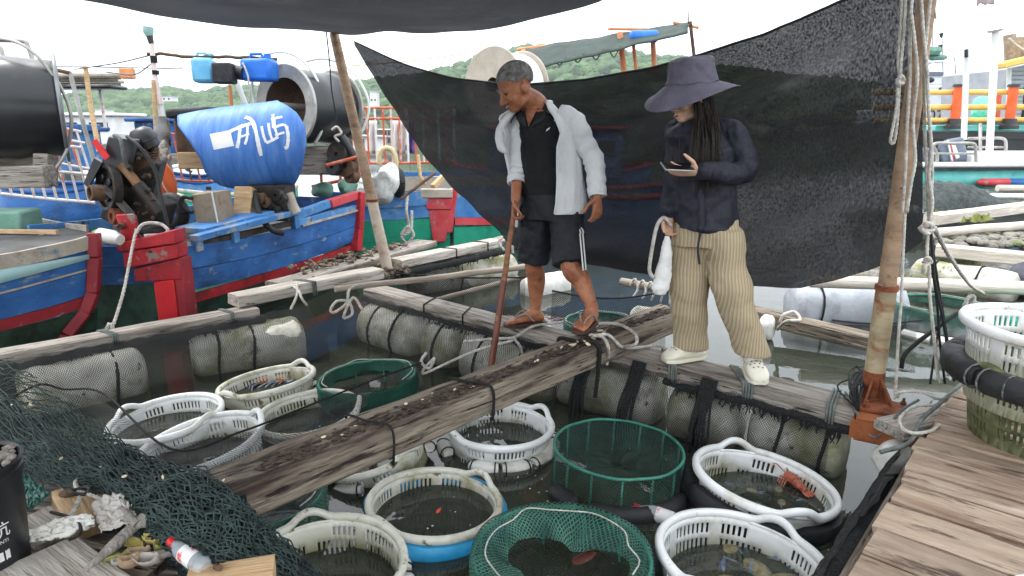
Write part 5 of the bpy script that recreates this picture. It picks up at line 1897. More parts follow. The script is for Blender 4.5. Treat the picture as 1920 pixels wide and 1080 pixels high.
# ================= the woman
def build_woman():
  Z = V((0, 0, 1))
  fw = V((-.42, -.91, 0)).normalized()
  sl = V((.91, -.42, 0)).normalized()
  Y0 = 3.42
  neck = W(1304, 224, Y0)
  hd = W(1294, 184, Y0 - .03)
  chest = W(1320, 280, Y0)
  waist = W(1322, 355, Y0)
  pelv = W(1322, 425, Y0)
  shL, elL, wrL = W(1374, 250, Y0 - .05), W(1398, 322, Y0 - .10), W(1316, 322, Y0 - .28)
  shR, elR, wrR = W(1272, 250, Y0 + .10), W(1264, 335, Y0 + .10), W(1256, 402, Y0 + .03)
  hpL, knL, anL = W(1352, 440, Y0 - .05), W(1376, 560, 3.30), W(1412, 672, 3.30)
  hpR, knR, anR = W(1296, 440, Y0 + .05), W(1292, 560, 3.46), W(1296, 658, 3.52)
  o = root('person', 'woman in wide grey hat, navy shirt and striped khaki trousers looking at phone', 'person', (pelv.x, pelv.y, .39))
  b = MB()
  P, R = head(b, hd, V((-.93, -.34, -.22)), V((-.15, -.05, .98)), .94, .88)
  limb(b, [hd + V((.02, .01, -.06)), neck, neck - V((0, 0, .06))], [.048, .050, .065])
  loft(b, [(c, sl * w_, fw * d_) for c, w_, d_ in [(neck - V((0, 0, .04)), .09, .06), (chest, .14, .085), (waist, .12, .08), (pelv, .14, .09)]])
  limb(b, [shL, elL, wrL], [.045, .036, .025])
  limb(b, [shR, elR, wrR], [.045, .036, .025])
  limb(b, [hpL, knL, anL], [.08, .055, .034])
  limb(b, [hpR, knR, anR], [.08, .055, .034])
  for an, tx, ty, zz in ((anL, -.04, -.20, .40), (anR, -.20, -.05, .40)):
    limb(b, [an, V((an.x, an.y, zz + .05)), V((an.x + tx * .4, an.y + ty * .4, zz + .045))], [.034, .034, .022])
  # palm-up hand under the phone
  hd_ = V((-1, -.18, .05))
  hand(b, wrL + V((-.02, 0, 0)), hd_, V((.1, -.75, .65)), V((.0, .45, .9)), (.18, .30, .35), .92, thumb_in=.30)
  hand(b, wrR, V((-.05, -.05, -1)), V((-.8, -.5, 0)), V((.6, -.7, 0)), (.7, .9, .7), .92)
  fuse(b, 'body', skin_pale, o, .0052, 4, .5)
  MB().tube([P(.098, -.018, -.072), P(.104, 0, -.072), P(.098, .018, -.072)], .0045, 6).build('mouth', mk('lips', S(150, 84, 78), S(164, 96, 88), rough=.45), o)
  for y in (-1, 1):
    MB().ell(P(.085, y * .031, .0), V((.007, .013, .004)), 10, 6, R).build('eye', mk('eye_dark', S(34, 24, 22), S(50, 36, 32)), o)
  # hair: cap plus long strands over the shoulder and back
  m = MB()
  m.ell(P(-.030, 0, .020), V((.098, .086, .105)) * .96, 16, 10, R)
  rnd_ = random.Random(4)
  for i in range(420):
    y = rnd_.uniform(-1, 1)
    back = rnd_.uniform(-.075, .03)
    p0 = P(back, .074 * (1 if rnd_.random() < .78 else -1) + rnd_.gauss(0, .004), rnd_.uniform(-.02, .03))
    ln = rnd_.uniform(.26, .46)
    dx, dy = rnd_.gauss(0, .014), -.02 + rnd_.gauss(0, .012)
    fwd = V((rnd_.uniform(-.02, .055), rnd_.uniform(-.10, -.02), 0))
    pts = spline([p0, p0 + V((.012, 0, -.09)) + fwd * .35, p0 + V((dx * .6, dy, -.2)) + fwd * .9, p0 + V((dx, dy - .01, -ln)) + fwd], 4)
    m.tube(pts, [lerp(.0026, .0010, i_ / (len(pts) - 1)) for i_ in range(len(pts))], 4)
  m.build('hair', hair_black, o, ang=180)
  # hat
  hc = P(-.020, 0, .062)
  hu = V((-.10, -.10, .98)).normalized()
  hfw = V((-.93, -.30, -.22))
  hfw = (hfw - hu * hfw.dot(hu)).normalized()
  hs = hu.cross(hfw)
  m = MB()
  def hat(u, v):
    a = 2 * pi * u
    # v 0 crown top centre .. .55 crown base .. 1 brim edge
    if v < .28:
      t_ = v / .28
      r_, z_ = lerp(.001, .098, t_ ** .8), .128 - .010 * t_ ** 3
    elif v < .55:
      t_ = (v - .28) / .27
      r_, z_ = lerp(.098, .114, t_), lerp(.118, .012, t_)
    else:
      t_ = (v - .55) / .45
      side_ = abs(sin(a))
      r_ = lerp(.116, .226 - .016 * side_, t_)
      droop = .060 * t_ + .034 * t_ * (cos(a) * .8) + .022 * t_ ** 2 * sin(a * 2 + 1.0)
      z_ = .010 - droop
    wr_ = 0
    if .2 < v < .58:
      wr_ = .006 * nz(a * 3.2, v * 14) + .004 * nz(a * 8, v * 20)
    z_ += .008 * nz(cos(a) * 2, sin(a) * 2, v * 5) if v < .3 else 0
    r_ += wr_
    return hc + hfw * (r_ * cos(a) * 1.06) + hs * (r_ * sin(a)) + hu * z_
  m.grid(hat, 72, 40)
  ho = m.build('sun_hat', hat_cloth, o, ang=180, solid=.004)
  m = MB()
  m.tube([hc + hfw * (.119 * cos(2 * pi * k / 40) * 1.06) + hs * (.119 * sin(2 * pi * k / 40)) + hu * (.016 + .004 * sin(k)) for k in range(41)], .0045, 6, caps=False)
  m.build('hat_band', hat_cloth, ho)
  m = MB()
  m.tube(spline([hc + hs * -.112 + hfw * .06 + hu * .06, hc + hs * -.122 + hfw * .04 + hu * .045, hc + hs * -.122 + hfw * .025 + hu * .02], 5), .004, 6)
  m.build('hat_cord', hat_cloth, ho)
  # navy overshirt
  t = MB()
  rings = [(neck + V((0, 0, .012)), .066, .062), (neck - V((0, 0, .028)), .105, .075), (neck - V((0, 0, .075)), .158, .095), (chest, .172, .112), (W(1321, 330, Y0), .164, .112), (waist - V((0, 0, .03)), .166, .115), (pelv + V((0, 0, .055)), .178, .125), (pelv - V((0, 0, .01)), .176, .128)]
  loft(t, [(c, sl * w_ * .93, fw * d_) for c, w_, d_ in rings], 30)
  limb(t, [shL + V((-.03, .02, .01)), shL, shL.lerp(elL, .5) + V((.012, 0, 0)), elL], [.07, .068, .064, .060])
  limb(t, [elL, elL.lerp(wrL, .5) + V((0, 0, -.008)), wrL + V((.012, 0, 0))], [.060, .053, .042])
  limb(t, [shR + V((.03, -.01, .01)), shR, shR.lerp(elR, .5), elR, elR.lerp(wrR, .6), wrR + V((0, 0, .03))], [.07, .066, .060, .056, .050, .045])
  fuse(t, 'overshirt', cloth_navy, o, .0075, 3, .5, [(.14, .040), (.05, .009)])
  # front placket, collar, hem curve
  m = MB()
  pts = [c + fw * (d_ + .006) for c, w_, d_ in rings[2:]]
  pts = spline(pts, 3)
  vs, fs = [], []
  for p in pts:
    vs += [p + sl * .016, p - sl * .016]
  fs = [(2 * i, 2 * i + 1, 2 * i + 3, 2 * i + 2) for i in range(len(pts) - 1)]
  m.add(vs, fs)
  m.build('placket', cloth_navy, o, ang=180, solid=.010)
  m = MB()
  for k in range(5):
    p = pts[2 + k * 3] + fw * .006
    m.tube([p, p + fw * .003], .0055, 8)
  m.build('button', drum_black, o)
  # wide trousers
  t = MB()
  loft(t, [(pelv + V((0, 0, .05)), sl * .160, fw * .11), (pelv - V((0, 0, .03)), sl * .172, fw * .12), (pelv - V((0, 0, .10)), sl * .172, fw * .118)], 30)
  for h_, k_, a_, r_ in ((hpL, knL, anL, (.104, .108, .100)), (hpR, knR, anR, (.104, .106, .102))):
    e_ = k_.lerp(a_, .93)
    q = spline([h_ + V((0, 0, .03)), h_.lerp(k_, .5), k_, k_.lerp(a_, .5), e_], 6)
    rings_ = []
    for i, p in enumerate(q):
      u = i / (len(q) - 1)
      rr = interp([(0, .096), (.3, .099), (.55, .095), (.8, .090), (1, .088)], u) * (1 + .03 * sin(u * 21) + .04 * nz(u * 6, h_.x))
      rings_.append((p, sl * rr * 1.04, fw * rr * .96))
    loft(t, rings_, 26)
  fuse(t, 'trousers', khaki, o, .008, 3, .5, [(.16, .026), (.06, .008)])
  MB().tube(spline([pelv + fw * .132 + V((0, 0, -.01)), pelv + fw * .150 + V((-.005, 0, -.09)), pelv + fw * .148 + V((.008, 0, -.17))], 5), .006, 6).build('drawstring', cloth_navy, o)
  # socks and clogs
  for an, d_, zz in ((anL, V((-.10, -.99, 0)), .398), (anR, V((-.95, -.30, 0)), .398)):
    d_.normalize()
    s_ = Z.cross(d_)
    base = V((an.x, an.y, zz))
    m = MB()
    m.tube([an + V((0, 0, .04)), base + Z * .10, base + Z * .05 + d_ * .02], [.041, .042, .046], 14)
    m.build('sock', white_cotton, o, ang=180)
    m = MB()
    rg = [(-.085, .020, .020, .024), (-.075, .036, .028, .034), (-.04, .042, .032, .038), (.0, .044, .034, .040), (.05, .049, .042, .046), (.09, .054, .038, .042), (.125, .054, .031, .034), (.155, .045, .022, .026), (.172, .026, .012, .020)]
    loft(m, [(base + d_ * x + Z * zc, s_ * w_, Z * h_) for x, w_, h_, zc in rg], 20)
    cl = m.build('clog', clog_mat, o, ang=70)
    m = MB()
    sp = [(-.088, .024), (-.06, .041), (0, .045), (.06, .052), (.10, .056), (.14, .05), (.17, .03)]
    m.poly(list(reversed([base + d_ * x + s_ * y + Z * .016 for x, y in sp] + [base + d_ * x - s_ * y + Z * .016 for x, y in reversed(sp)])), .020)
    m.build('clog_sole', clog_mat, cl, bev=.003)
    m = MB()
    for x, y in ((.06, .0), (.06, .022), (.06, -.022), (.085, .012), (.085, -.012), (.085, .032), (.085, -.032), (.11, .0), (.11, .022), (.11, -.022)):
      hz = .046 + interp([(.05, .042), (.09, .038), (.125, .031)], x) * sqrt(max(0, 1 - (y / .054) ** 2)) - .004 * 0 - (.008 if x > .08 else .0) * .3
      zc = interp([(.05, .046), (.09, .042), (.125, .034)], x) + interp([(.05, .042), (.09, .038), (.125, .031)], x) * sqrt(max(0, 1 - (y / .052) ** 2))
      m.ell(base + d_ * x + s_ * y + Z * zc, (.0055, .0055, .003), 8, 4)
    m.build('vent_holes', mk('clog_hole', S(92, 84, 70), S(104, 96, 80), rough=.8), cl)
    m = MB()
    m.tube(spline([base + s_ * .047 + Z * .05, base - d_ * .05 + s_ * .042 + Z * .075, base - d_ * .085 + Z * .082, base - d_ * .05 - s_ * .042 + Z * .075, base - s_ * .047 + Z * .05], 5), .007, 6)
    m.build('clog_strap', clog_mat, cl)
  # phone
  pc = wrL + V((-.125, -.045, .025))
  ph = root('smartphone', 'black smartphone lying in the woman\'s raised palm', 'phone', pc)
  Rp = frame_from(V((-1, -.25, .06)), V((.1, -.42, .9)))
  MB().box(pc, (.150, .072, .008), Rp).build('case', metal_grey, ph, bev=.003)
  MB().box(pc + Rp @ V((0, 0, .0052)), (.142, .066, .002), Rp).build('screen', mk('phone_glass', S(22, 24, 28), S(28, 30, 34), rough=.12, spec=.6), ph)
  # cloth bag on a cord
  bt = wrR + V((-.02, -.05, -.085))
  bg_ = root('cloth_bag', 'small white drawstring bag hanging from the woman\'s lowered hand', 'bag', bt - V((0, 0, .34)))
  t = MB()
  loft(t, [(bt - Z * .02, V((.012, 0, 0)), V((0, .012, 0))), (bt - Z * .06, V((.022, 0, 0)), V((0, .018, 0))), (bt - Z * .14, V((.034, 0, 0)), V((0, .026, 0))), (bt + V((-.012, 0, -.24)), V((.046, 0, 0)), V((0, .030, 0))), (bt + V((-.02, 0, -.30)), V((.046, 0, 0)), V((0, .028, 0))), (bt + V((-.02, 0, -.33)), V((.030, 0, 0)), V((0, .018, 0)))], 18)
  fuse(t, 'pouch', white_cotton, bg_, .006, 3, .5, [(.05, .016)])
  MB().tube(spline([bt + V((.02, 0, .03)), bt + V((-.02, 0, .075)), bt + V((-.055, 0, .03)), bt + V((-.075, 0, -.10)), bt + V((-.082, 0, -.20)), bt + V((-.06, -.01, -.24))], 6), .010, 8).build('carry_cord', rope_white, bg_, ang=180)
  return o
build_woman()
# ------------------------------------------------------------------ boats on the left
def strip(mb, A, Bv, n=1):
  """quads between two polylines"""
  k = len(A)
  mb.add(list(A) + list(Bv), [(i, i + 1, k + i + 1, k + i) for i in range(k - 1)])

def solid_strip(name, A, Bv, th, mat, parent, nrm):
  m = MB()
  strip(m, A, Bv)
  o = m.build(name, mat, parent, ang=40)
  md = o.modifiers.new('thickness', 'SOLIDIFY')
  md.thickness = th
  md.offset = -1
  return o

def hull_side(boat, P0, P1, rows, inward, n=10, bow=0.0):
  """planked side: rows of (z0, z1, off0, off1, material, name); inward is the unit vector into the boat"""
  P0, P1 = V(P0), V(P1)
  d_ = P1 - P0
  for z0, z1, o0, o1, mat, nm in rows:
    A, B_ = [], []
    for i in range(n + 1):
      t = i / n
      bend = inward * bow * (2 * t - 1) ** 2
      w_ = .006 * nz(t * 5, z0 * 7)
      sheer = .05 * (2 * t - 1) ** 2 * (1 if z0 > .3 else .4)
      a = P0 + d_ * t + bend
      A.append(V((a.x, a.y, z0 + sheer + w_)) + inward * o0)
      B_.append(V((a.x, a.y, z1 + sheer + .006 * nz(t * 5, z1 * 7))) + inward * o1)
    m = MB()
    k = n + 1
    ins = inward * .03
    vs = A + B_ + [p + ins for p in A] + [p + ins for p in B_]
    fs = []
    for i in range(n):
      fs += [(i, i + 1, k + i + 1, k + i), (2 * k + i + 1, 2 * k + i, 3 * k + i, 3 * k + i + 1), (k + i, k + i + 1, 3 * k + i + 1, 3 * k + i), (i + 1, i, 2 * k + i, 2 * k + i + 1)]
    fs += [(0, k, 3 * k, 2 * k), (n, 2 * k + n, 3 * k + n, k + n)]
    m.add(vs, fs)
    m.build(nm, mat, boat, ang=30)

paint_red_dark = mk('boat_red_dark', S(118, 26, 38), S(150, 40, 48), rough=.55, scale=4, dirt=[(S(150, 140, 134), 8, .64, .76)], bump=.2)
# ---- boat A: far left, its stem towards the middle
A0 = W(172, 470, 4.66)
A0 = V((A0.x, A0.y, 0))
A1 = G(-330, 545, .80)
A1 = V((A1.x, A1.y, 0))
inA = V((-(A0 - A1).normalized().y, (A0 - A1).normalized().x, 0))
if inA.x > 0: inA = -inA
boatA = root('fishing_boat', 'blue and green wooden boat with dark red stem at the left edge', 'boat', (A0.x - .5, A0.y - .6, 0), 'wooden fishing boats moored along the frame')
hull_side(boatA, A1, A0, [(.62, .76, .0, -.005, paint_blue, 'hull_plank'), (.44, .615, .02, .0, paint_blue, 'hull_plank'), (.36, .435, .022, .012, paint_red_dark, 'red_strake'), (.18, .355, .10, .03, hull_bottom, 'bottom_plank'), (-.15, .18, .26, .10, hull_bottom, 'bottom_plank')], inA, 12)
hull_side(boatA, A1 - inA * .03, A0 - inA * .03, [(.765, .86, 0, 0, boat_wood, 'gunwale')], inA, 12)
m = MB()
A_l = [A1 - inA * .034 + V((0, 0, .765)), A1.lerp(A0, .55) - inA * .034 + V((0, 0, .768)), A1.lerp(A0, .97) - inA * .034 + V((0, 0, .78))]
B_l = [A1 - inA * .05 + V((0, 0, .66)), A1.lerp(A0, .55) - inA * .055 + V((0, 0, .685)), A1.lerp(A0, .97) - inA * .036 + V((0, 0, .745))]
strip(m, A_l, B_l)
m.build('teal_sheet', pale_teal, boatA, solid=.004)
rope('waterline_cord', [A1 - inA * .012 + V((0, 0, .60)), A1.lerp(A0, .5) - inA * .012 + V((0, 0, .61)), A1.lerp(A0, .98) - inA * .012 + V((0, 0, .67))], .008, boat_wood, boatA)
# stem
m = MB()
st = [A0 + V((.02, .02, .92)), A0 + V((.015, .0, .75)), A0 + V((-.02, -.02, .50)), A0 + V((-.07, -.06, .36)), A0 + V((-.16, -.16, .22)), A0 + V((-.22, -.24, .0))]
for a, b_ in zip(st, st[1:]):
  m.beam(a, b_, .075, .10, V((.3, -1, .1)))
m.build('stem', paint_red_dark, boatA, bev=.008)
# far side and deck
dkA = [A0 + V((0, 0, .845)), A1 + V((0, 0, .83)), A1 + inA * 2.6 + V((0, 0, .83)), A0 + inA * 1.6 + V((-.1, .55, .85)), A0 + V((-.35, .55, .85))]
MB().poly(dkA, .03).build('deck_floor', boat_deck, boatA)
hull_side(boatA, A0 + V((-.35, .55, 0)), A0 + inA * 1.6 + V((-.1, .55, 0)), [(.3, .88, 0, 0, boat_wood, 'far_gunwale')], V((0, -1, 0)), 4)
MB().beam(W(-20, 433, 5.1), W(108, 435, 5.0), .03, .03).build('oar_shaft', wood_tan, None, 'thin pale wooden pole lying on the dark deck at the left edge', 'pole')
m = MB()
c = W(8, 412, 5.3)
m.box(c, (.42, .3, .16), Mx.Rotation(.1, 3, 'Z'))
m.build('tub', green_tarp, None, 'pale green plastic tub at the left edge on the boat deck', 'tub', bev=.02)

# ---- boat B: blue with the big red corner post
B0 = V((-2.56, 5.03, 0))
B1 = V((-1.74, 7.5, 0))
inB = V((-(B1 - B0).normalized().y, (B1 - B0).normalized().x, 0))
if inB.x > 0: inB = -inB
boatB = root('fishing_boat', 'blue wooden boat with bright red corner post carrying the blue barrel', 'boat', (B0.x - .3, B0.y + 1.2, 0), 'wooden fishing boats moored along the frame')
hull_side(boatB, B0, B1, [(.52, .70, 0, -.01, paint_blue, 'hull_plank'), (.345, .515, .012, 0, paint_blue, 'hull_plank'), (.265, .34, .014, .004, paint_red, 'red_strake'), (.05, .26, .12, .03, hull_bottom, 'bottom_plank'), (-.2, .05, .3, .12, hull_bottom, 'bottom_plank')], inB, 12)
# end stem far right
dB = (B1 - B0).normalized()
for z0, z1, f0, f1, w_ in ((.28, .52, -.10, -.03, .09), (.52, .93, -.03, .05, .09)):
  MB().beam(B1 + dB * f0 + V((0, 0, z0)), B1 + dB * f1 + V((0, 0, z1)), .10, .12, inB).build('stern_post', paint_red, boatB, bev=.008)
MB().beam(B1 - dB * .52 + V((0, 0, .86)) + inB * .02, B1 + dB * .04 + V((0, 0, .90)) + inB * .02, .09, .085).build('gunwale', paint_red_faded, boatB, bev=.008)
MB().beam(B0 + dB * 1.5 + V((0, 0, .80)) + inB * .04, B1 - dB * .53 + V((0, 0, .86)) + inB * .03, .08, .08).build('gunwale', paint_blue_light, boatB, bev=.008)
MB().beam(B0 + dB * 1.5 + V((0, 0, .735)) + inB * .02, B1 + V((0, 0, .76)) + inB * .02, .06, .07).build('gunwale', paint_blue_light, boatB, bev=.008)
MB().beam(B0 + dB * 1.55 + V((0, 0, .705)) + inB * -.005, B1 - dB * .02 + V((0, 0, .735)) - inB * .005, .05, .02).build('rubbing_strip', boat_wood, boatB)
# near transom
T0, T1 = B0 + V((-.02, -.04, 0)), B0 + V((-1.05, .02, 0))
hull_side(boatB, T1, T0, [(.60, .76, 0, 0, paint_blue, 'transom_plank'), (.46, .595, .004, 0, paint_blue, 'transom_plank'), (.0, .455, .10, .06, hull_bottom, 'transom_bottom')], V((0, 1, 0)), 6)
hull_side(boatB, T1, B0 + V((-.40, -.05, 0)), [(.765, .80, -.02, -.02, boat_wood, 'transom_cap')], V((0, 1, 0)), 4)
m = MB()
def sl_box(m, x0, x1, z0, z1, zr0, zr1, y0=-.11, y1=.06):
  vs = [(x0, y0, z0), (x1, y0, z1), (x1, y0, zr1), (x0, y0, zr0), (x0, y1, z0), (x1, y1, z1), (x1, y1, zr1), (x0, y1, zr0)]
  m.add([B0 + V(p) for p in vs], [(0, 1, 2, 3), (5, 4, 7, 6), (3, 2, 6, 7), (0, 4, 5, 1), (1, 5, 6, 2), (0, 3, 7, 4)])
sl_box(m, -.40, .05, .735, .80, .80, .905)
m.build('red_cap', paint_red, boatB, bev=.01)
m = MB()
sl_box(m, -.37, .05, .605, .69, .73, .795, -.10)
m.build('red_block', paint_red, boatB, bev=.008)
m = MB()
sl_box(m, -.31, .05, .50, .52, .60, .685, -.09)
m.build('red_block', paint_red, boatB, bev=.008)
m = MB()
sl_box(m, -.165, -.01, .05, .05, .50, .52, -.10)
m.build('corner_post', mk('bright_red', S(186, 24, 34), S(206, 36, 42), rough=.5, scale=5, dirt=[(S(140, 30, 36), 5, .58, .74)]), boatB, bev=.008)
m = MB()
sl_box(m, -.012, .06, .06, .06, .63, .68, -.085, .08)
m.build('corner_post', paint_red_dark, boatB, bev=.008)
# deck of B
MB().poly([B0 + V((-.02, .0, .60)), B1 + V((0, 0, .64)), B1 + inB * 1.3 + V((0, 0, .64)), B0 + V((-1.2, .1, .60))], .03).build('deck_floor', boat_deck, boatB)
hull_side(boatB, B1 + inB * 1.3, B0 + V((-1.2, .1, 0)), [(.4, .86, 0, 0, paint_blue_light, 'far_side')], V((.9, -.3, 0)).normalized(), 6)
hull_side(boatB, B1, B1 + inB * 1.3, [(.3, .86, 0, 0, paint_blue, 'stern_board')], -dB, 4)
# engine bench of blue planks
Bq = lambda s, i, z: B0 + dB * s + inB * i + V((0, 0, z))
MB().beam(Bq(.14, -.03, .80), Bq(1.52, -.03, .86), .09, .05).build('bench_plank', paint_blue_light, boatB, bev=.005)
MB().beam(Bq(.30, .16, .83), Bq(1.55, .16, .885), .30, .045).build('bench_plank', paint_blue_light, boatB, bev=.005)
for s in (.20, .62, 1.46):
  MB().beam(Bq(s, .0, .69), Bq(s, .0, .80 + .04 * s), .06, .07, dB).build('bench_leg', paint_blue_light, boatB, bev=.004)
MB().beam(Bq(.2, .02, .735), Bq(1.45, .02, .745), .04, .05).build('bench_rail', dark_metal, boatB)

# ---- boat C: green and blue, right of B
C0, C1 = V((-2.35, 8.15, 0)), V((-.80, 8.55, 0))
boatC = root('fishing_boat', 'green and blue wooden boat with faded red stem behind the leaning pole', 'boat', (C0.x + .7, C0.y + .3, 0), 'wooden fishing boats moored along the frame')
upY = V((-.2, .98, 0))
hull_side(boatC, C0, C1, [(.66, .84, -.02, -.02, paint_blue_light, 'hull_plank'), (.50, .655, 0, 0, paint_blue_light, 'hull_plank'), (.22, .495, .03, 0, paint_green, 'hull_plank'), (-.1, .215, .10, .03, paint_green, 'hull_plank')], upY, 8)
m = MB()
def cpost(m, x0, x1, z0, z1, y=-.08, xb0=None, xb1=None):
  xb0 = x0 if xb0 is None else xb0
  xb1 = x1 if xb1 is None else xb1
  m.add([C1 + V(p) for p in [(xb0, y, z0), (xb1, y, z0), (x1, y, z1), (x0, y, z1), (xb0, y + .12, z0), (xb1, y + .12, z0), (x1, y + .12, z1), (x0, y + .12, z1)]], [(0, 1, 2, 3), (5, 4, 7, 6), (3, 2, 6, 7), (0, 4, 5, 1), (1, 5, 6, 2), (0, 3, 7, 4)])
cpost(m, -.34, .06, .62, .76, -.09, -.28, .03)
cpost(m, -.26, .02, .20, .615, -.075, -.22, -.06)
m.build('red_stem', paint_red_faded, boatC, bev=.01)
m = MB()
cpost(m, -.36, .05, .77, .88, -.11)
m.build('stem_cap', boat_wood, boatC, bev=.01)
m = MB()
cpost(m, .04, .11, .32, .88, -.07, -.04, .03)
m.build('side_stem', paint_red_faded, boatC, bev=.008)
C2 = C1 + V((1.9, 1.0, 0))
hull_side(boatC, C1 + V((.06, .02, 0)), C2, [(.46, .86, 0, 0, paint_blue_light, 'hull_plank'), (.36, .455, -.01, -.01, paint_red_faded, 'red_strake'), (.0, .355, .06, .02, paint_green, 'hull_plank')], V((-.46, .88, 0)), 6)
MB().poly([C0 + V((0, .02, .70)), C1 + V((0, .02, .70)), C2 + V((0, .1, .72)), C2 + V((-.9, 1.6, .72)), C0 + V((0, 2.2, .72))], .03).build('deck_floor', boat_deck, boatC)
hull_side(boatC, C0 + V((.4, 1.6, 0)), C2 + V((-.9, 1.5, 0)), [(.4, .90, 0, 0, boat_wood, 'far_gunwale'), (.905, .97, -.02, -.02, paint_blue_light, 'far_gunwale_cap')], V((0, -1, 0)), 6)

# ---- mooring rope of boat B
rope('mooring_rope', [W(256, 430, 4.95), W(247, 470, 4.80), W(232, 545, 4.55), W(214, 605, 4.35), W(208, 618, 4.28)], .011, rope_white, label='white mooring rope from the red boat cap down to the left board', strands=3)
kt = W(208, 622, 4.26)
rope('rope_knot', [kt + V((.0, 0, .06)), kt + V((-.02, -.03, .0)), kt + V((-.01, -.04, -.08)), kt + V((.02, -.04, -.08)), kt + V((.03, -.02, 0)), kt + V((.01, 0, .06))], .012, rope_white, label='white rope loop tied on the long left board', strands=3)

# ------------------------------------------------------------------ diesel engine on boat B
def Q(px, py, Y=5.45): return W(px, py, Y)
eng = root('diesel_engine', 'black oily diesel engine with flywheel and belts behind the red post', 'engine', Q(250, 430))
def disc(name, c, axis, r, th, mat, parent, n=28, hole=0.0, lip=0.0):
  a = V(axis).normalized()
  T = frame_from(a).to_4x4() @ Mx.Rotation(pi / 2, 4, 'Y')
  T.translation = c
  prof = [(max(hole, .001), -th / 2), (r - .006, -th / 2), (r, -th / 2 + .006), (r, th / 2 - .006), (r - .006, th / 2), (r * (1 - lip) if lip else max(hole, .001), th / 2)]
  if lip:
    prof += [(r * (1 - lip), th * .1), (max(hole, .001), th * .1)]
  if hole:
    prof += [(hole, -th / 2)]
  return MB().lathe(prof, n, T).build(name, mat, parent, ang=35)
ax = V((-.60, -.76, .10))
m = MB()
m.add([Q(203, 256, 5.3), Q(262, 262, 5.3), Q(246, 322, 5.3), Q(188, 316, 5.3), Q(214, 250, 5.7), Q(272, 256, 5.7), Q(256, 316, 5.7), Q(200, 310, 5.7)], [(0, 3, 2, 1), (4, 5, 6, 7), (0, 1, 5, 4), (3, 7, 6, 2), (0, 4, 7, 3), (1, 2, 6, 5)])
m.build('fuel_tank', black_plastic, eng, bev=.012)
m = MB()
m.add([Q(176, 296, 5.28), Q(192, 306, 5.28), Q(166, 352, 5.28), Q(156, 344, 5.28), Q(180, 294, 5.5), Q(196, 304, 5.5), Q(170, 350, 5.5), Q(160, 342, 5.5)], [(0, 3, 2, 1), (4, 5, 6, 7), (0, 1, 5, 4), (3, 7, 6, 2), (0, 4, 7, 3), (1, 2, 6, 5)])
m.build('belt_guard', black_plastic, eng, bev=.005)
fly = disc('flywheel', Q(205, 352, 5.32), ax, .185, .07, dark_metal, eng, 36, .03, .16)
for k in range(4):
  a = k * pi / 2 + .5
  Rf = frame_from(ax)
  disc('flywheel_hole', Q(205, 352, 5.32) + Rf @ V((.030, .09 * cos(a), .09 * sin(a))), ax, .034, .03, drum_black, fly, 16)
disc('pulley', Q(181, 362, 5.22), ax, .062, .10, brown_metal, eng, 24, .042)
disc('lower_pulley', Q(222, 406, 5.25), ax, .065, .11, rust, eng, 24, .03)
for k in range(4):
  o_ = ax * (.02 * k - .03)
  m = MB()
  m.tube([Q(187, 347, 5.24) + o_, Q(218, 372, 5.24) + o_, Q(244, 400, 5.24) + o_], .0085, 6).build('drive_belt', mk('belt_rubber', S(78, 76, 74), S(104, 102, 100), rough=.8), eng)
MB().box(Q(262, 330, 5.6), (.30, .34, .36), Mx.Rotation(.35, 3, 'Y') @ Mx.Rotation(.3, 3, 'Z')).build('engine_block', dark_metal, eng, bev=.02)
MB().box(Q(270, 300, 5.5), (.17, .2, .15), Mx.Rotation(-.3, 3, 'Y')).build('cylinder_head', brown_metal, eng, bev=.015)
for k in range(5):
  MB().box(Q(270, 292 + k * 5, 5.42), (.19, .05, .008), Mx.Rotation(-.3, 3, 'Y')).build('cooling_fin', brown_metal, eng)
MB().box(Q(280, 392, 5.55), (.30, .30, .22), Mx.Rotation(.4, 3, 'Y')).build('gearbox', dark_metal, eng, bev=.02)
MB().box(Q(240, 385, 5.5), (.26, .2, .34), Mx.Rotation(.5, 3, 'Y')).build('side_plate', dark_metal, eng, bev=.015)
MB().tube([Q(226, 308, 5.3), Q(250, 335, 5.3), Q(262, 350, 5.3)], [.034, .036, .040], 12).build('pipe', mk('scorched_pipe', S(120, 88, 60), S(150, 116, 84), rough=.7, scale=6, dirt=(S(60, 44, 36), 5, .55, .7)), eng)
MB().tube([Q(258, 346, 5.3), Q(300, 398, 5.3)], [.050, .048], 14).build('silencer', dark_metal, eng)
T = frame_from(V((-.35, -.25, .9))).to_4x4() @ Mx.Rotation(pi / 2, 4, 'Y')
T.translation = Q(270, 262, 5.5)
MB().lathe([(.001, .10), (.055, .095), (.095, .06), (.108, 0), (.108, -.015), (.096, -.02), (.092, -.07), (.05, -.10), (.001, -.10)], 26, T).build('air_filter', black_plastic, eng)
MB().tube(spline([Q(286, 270, 5.5), Q(290, 288, 5.5), Q(280, 305, 5.5)], 5), [.030] * 11, 10).build('intake_elbow', brown_metal, eng)
MB().tube(spline([Q(214, 254, 5.28), Q(226, 262, 5.24), Q(232, 290, 5.24), Q(238, 316, 5.3)], 5), .016, 8).build('hose', cord_grey, eng, ang=180)
MB().tube(spline([Q(238, 256, 5.28), Q(262, 276, 5.22), Q(290, 318, 5.2), Q(302, 370, 5.15), Q(317, 432, 5.1)], 5), .014, 8).build('hose', black_rubber, eng, ang=180)
MB().box(Q(199, 280, 5.27) + V((-.03, -.02, 0)), (.05, .012, .16), Mx.Rotation(-.55, 3, 'Y')).build('red_plate', red_plastic, eng)
rnd = random.Random(8)
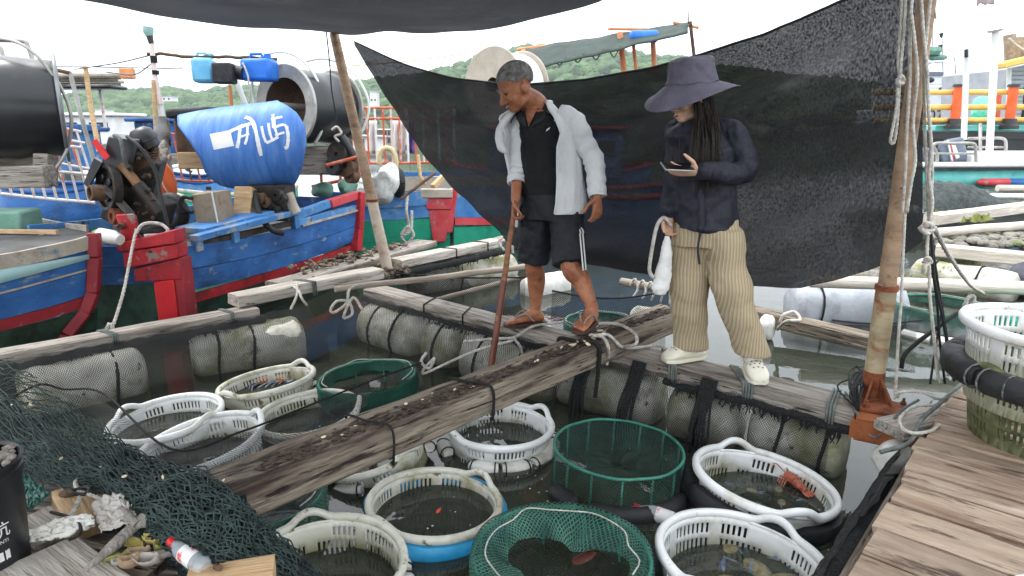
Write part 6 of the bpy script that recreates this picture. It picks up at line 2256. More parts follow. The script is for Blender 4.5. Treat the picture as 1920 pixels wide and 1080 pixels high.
for k in range(16):
  p = Q(rnd.uniform(240, 305), rnd.uniform(290, 410), rnd.uniform(5.28, 5.45))
  MB().tube([p, p + V((rnd.gauss(0, .03), -.03, rnd.gauss(0, .03)))], rnd.uniform(.010, .022), 8).build('bolt', rnd.choice([brown_metal, dark_metal]), eng)
rpost = root('winch_post', 'bright red wooden post with a big bolt on the boat corner', 'post', W(240, 452, 5.02))
m = MB()
m.add([W(216, 402, 4.98), W(252, 400, 4.98), W(258, 430, 4.98), W(262, 452, 4.98), W(230, 453, 4.98), W(222, 405, 5.14), W(256, 402, 5.14), W(262, 430, 5.14), W(266, 452, 5.14), W(236, 453, 5.14)], [(0, 4, 3, 2, 1), (5, 6, 7, 8, 9), (0, 1, 6, 5), (1, 2, 7, 6), (2, 3, 8, 7), (4, 0, 5, 9), (3, 4, 9, 8)])
m.build('post', paint_red, rpost, bev=.012)
MB().tube([W(230, 424, 4.98), W(222, 425, 4.9)], .026, 8).tube([W(229, 424, 4.97), W(214, 426, 4.86)], .014, 8).build('bolt', brown_metal, rpost)
m = MB()
m.tube(spline([W(256, 437, 4.93), W(266, 422, 4.95), W(285, 418, 5.0), W(305, 422, 5.02), W(315, 434, 5.0), W(300, 440, 4.98), W(270, 442, 4.93)], 6), .013, 8)
m.build('rope_coil', rope_white, None, 'white rope coil lying on the red boat cap', 'rope', ang=180)
m = MB()
m.ell(W(292, 434, 5.05), (.12, .09, .05), 14, 8)
m.build('dark_rag', cloth_black, None, 'black oily rag lying under the hose on the red cap', 'rag')
jug = root('jug', 'white plastic jug with green cap tied beside the red post', 'jug', W(206, 452, 4.92))
m = MB()
m.tube([W(181, 440, 4.92), W(187, 440, 4.92), W(213, 446, 4.90), W(226, 450, 4.88)], [.028, .052, .056, .04], 14).build('body', jug_white, jug)
MB().tube([W(181, 440, 4.92), W(176, 432, 4.92)], .018, 10).build('cap', mk('lime_cap', S(140, 190, 90), S(160, 204, 110), rough=.4), jug)

# tank box, posts and engine under the blue barrel
tank = root('tank_box', 'stained sheet metal tank box with a black cap on the blue bench', 'tank', W(400, 437, 5.75))
m = MB()
m.add([W(357, 366, 5.62), W(398, 360, 5.62), W(412, 430, 5.62), W(372, 438, 5.62), W(384, 358, 5.95), W(432, 356, 5.95), W(444, 424, 5.95), W(400, 430, 5.95)], [(0, 3, 2, 1), (4, 5, 6, 7), (0, 1, 5, 4), (3, 7, 6, 2), (0, 4, 7, 3), (1, 2, 6, 5)])
m.build('box', sheet_metal, tank, bev=.006)
MB().tube([W(397, 361, 5.60), W(411, 430, 5.60)], .007, 6).build('seam', white_paint, tank)
MB().tube([W(391, 356, 5.8), W(391, 350, 5.8)], .022, 12).build('cap', black_rubber, tank)
rope('hose', [W(360, 372, 5.6), W(344, 370, 5.6), W(340, 382, 5.6), W(350, 394, 5.6), W(362, 398, 5.6)], .018, black_rubber, tank)
MB().beam(W(461, 352, 6.2), W(458, 418, 6.1), .14, .16, V((1, 0, 0))).build('engine_post', wood_tan, None, 'brown wooden post standing on the bench under the blue barrel', 'post', bev=.01)
mach = root('winch_motor', 'black winch motor with hoses under the blue barrel', 'motor', W(512, 410, 6.3))
MB().box(W(512, 378, 6.4), (.36, .3, .34)).build('housing', dark_metal, mach, bev=.02)
for k, (x, y, r) in enumerate([(520, 365, .06), (500, 380, .05), (530, 372, .045), (490, 372, .05), (515, 392, .05)]):
  disc('pulley', W(x, y, 6.2), V((-.3, -.95, 0)), r, .07, [dark_metal, brown_metal][k % 2], mach, 18, .012)
MB().tube(spline([W(478, 360, 6.2), W(482, 385, 6.1), W(492, 412, 6.0), W(512, 432, 5.95), W(532, 437, 5.95)], 5), .028, 10).build('hose', black_rubber, mach, ang=180)
MB().tube(spline([W(540, 362, 6.3), W(548, 385, 6.3), W(556, 400, 6.3)], 4), .05, 10).build('bracket', boat_wood, mach)

# ------------------------------------------------------------------ cut blue barrel with spray painted signs
bar = root('blue_barrel', 'big cut open blue plastic barrel with white sprayed writing, hood over the winch', 'barrel', W(465, 360, 6.35))
bc = W(470, 279, 6.55)
bax = V((.98, .17, .13)).normalized()                # axis, left to right
bup = V((0, -.12, .99))
bfr = bup.cross(bax).normalized()                     # towards the camera?
if bfr.y > 0: bfr = -bfr
bup = bax.cross(bfr) if bax.cross(bfr).z > 0 else bfr.cross(bax)
BR = .405
def bar_pt(s, th, r=BR):
  """s metres along the axis from the middle, th angle from the front (0) up (+)"""
  k = 1.0
  if s > .34: k = sqrt(max(.0, 1 - ((s - .34) / .30) ** 2 * .55))
  if s < -.3: k = 1 - .05 * ((-.3 - s) / .3)
  return bc + bax * s + (bfr * cos(th) + bup * sin(th)) * r * k
def left_edge(th):
  return interp([(-1.6, .10), (-1.1, -.08), (-.7, -.28), (-.3, -.36), (0, -.36), (.4, -.42), (.9, -.52), (1.4, -.55), (2.6, -.5)], th)
def right_edge(th):
  return interp([(-1.6, .28), (-1.1, .37), (-.6, .48), (0, .565), (.5, .58), (.9, .52), (1.3, .38), (1.7, .32), (2.6, .32)], th)
m = MB()
m.grid(lambda u, v: bar_pt(lerp(left_edge(lerp(-1.55, 2.5, v)), right_edge(lerp(-1.55, 2.5, v)), u), lerp(-1.5 + .12 * nz(u * 9, 2) + .25 * max(0, u - .75), 2.5, v), BR * (1 + .012 * nz(u * 5, v * 5))), 44, 48)
m.build('shell', blue_drum, bar, ang=180, solid=.012)
def stroke(pts, w_, name='sprayed_stroke', mat=None):
  P = spline([V((x, y, 0)) for x, y in pts], 8)
  vs, fs = [], []
  for i, p in enumerate(P):
    t = (P[min(i + 1, len(P) - 1)] - P[max(i - 1, 0)]).normalized()
    nn = V((-t.y, t.x, 0)) * w_ * (1 + .3 * nz(i * .5, pts[0][0] * 9))
    for q in (p + nn, p, p - nn):
      vs.append(bar_pt(q.x, q.y / BR, BR + .0095))
  for i in range(len(P) - 1):
    for k in range(2):
      fs.append((3 * i + k, 3 * i + k + 1, 3 * i + 4 + k, 3 * i + 3 + k))
  m = MB()
  m.add(vs, fs)
  m.build(name, mat or paint_spray, bar, ang=180)
# coordinates on the shell: s along the axis (m), height over the front line (arc metres); picture scale about 195 px per metre
def bs(px, py):
  return ((px - 470) / 190.0, (279 - py) / 190.0 * 1.05 + .0)
for ln, w_ in [([(457, 238), (480, 231), (492, 229)], .016), ([(474, 236), (470, 252), (464, 266)], .014), ([(487, 233), (484, 250), (478, 262)], .011), ([(474, 249), (488, 246)], .010),
       ([(484, 214), (494, 222), (499, 240), (500, 262), (500, 283)], .017),
       ([(510, 236), (511, 252), (513, 263)], .012), ([(522, 232), (522, 248), (524, 260)], .011), ([(532, 228), (532, 244), (534, 256)], .011), ([(513, 264), (524, 261), (535, 257)], .012),
       ([(527, 226), (546, 223)], .012), ([(531, 216), (530, 230), (529, 242)], .012), ([(529, 242), (544, 238), (551, 240)], .012), ([(551, 240), (551, 258), (546, 274), (541, 276)], .014), ([(530, 254), (546, 251)], .010)]:
  stroke([bs(*p) for p in ln], w_)
m = MB()
x0, y0 = bs(425, 238)
x1, y1 = bs(459, 264)
m.grid(lambda u, v: bar_pt(lerp(x0, x1, u) + .012 * (v - .5), lerp(y0, y1, v) / BR + .03 * u, BR + .0095), 8, 8)
m.build('paper_label', paper, bar, ang=180)
# the dark seat box seen in the barrel's open end
sb = root('engine_cover', 'dark brown box with a black lid inside the open end of the blue barrel', 'box', W(370, 330, 6.8))
MB().box(W(366, 265, 6.8), (.24, .35, .44)).build('box', brown_metal, sb, bev=.03)
MB().box(W(372, 212, 6.75), (.42, .5, .09), Mx.Rotation(-.06, 3, 'Y')).build('lid', black_rubber, sb, bev=.03)
MB().box(W(375, 300, 6.7), (.30, .3, .16)).build('base', wood_tan, sb, bev=.01)
rope('handle', [W(352, 290, 6.6), W(345, 305, 6.6), W(350, 318, 6.6), W(360, 322, 6.6)], .012, metal_grey, sb)

# ------------------------------------------------------------------ rope drums
def reel(label, c, axis, r, ln, body, flange, hole=.0, r_body=None, spokes=0, group='rope drums on the boats'):
  a = V(axis).normalized()
  o = root('rope_drum', label, 'drum', V(c) - V((0, 0, r)), group)
  T = frame_from(a).to_4x4() @ Mx.Rotation(pi / 2, 4, 'Y')
  T.translation = c
  rb = r_body or r * .93
  prof = [(rb * .96, -ln / 2)] + [(rb * (1 + .02 * sin(i * 1.3)), -ln / 2 + ln * (i + .5) / 10) for i in range(10)] + [(rb * .96, ln / 2)]
  MB().lathe(prof, 48, T, jit=.015).build('wound_body', body, o, ang=60)
  for s in (-1, 1):
    z = s * ln / 2
    fm = MB()
    pr = [(max(hole, .001), z - .012), (r * .97, z - .014), (r, z - .02 * 0), (r * .99, z + .016), (r * .93, z + .010), (max(hole, .001), z + .006)]
    if hole: pr.append((hole, z - .012))
    fm.lathe(pr, 48, T)
    fm.build('flange', flange, o, ang=35)
    fr_ = MB()
    fr_.tube([T @ V((r * cos(2 * pi * k / 40), r * sin(2 * pi * k / 40), z)) for k in range(41)], .016, 8, caps=False)
    fr_.build('flange_rim', flange, o, ang=180)
  if hole:
    fm = MB()
    fm.lathe([(hole, -ln / 2), (hole * .98, ln / 2)], 32, T)
    fm.build('inner_tube', brown_metal, o, ang=60)
  for k in range(spokes):
    b_ = 2 * pi * k / spokes + .4
    for s in (-1,):
      MB().tube([T @ V((0, 0, s * ln * .46)), T @ V((hole * 1.05 * cos(b_), hole * 1.05 * sin(b_), s * ln * .46))], .022, 8).build('spoke', pole_tan, o)
  if spokes:
    MB().tube([T @ V((0, 0, -ln * .6)), T @ V((0, 0, ln * .6))], .035, 10).build('axle', metal_grey, o)
  return o, T

# black drum at the left edge
d1c = W(-8, 202, 5.6)
reel('big black drum with steel rim at the left edge', d1c + V((-.02, 0, 0)), V((.84, .54, 0)), .43, .92, drum_black, mk('drum_rim_steel', S(110, 112, 114), S(140, 142, 144), rough=.4, metal=.5, scale=5), r_body=.40)
dst = root('drum_stand', 'grey timber stand under the black drum at the left edge', 'stand', W(20, 365, 5.5))
MB().beam(W(-60, 334, 5.4), W(95, 330, 5.4), .16, .17).build('crossbeam', wood_grey, dst, bev=.008)
MB().beam(W(-60, 310, 5.7), W(92, 306, 5.7), .12, .12).build('crossbeam', wood_grey, dst, bev=.008)
MB().beam(W(86, 290, 5.55), W(86, 348, 5.5), .14, .12, V((1, 0, 0))).build('upright', wood_grey, dst, bev=.008)
rope('hoop', [W(-40, 72, 5.6), W(20, 76, 5.6), W(62, 98, 5.6), W(100, 142, 5.6), W(126, 190, 5.6), W(134, 232, 5.6), W(126, 280, 5.6), W(104, 316, 5.5), W(88, 328, 5.45)], .014, metal_grey, label='thin bent steel hoop curving round the black drum at the left', cat='hoop')
# steel reel behind the blue barrel
d2c = W(536, 200, 7.35) + V((.17, .33, 0))
reel('steel flanged drum wound with black plastic behind the blue barrel', d2c, V((-.46, -.88, .02)), .42, .74, drum_black, metal_grey, .29, .385, 4)
rope('hoop', [W(478, 205, 7.4), W(473, 160, 7.4), W(480, 116, 7.4), W(520, 97, 7.4), W(560, 108, 7.4), W(590, 142, 7.4), W(606, 190, 7.4), W(604, 240, 7.4), W(590, 270, 7.4)], .016, white_paint, label='white tube hoop arching over the steel drum', cat='hoop')
rope('hoop', [W(570, 115, 7.9), W(610, 110, 7.9), W(655, 128, 7.9), W(684, 170, 7.9), W(692, 205, 7.9), W(682, 240, 7.9), W(676, 250, 7.9)], .016, white_paint, label='white tube hoop right of the steel drum, behind the leaning pole', cat='hoop')
rope('cord', [W(612, 60, 7.2), W(618, 118, 7.2), W(622, 170, 7.2), W(630, 216, 7.2), W(632, 250, 7.2), W(634, 262, 7.2)], .008, cord_black, label='black cord with a white knot hanging in front of the steel drum', cat='cord')
rope('rope_knot', [W(622, 244, 7.15), W(632, 238, 7.15), W(640, 250, 7.15), W(628, 256, 7.15), W(636, 266, 7.15)], .014, rope_white, label='white knotted rope end hanging beside the steel drum')
ds2 = root('drum_stand', 'dark winch gear and timber base under the steel drum', 'stand', W(600, 330, 7.6))
MB().box(W(596, 300, 7.7), (.7, .5, .30)).build('base_timber', wood_grey, ds2, bev=.02)
for k, (x, y, r) in enumerate([(636, 290, .14), (652, 312, .12), (628, 312, .10), (644, 272, .09), (660, 330, .08)]):
  disc('gear', W(x, y, 7.35), V((-.5, -.85, .1)), r, .10, [dark_metal, brown_metal, black_rubber][k % 3], ds2, 22, .03)
MB().tube([W(640, 256, 7.3), W(668, 300, 7.3)], .045, 12).build('drain_pipe', black_plastic, ds2)
MB().tube([W(612, 310, 7.1), W(675, 293, 7.1)], .018, 8).build('rail', rail_rust, ds2)
# back reel seen over the shade cloth behind the man's head
reel('pale spool with beige flange seen above the black cloth', W(950, 162, 9.9), V((-.62, -.78, .03)), .50, .62, white_paint, mk('beige_flange', S(160, 150, 136), S(182, 172, 158), rough=.55, scale=4), .10, .45, 0)

# ------------------------------------------------------------------ masts, rails and clutter behind
def rail_fence(label, a, b, h, nb, mat, mats=None, rails=(1.0, .55, .08), lean=0.0, rr=.016, br=.012, group=None, cat='railing'):
  a, b = V(a), V(b)
  o = root('railing', label, cat, a.lerp(b, .5), group)
  up = V((lean, 0, 1)).normalized()
  for r_ in rails:
    MB().tube([a + up * h * r_, a.lerp(b, .5) + up * (h * r_ - .008), b + up * h * r_], rr, 8).build('rail', mat, o)
  for k in range(nb):
    t = (k + .5) / nb
    p = a.lerp(b, t)
    MB().tube([p + up * h * min(rails) * .8, p + up * h * max(rails)], br, 6).build('bar', (mats or [mat])[k % len(mats or [mat])], o)
  return o
rail_fence('white and pink railing behind the black drum, left of the engine', W(-10, 362, 6.6), W(178, 380, 6.8), .55, 9, rail_white, [rail_white, rail_white, rail_pale], (1, .52, .0), -.10)
rail_fence('leaning white railing in front of the blue boat cabin', W(85, 300, 7.3), W(175, 318, 7.6), .42, 5, rail_white, [rail_white, rail_rust], (1, .7, 0), -.18)
rail_fence('rusty thin railing left of the blue barrel', W(318, 336, 7.4), W(400, 340, 7.5), .50, 5, rail_rust, [brown_metal, rail_rust], (1, 0), -.1, .012, .010)
rail_fence('rust striped railing right of the leaning pole', W(655, 312, 9.3), W(860, 308, 9.6), .78, 14, rail_rust, [rail_rust, rail_pale, rail_rust, white_paint], (1, .82, .05), 0, .018, .016)
rail_fence('orange bent rail between the steel drum and the leaning pole', W(585, 350, 7.9), W(690, 325, 8.3), .26, 3, rail_rust, [rail_rust], (1, 0), 0, .02, .018)

# lamp mast
lm = root('lamp_mast', 'white and wood mast with a green capped lamp on top', 'mast', W(325, 372, 6.9))
MB().tube([W(326, 380, 6.9), W(308, 250, 6.9), W(300, 190, 6.9)], [.038, .034, .032], 10).build('mast_lower', white_paint, lm)
MB().tube([W(300, 196, 6.88), W(290, 140, 6.88), W(284, 80, 6.88)], [.030, .026, .022], 10).build('mast_upper', rail_pale, lm)
for y0, y1 in ((105, 118), (132, 140)):
  MB().tube([W(lerp(300, 284, (196 - y0) / 116), y0, 6.88), W(lerp(300, 284, (196 - y1) / 116), y1, 6.88)], .034, 10).build('tape', cord_black, lm)
MB().tube([W(284, 82, 6.88), W(280, 66, 6.88)], [.026, .034], 10).build('lamp_socket', drum_black, lm)
MB().tube([W(280, 68, 6.88), W(278, 60, 6.88), W(278, 50, 6.88)], [.034, .050, .048], 12).build('lamp', mk('lamp_green', S(120, 158, 150), S(150, 184, 176), rough=.35), lm)
MB().tube([W(308, 368, 6.8), W(293, 250, 6.84), W(287, 150, 6.84)], [.026, .024, .020], 8).build('side_pole', wood_tan, lm)
m = MB()
def rag(u, v):
  a = 2 * pi * u
  r = (.05 + .05 * v) * (1 + .35 * nz(a, v * 3, 4))
  p = W(303, lerp(218, 275, v), 6.85)
  return p + V((r * cos(a), r * sin(a), 0))
m.grid(rag, 18, 10)
m.build('rag', cloth_grey, lm, ang=180)
m = MB()
for k in range(22):
  p = W(306 + random.gauss(0, 5), random.uniform(270, 318), 6.78)
  m.ell(p, (random.uniform(.015, .04), .03, random.uniform(.02, .05)), 7, 5)
m.build('rope_tangle', rope_white, None, 'tangle of pale rope tied low on the lamp mast', 'rope', kind=None, ang=70)
MB().ell(W(309, 338, 6.6), (.10, .10, .20), 18, 12, Mx.Rotation(-.22, 3, 'Y')).build('buoy', orange_plastic, None, 'orange plastic buoy hanging behind the black engine', 'buoy')
rope('cord', [W(303, 318, 6.5), W(305, 345, 6.45), W(322, 372, 6.45)], .007, rope_white, label='white cord tied across the orange buoy', cat='cord')

# overhead lines and the jerrycans hung on them
rope('line_pole', [W(275, 100, 6.9), W(330, 104, 7.0), W(400, 106, 7.1), W(460, 108, 7.2), W(520, 112, 7.3)], .016, brown_metal, label='rag wrapped horizontal pole from the lamp mast to the jerrycans', cat='pole', wob=.02)
for k, (pts, lb) in enumerate([
  ([W(105, 125, 9), W(200, 126, 9), W(380, 130, 9), W(540, 134, 9)], 'thin overhead line crossing behind the lamp mast'),
  ([W(140, 130, 9), W(220, 118, 8), W(280, 104, 7)], 'thin line slanting up to the lamp mast from the left'),
  ([W(200, 135, 9), W(250, 140, 8), W(284, 120, 7)], 'sagging cord left of the lamp mast'),
  ([W(520, 120, 8.5), W(620, 122, 9), W(700, 116, 9.5)], 'pale line above the steel drum'),
  ([W(640, 125, 10), W(760, 115, 11), W(880, 100, 12)], 'thin pinkish line behind the top corner of the black cloth')]):
  rope('line', pts, .008, [cord_grey, cord_grey, cord_grey, white_paint, orange_pole][k], label=lb, cat='line')
def jerry(label, c, w_, d_, h_, mat, rz=0.0, capx=1):
  o = root('jerrycan', label, 'jerrycan', V(c) - V((0, 0, h_ / 2)), 'jerrycans hung above the boats')
  R = Mx.Rotation(rz, 3, 'Z')
  MB().box(c, (w_, d_, h_), R).build('body', mat, o, bev=.035)
  MB().tube([V(c) + R @ V((capx * w_ * .3, 0, h_ * .5)), V(c) + R @ V((capx * w_ * .3, 0, h_ * .5 + .05))], .035, 12).build('neck', mat, o)
  MB().tube([V(c) + R @ V((-w_ * .3, 0, h_ * .49)), V(c) + R @ V((-w_ * .25, 0, h_ * .5 + .05)), V(c) + R @ V((w_ * .1, 0, h_ * .5 + .05)), V(c) + R @ V((w_ * .15, 0, h_ * .49))], .016, 8).build('handle', mat, o)
jerry('light blue jerrycan hung left of the black box', W(384, 133, 7.1), .21, .25, .24, jerry_blue, .2)
MB().box(W(421, 138, 7.0), (.19, .2, .20), Mx.Rotation(.1, 3, 'Z')).build('black_can', black_rubber, None, 'square black can hung between the two blue jerrycans', 'can', bev=.02)
jerry('deep blue jerrycan hung beside the black can', W(487, 132, 7.2), .32, .24, .22, jerry_deep, -.1)
MB().tube([W(442, 135, 7.1), W(456, 138, 7.1)], .07, 14).build('black_pot', black_plastic, None, 'small black pot between the black can and the deep blue jerrycan', 'pot')
rope('cord', [W(455, 118, 7.05), W(462, 134, 7.02), W(466, 152, 7.02), W(467, 195, 7.05)], .010, rope_white, label='white cord bundle hanging in front of the deep blue jerrycan', cat='cord')
MB().tube([W(437, 130, 7.6), W(458, 190, 7.6), W(466, 205, 7.6)], .030, 8).build('white_strut', white_paint, None, 'white slanting strut left of the steel drum', 'strut')
MB().tube([W(431, 160, 7.5), W(434, 205, 7.5)], .022, 8).build('orange_strut', orange_pole, None, 'short orange strut under the black can', 'strut')

# timber roof and pipe frame far left
fr = root('pipe_frame', 'bare metal pipe frame standing at the far left above the black drum', 'frame', W(60, 150, 7.6))
MB().tube(spline([W(-30, 75, 7), W(40, 77, 7), W(52, 86, 7), W(64, 122, 7)], 5), .022, 8).build('pipe', metal_grey, fr, ang=180)
MB().tube([W(64, 122, 7), W(132, 137, 7.2)], .020, 8).build('pipe', brown_metal, fr)
MB().tube([W(131, 135, 7.2), W(150, 210, 7.2), W(176, 302, 7.2)], .022, 8).build('pipe', metal_grey, fr)
MB().tube(spline([W(-20, 80, 6.8), W(0, 88, 6.8), W(6, 108, 6.8)], 4), .02, 8).build('pipe', metal_grey, fr)
tr_ = root('timber_roof', 'flat roof of loose timber poles behind the black drum', 'roof', W(150, 160, 9))
for k in range(6):
  MB().tube([W(78, 140 + k * 4.4, 8.6 + k * .15), W(232 - (k % 3) * 6, 140 + k * 4.2, 9.2 + k * .15)], .032, 8).build('roof_pole', [wood_white, wood_grey, bamboo][k % 3], tr_)
MB().tube([W(160, 124, 8.8), W(170, 200, 8.8), W(186, 285, 8.6)], .030, 8).build('post', wood_tan, tr_)
MB().tube([W(187, 165, 9.4), W(198, 240, 9.3)], .022, 8).build('post', rail_white, tr_)
MB().box(W(160, 164, 9.2), (.9, .4, .05)).build('tarp_fold', drum_black, tr_, bev=.02)
MB().box(W(239, 138, 9.0), (.16, .12, .13)).build('float_box', orange_pole, None, 'small orange float box hanging at the end of the timber roof', 'box', bev=.015)

# boats farther back
def simple_boat(label, a, b, z, hull, deck, wid=1.2, cabin=None, group='boats farther back', stripe=None):
  a, b = V(a), V(b)
  o = root('moored_boat', label, 'boat', V(((a.x + b.x) / 2, (a.y + b.y) / 2, 0)), group)
  d_ = V((b.x - a.x, b.y - a.y, 0))
  ln = d_.length
  d_.normalize()
  inn = V((-d_.y, d_.x, 0))
  if inn.y < 0: inn = -inn
  n = 12
  rows = [(0, .22, -.05), (.0, .10, z * .45), (.0, 0, z)]
  L_, R_ = [], []
  m = MB()
  vs = []
  for i in range(n + 1):
    t = i / n
    taper = 1 - abs(2 * t - 1) ** 3
    sh = .16 * (2 * t - 1) ** 2
    for off, zz in ((.28 * wid / 2, -.1), (.06, z * .5), (0, z)):
      k = wid / 2 * taper
      p = a.lerp(b, t)
      p = V((p.x, p.y, 0))
      vs.append(p + inn * (wid / 2 - k + off) + V((0, 0, zz + (sh if zz > .1 else 0))))
    for off, zz in ((0, z), (.06, z * .5), (.28 * wid / 2, -.1)):
      k = wid / 2 * taper
      p = a.lerp(b, t)
      p = V((p.x, p.y, 0))
      vs.append(p + inn * (wid / 2 + k - off + .02) + V((0, 0, zz + (sh if zz > .1 else 0))))
  fs = []
  for i in range(n):
    for k in (0, 1, 3, 4):
      fs.append((i * 6 + k, (i + 1) * 6 + k, (i + 1) * 6 + k + 1, i * 6 + k + 1))
  m.add(vs, fs)
  m.build('hull', hull, o, ang=40, solid=.04)
  m = MB()
  top = [vs[i * 6 + 2] - V((0, 0, .08)) for i in range(n + 1)] + [vs[i * 6 + 3] - V((0, 0, .08)) for i in range(n, -1, -1)]
  m.poly(list(top), .03)
  m.build('deck_floor', deck, o)
  for s_ in (2, 3):
    MB().tube([vs[i * 6 + s_] + V((0, 0, .02)) for i in range(n + 1)], .035, 8).build('gunwale', stripe or deck, o, ang=180)
  if cabin:
    cm, c0, cs = cabin
    c0 = V(c0)
    MB().box(c0 + V((0, 0, cs[2] / 2)), cs).build('cabin', cm, o, bev=.02)
    MB().box(c0 + V((0, 0, cs[2] + .03)), (cs[0] + .2, cs[1] + .2, .06)).build('cabin_roof', stripe or cm, o, bev=.02)
    nw = max(2, int(cs[0] / .6))
    for k in range(nw):
      MB().box(c0 + V(((k + .5 - nw / 2) * cs[0] / nw, -cs[1] / 2 - .005, cs[2] * .62)), (cs[0] / nw * .6, .02, cs[2] * .32)).build('window', drum_black, o)
  return o
MB().box(W(128, 240, 9.5), (.62, .5, .10)).build('bench_top', paint_blue, None, 'blue bench top in front of the blue cabin behind the railing', 'bench', bev=.02)
simple_boat('blue boat behind the white leaning railing at the left', W(-60, 330, 9.2), W(230, 325, 9.8), .72, paint_blue, boat_deck, 1.6, (paint_blue_light, W(105, 318, 10.0), (1.0, .8, .55)), stripe=paint_blue)
simple_boat('white cabin boat behind the engine', W(120, 288, 13), W(330, 285, 13.5), .7, white_paint, boat_deck, 1.8, (white_paint, W(190, 270, 14), (1.2, 1.0, .55)), stripe=white_paint)
simple_boat('blue hull with green deck behind the blue barrel', W(300, 345, 8.6), W(560, 345, 9.2), .62, paint_green, paint_green, 1.3, None, stripe=boat_wood)
simple_boat('bright blue boat behind the lamp mast', W(290, 305, 10.5), W(450, 300, 11), .75, paint_blue_light, paint_blue, 1.5, (paint_blue, W(345, 285, 11.6), (1.1, .9, .5)), stripe=paint_blue)
simple_boat('pale boat behind the rust striped railing', W(640, 330, 10.0), W(900, 325, 10.4), .72, mk('pale_hull', S(190, 192, 186), S(208, 208, 202), rough=.6, scale=4, dirt=(S(150, 160, 156), 5, .55, .7)), boat_deck, 1.5, None, stripe=white_paint)
simple_boat('far blue boat hidden behind the black cloth', W(860, 345, 11.2), W(1250, 345, 11.8), .8, paint_blue, boat_deck, 1.6, (paint_blue_light, W(1040, 330, 12), (2.2, 1.2, .8)), stripe=paint_red_faded)
simple_boat('red and blue boat behind the black cloth right of the man', W(1020, 400, 8.4), W(1330, 400, 8.4), .75, paint_blue, boat_deck, 1.3, None, stripe=paint_red)
# small grey harbour craft and huts on the water behind
rnd = random.Random(31)
for k in range(9):
  x = [150, 195, 240, 285, 210, 265, 690, 735, 400][k]
  Yd = [30, 34, 40, 36, 60, 75, 40, 55, 62][k]
  p = G(x, 0, 0) if False else V((ray(x, 240).x / ray(x, 240).y * Yd, Yd, 0))
  names_ = ['grey raft hut left of the timber roof post', 'small raft hut with pale roof behind the white cabin boat', 'raft hut draped in green netting behind the air filter', 'green netted raft hut just left of the lamp mast', 'faint pale boat shed far out left of the lamp mast', 'faint far raft under the wooded hill', 'pale raft hut beyond the rust striped railing', 'far raft hut beside the slanting edge of the black cloth', 'far raft hut above the black barrel lid']
  o = root('raft_hut', names_[k], 'hut', p, 'raft huts out on the water')
  w_, h_ = rnd.uniform(1.6, 2.6), rnd.uniform(.7, 1.1)
  MB().box(p + V((0, 0, .12)), (w_ * 1.6, 2, .24)).build('float_base', wood_grey, o)
  MB().box(p + V((0, 0, .24 + h_ / 2)), (w_, 1.4, h_)).build('wall', [wood_grey, white_paint, green_tarp, green_tarp, white_paint, wood_grey, white_paint, wood_grey, tarp_grey][k], o)
  MB().box(p + V((0, 0, .28 + h_)), (w_ * 1.25, 1.9, .07), Mx.Rotation(rnd.uniform(-.06, .06), 3, 'Y')).build('roof', [tarp_grey, white_paint, green_tarp, wood_grey, tarp_grey, wood_grey, tarp_grey, white_paint, wood_grey][k], o)
  MB().box(p + V((-.3, -.71, .24 + h_ * .45)), (.4, .03, h_ * .8)).build('door', drum_black, o)
  for s in (-1, 1):
    MB().tube([p + V((s * w_ * .6, -.8, .2)), p + V((s * w_ * .6 + .1, -.8, h_ + rnd.uniform(.6, 1.6)))], .04, 6).build('post', wood_grey, o)

# things lying in boat C and behind the leaning pole
gb = MB()
def bag(label, c, s, mat, seed):
  m = MB()
  m.ell(c, s, 22, 14)
  m.v = [p + V((nz(p.x * 7, p.y * 7, p.z * 7 + seed), nz(p.x * 7 + 9, p.y * 7, p.z * 7 + seed), nz(p.x * 7, p.y * 7 + 5, p.z * 7 + seed))) * .09 * min(1, s[0] * 4) for p in m.v]
  return m.build('plastic_bag', mat, None, label, 'bag', 'bags heaped behind the leaning pole', ang=30)
bag('grey crumpled plastic bag right of the leaning pole', W(715, 352, 7.9), (.17, .15, .20), grey_bag, 1)
bag('whitish sack behind the grey bag', W(730, 335, 8.2), (.13, .14, .20), white_cotton, 2)
bag('pale green bag left of the leaning pole', W(650, 350, 8.0), (.13, .12, .11), green_tarp, 3)
bag('dull green bag behind the blue barrel end', W(605, 355, 7.8), (.12, .12, .10), green_tarp, 4)
bag('dark crumpled bag under the grey one', W(690, 375, 7.8), (.15, .12, .09), grey_bag, 5)
def tyre(label, c, axis, r, w_):
  a = V(axis).normalized()
  P = [V(c) + frame_from(a) @ V((0, r * cos(2 * pi * k / 28), r * sin(2 * pi * k / 28))) for k in range(29)]
  o = root('tyre', label, 'tyre', V(c) - V((0, 0, r)))
  MB().tube(P, w_, 12, caps=False).build('tread', black_rubber, o, ang=180)
  MB().tube([V(c) + (p - V(c)) * .80 for p in P], w_ * .72, 8, caps=False).build('side_wall', black_rubber, o, ang=180)
tyre('old black tyre standing right of the whitish sack', W(746, 342, 8.4), V((-.9, -.4, 0)), .13, .06)
tyre('old black tyre on the bench behind the lamp mast foot', W(322, 398, 6.3), V((-.3, -.95, 0)), .13, .06)
rope('hoop', [W(712, 310, 8.9), W(712, 290, 8.9), W(722, 278, 8.9), W(736, 282, 8.9), W(742, 300, 8.9), W(742, 325, 8.9)], .035, mk('straw_hose', S(196, 176, 130), S(210, 196, 156), rough=.7, scale=9), label='coil of straw coloured hose hung on the rust striped railing', cat='hose')
MB().tube([W(752, 373, 8.0), W(815, 325, 8.2)], .020, 8).build('boat_pole', brown_metal, None, 'dark pole sticking up over the boat right of the grey bag', 'pole')
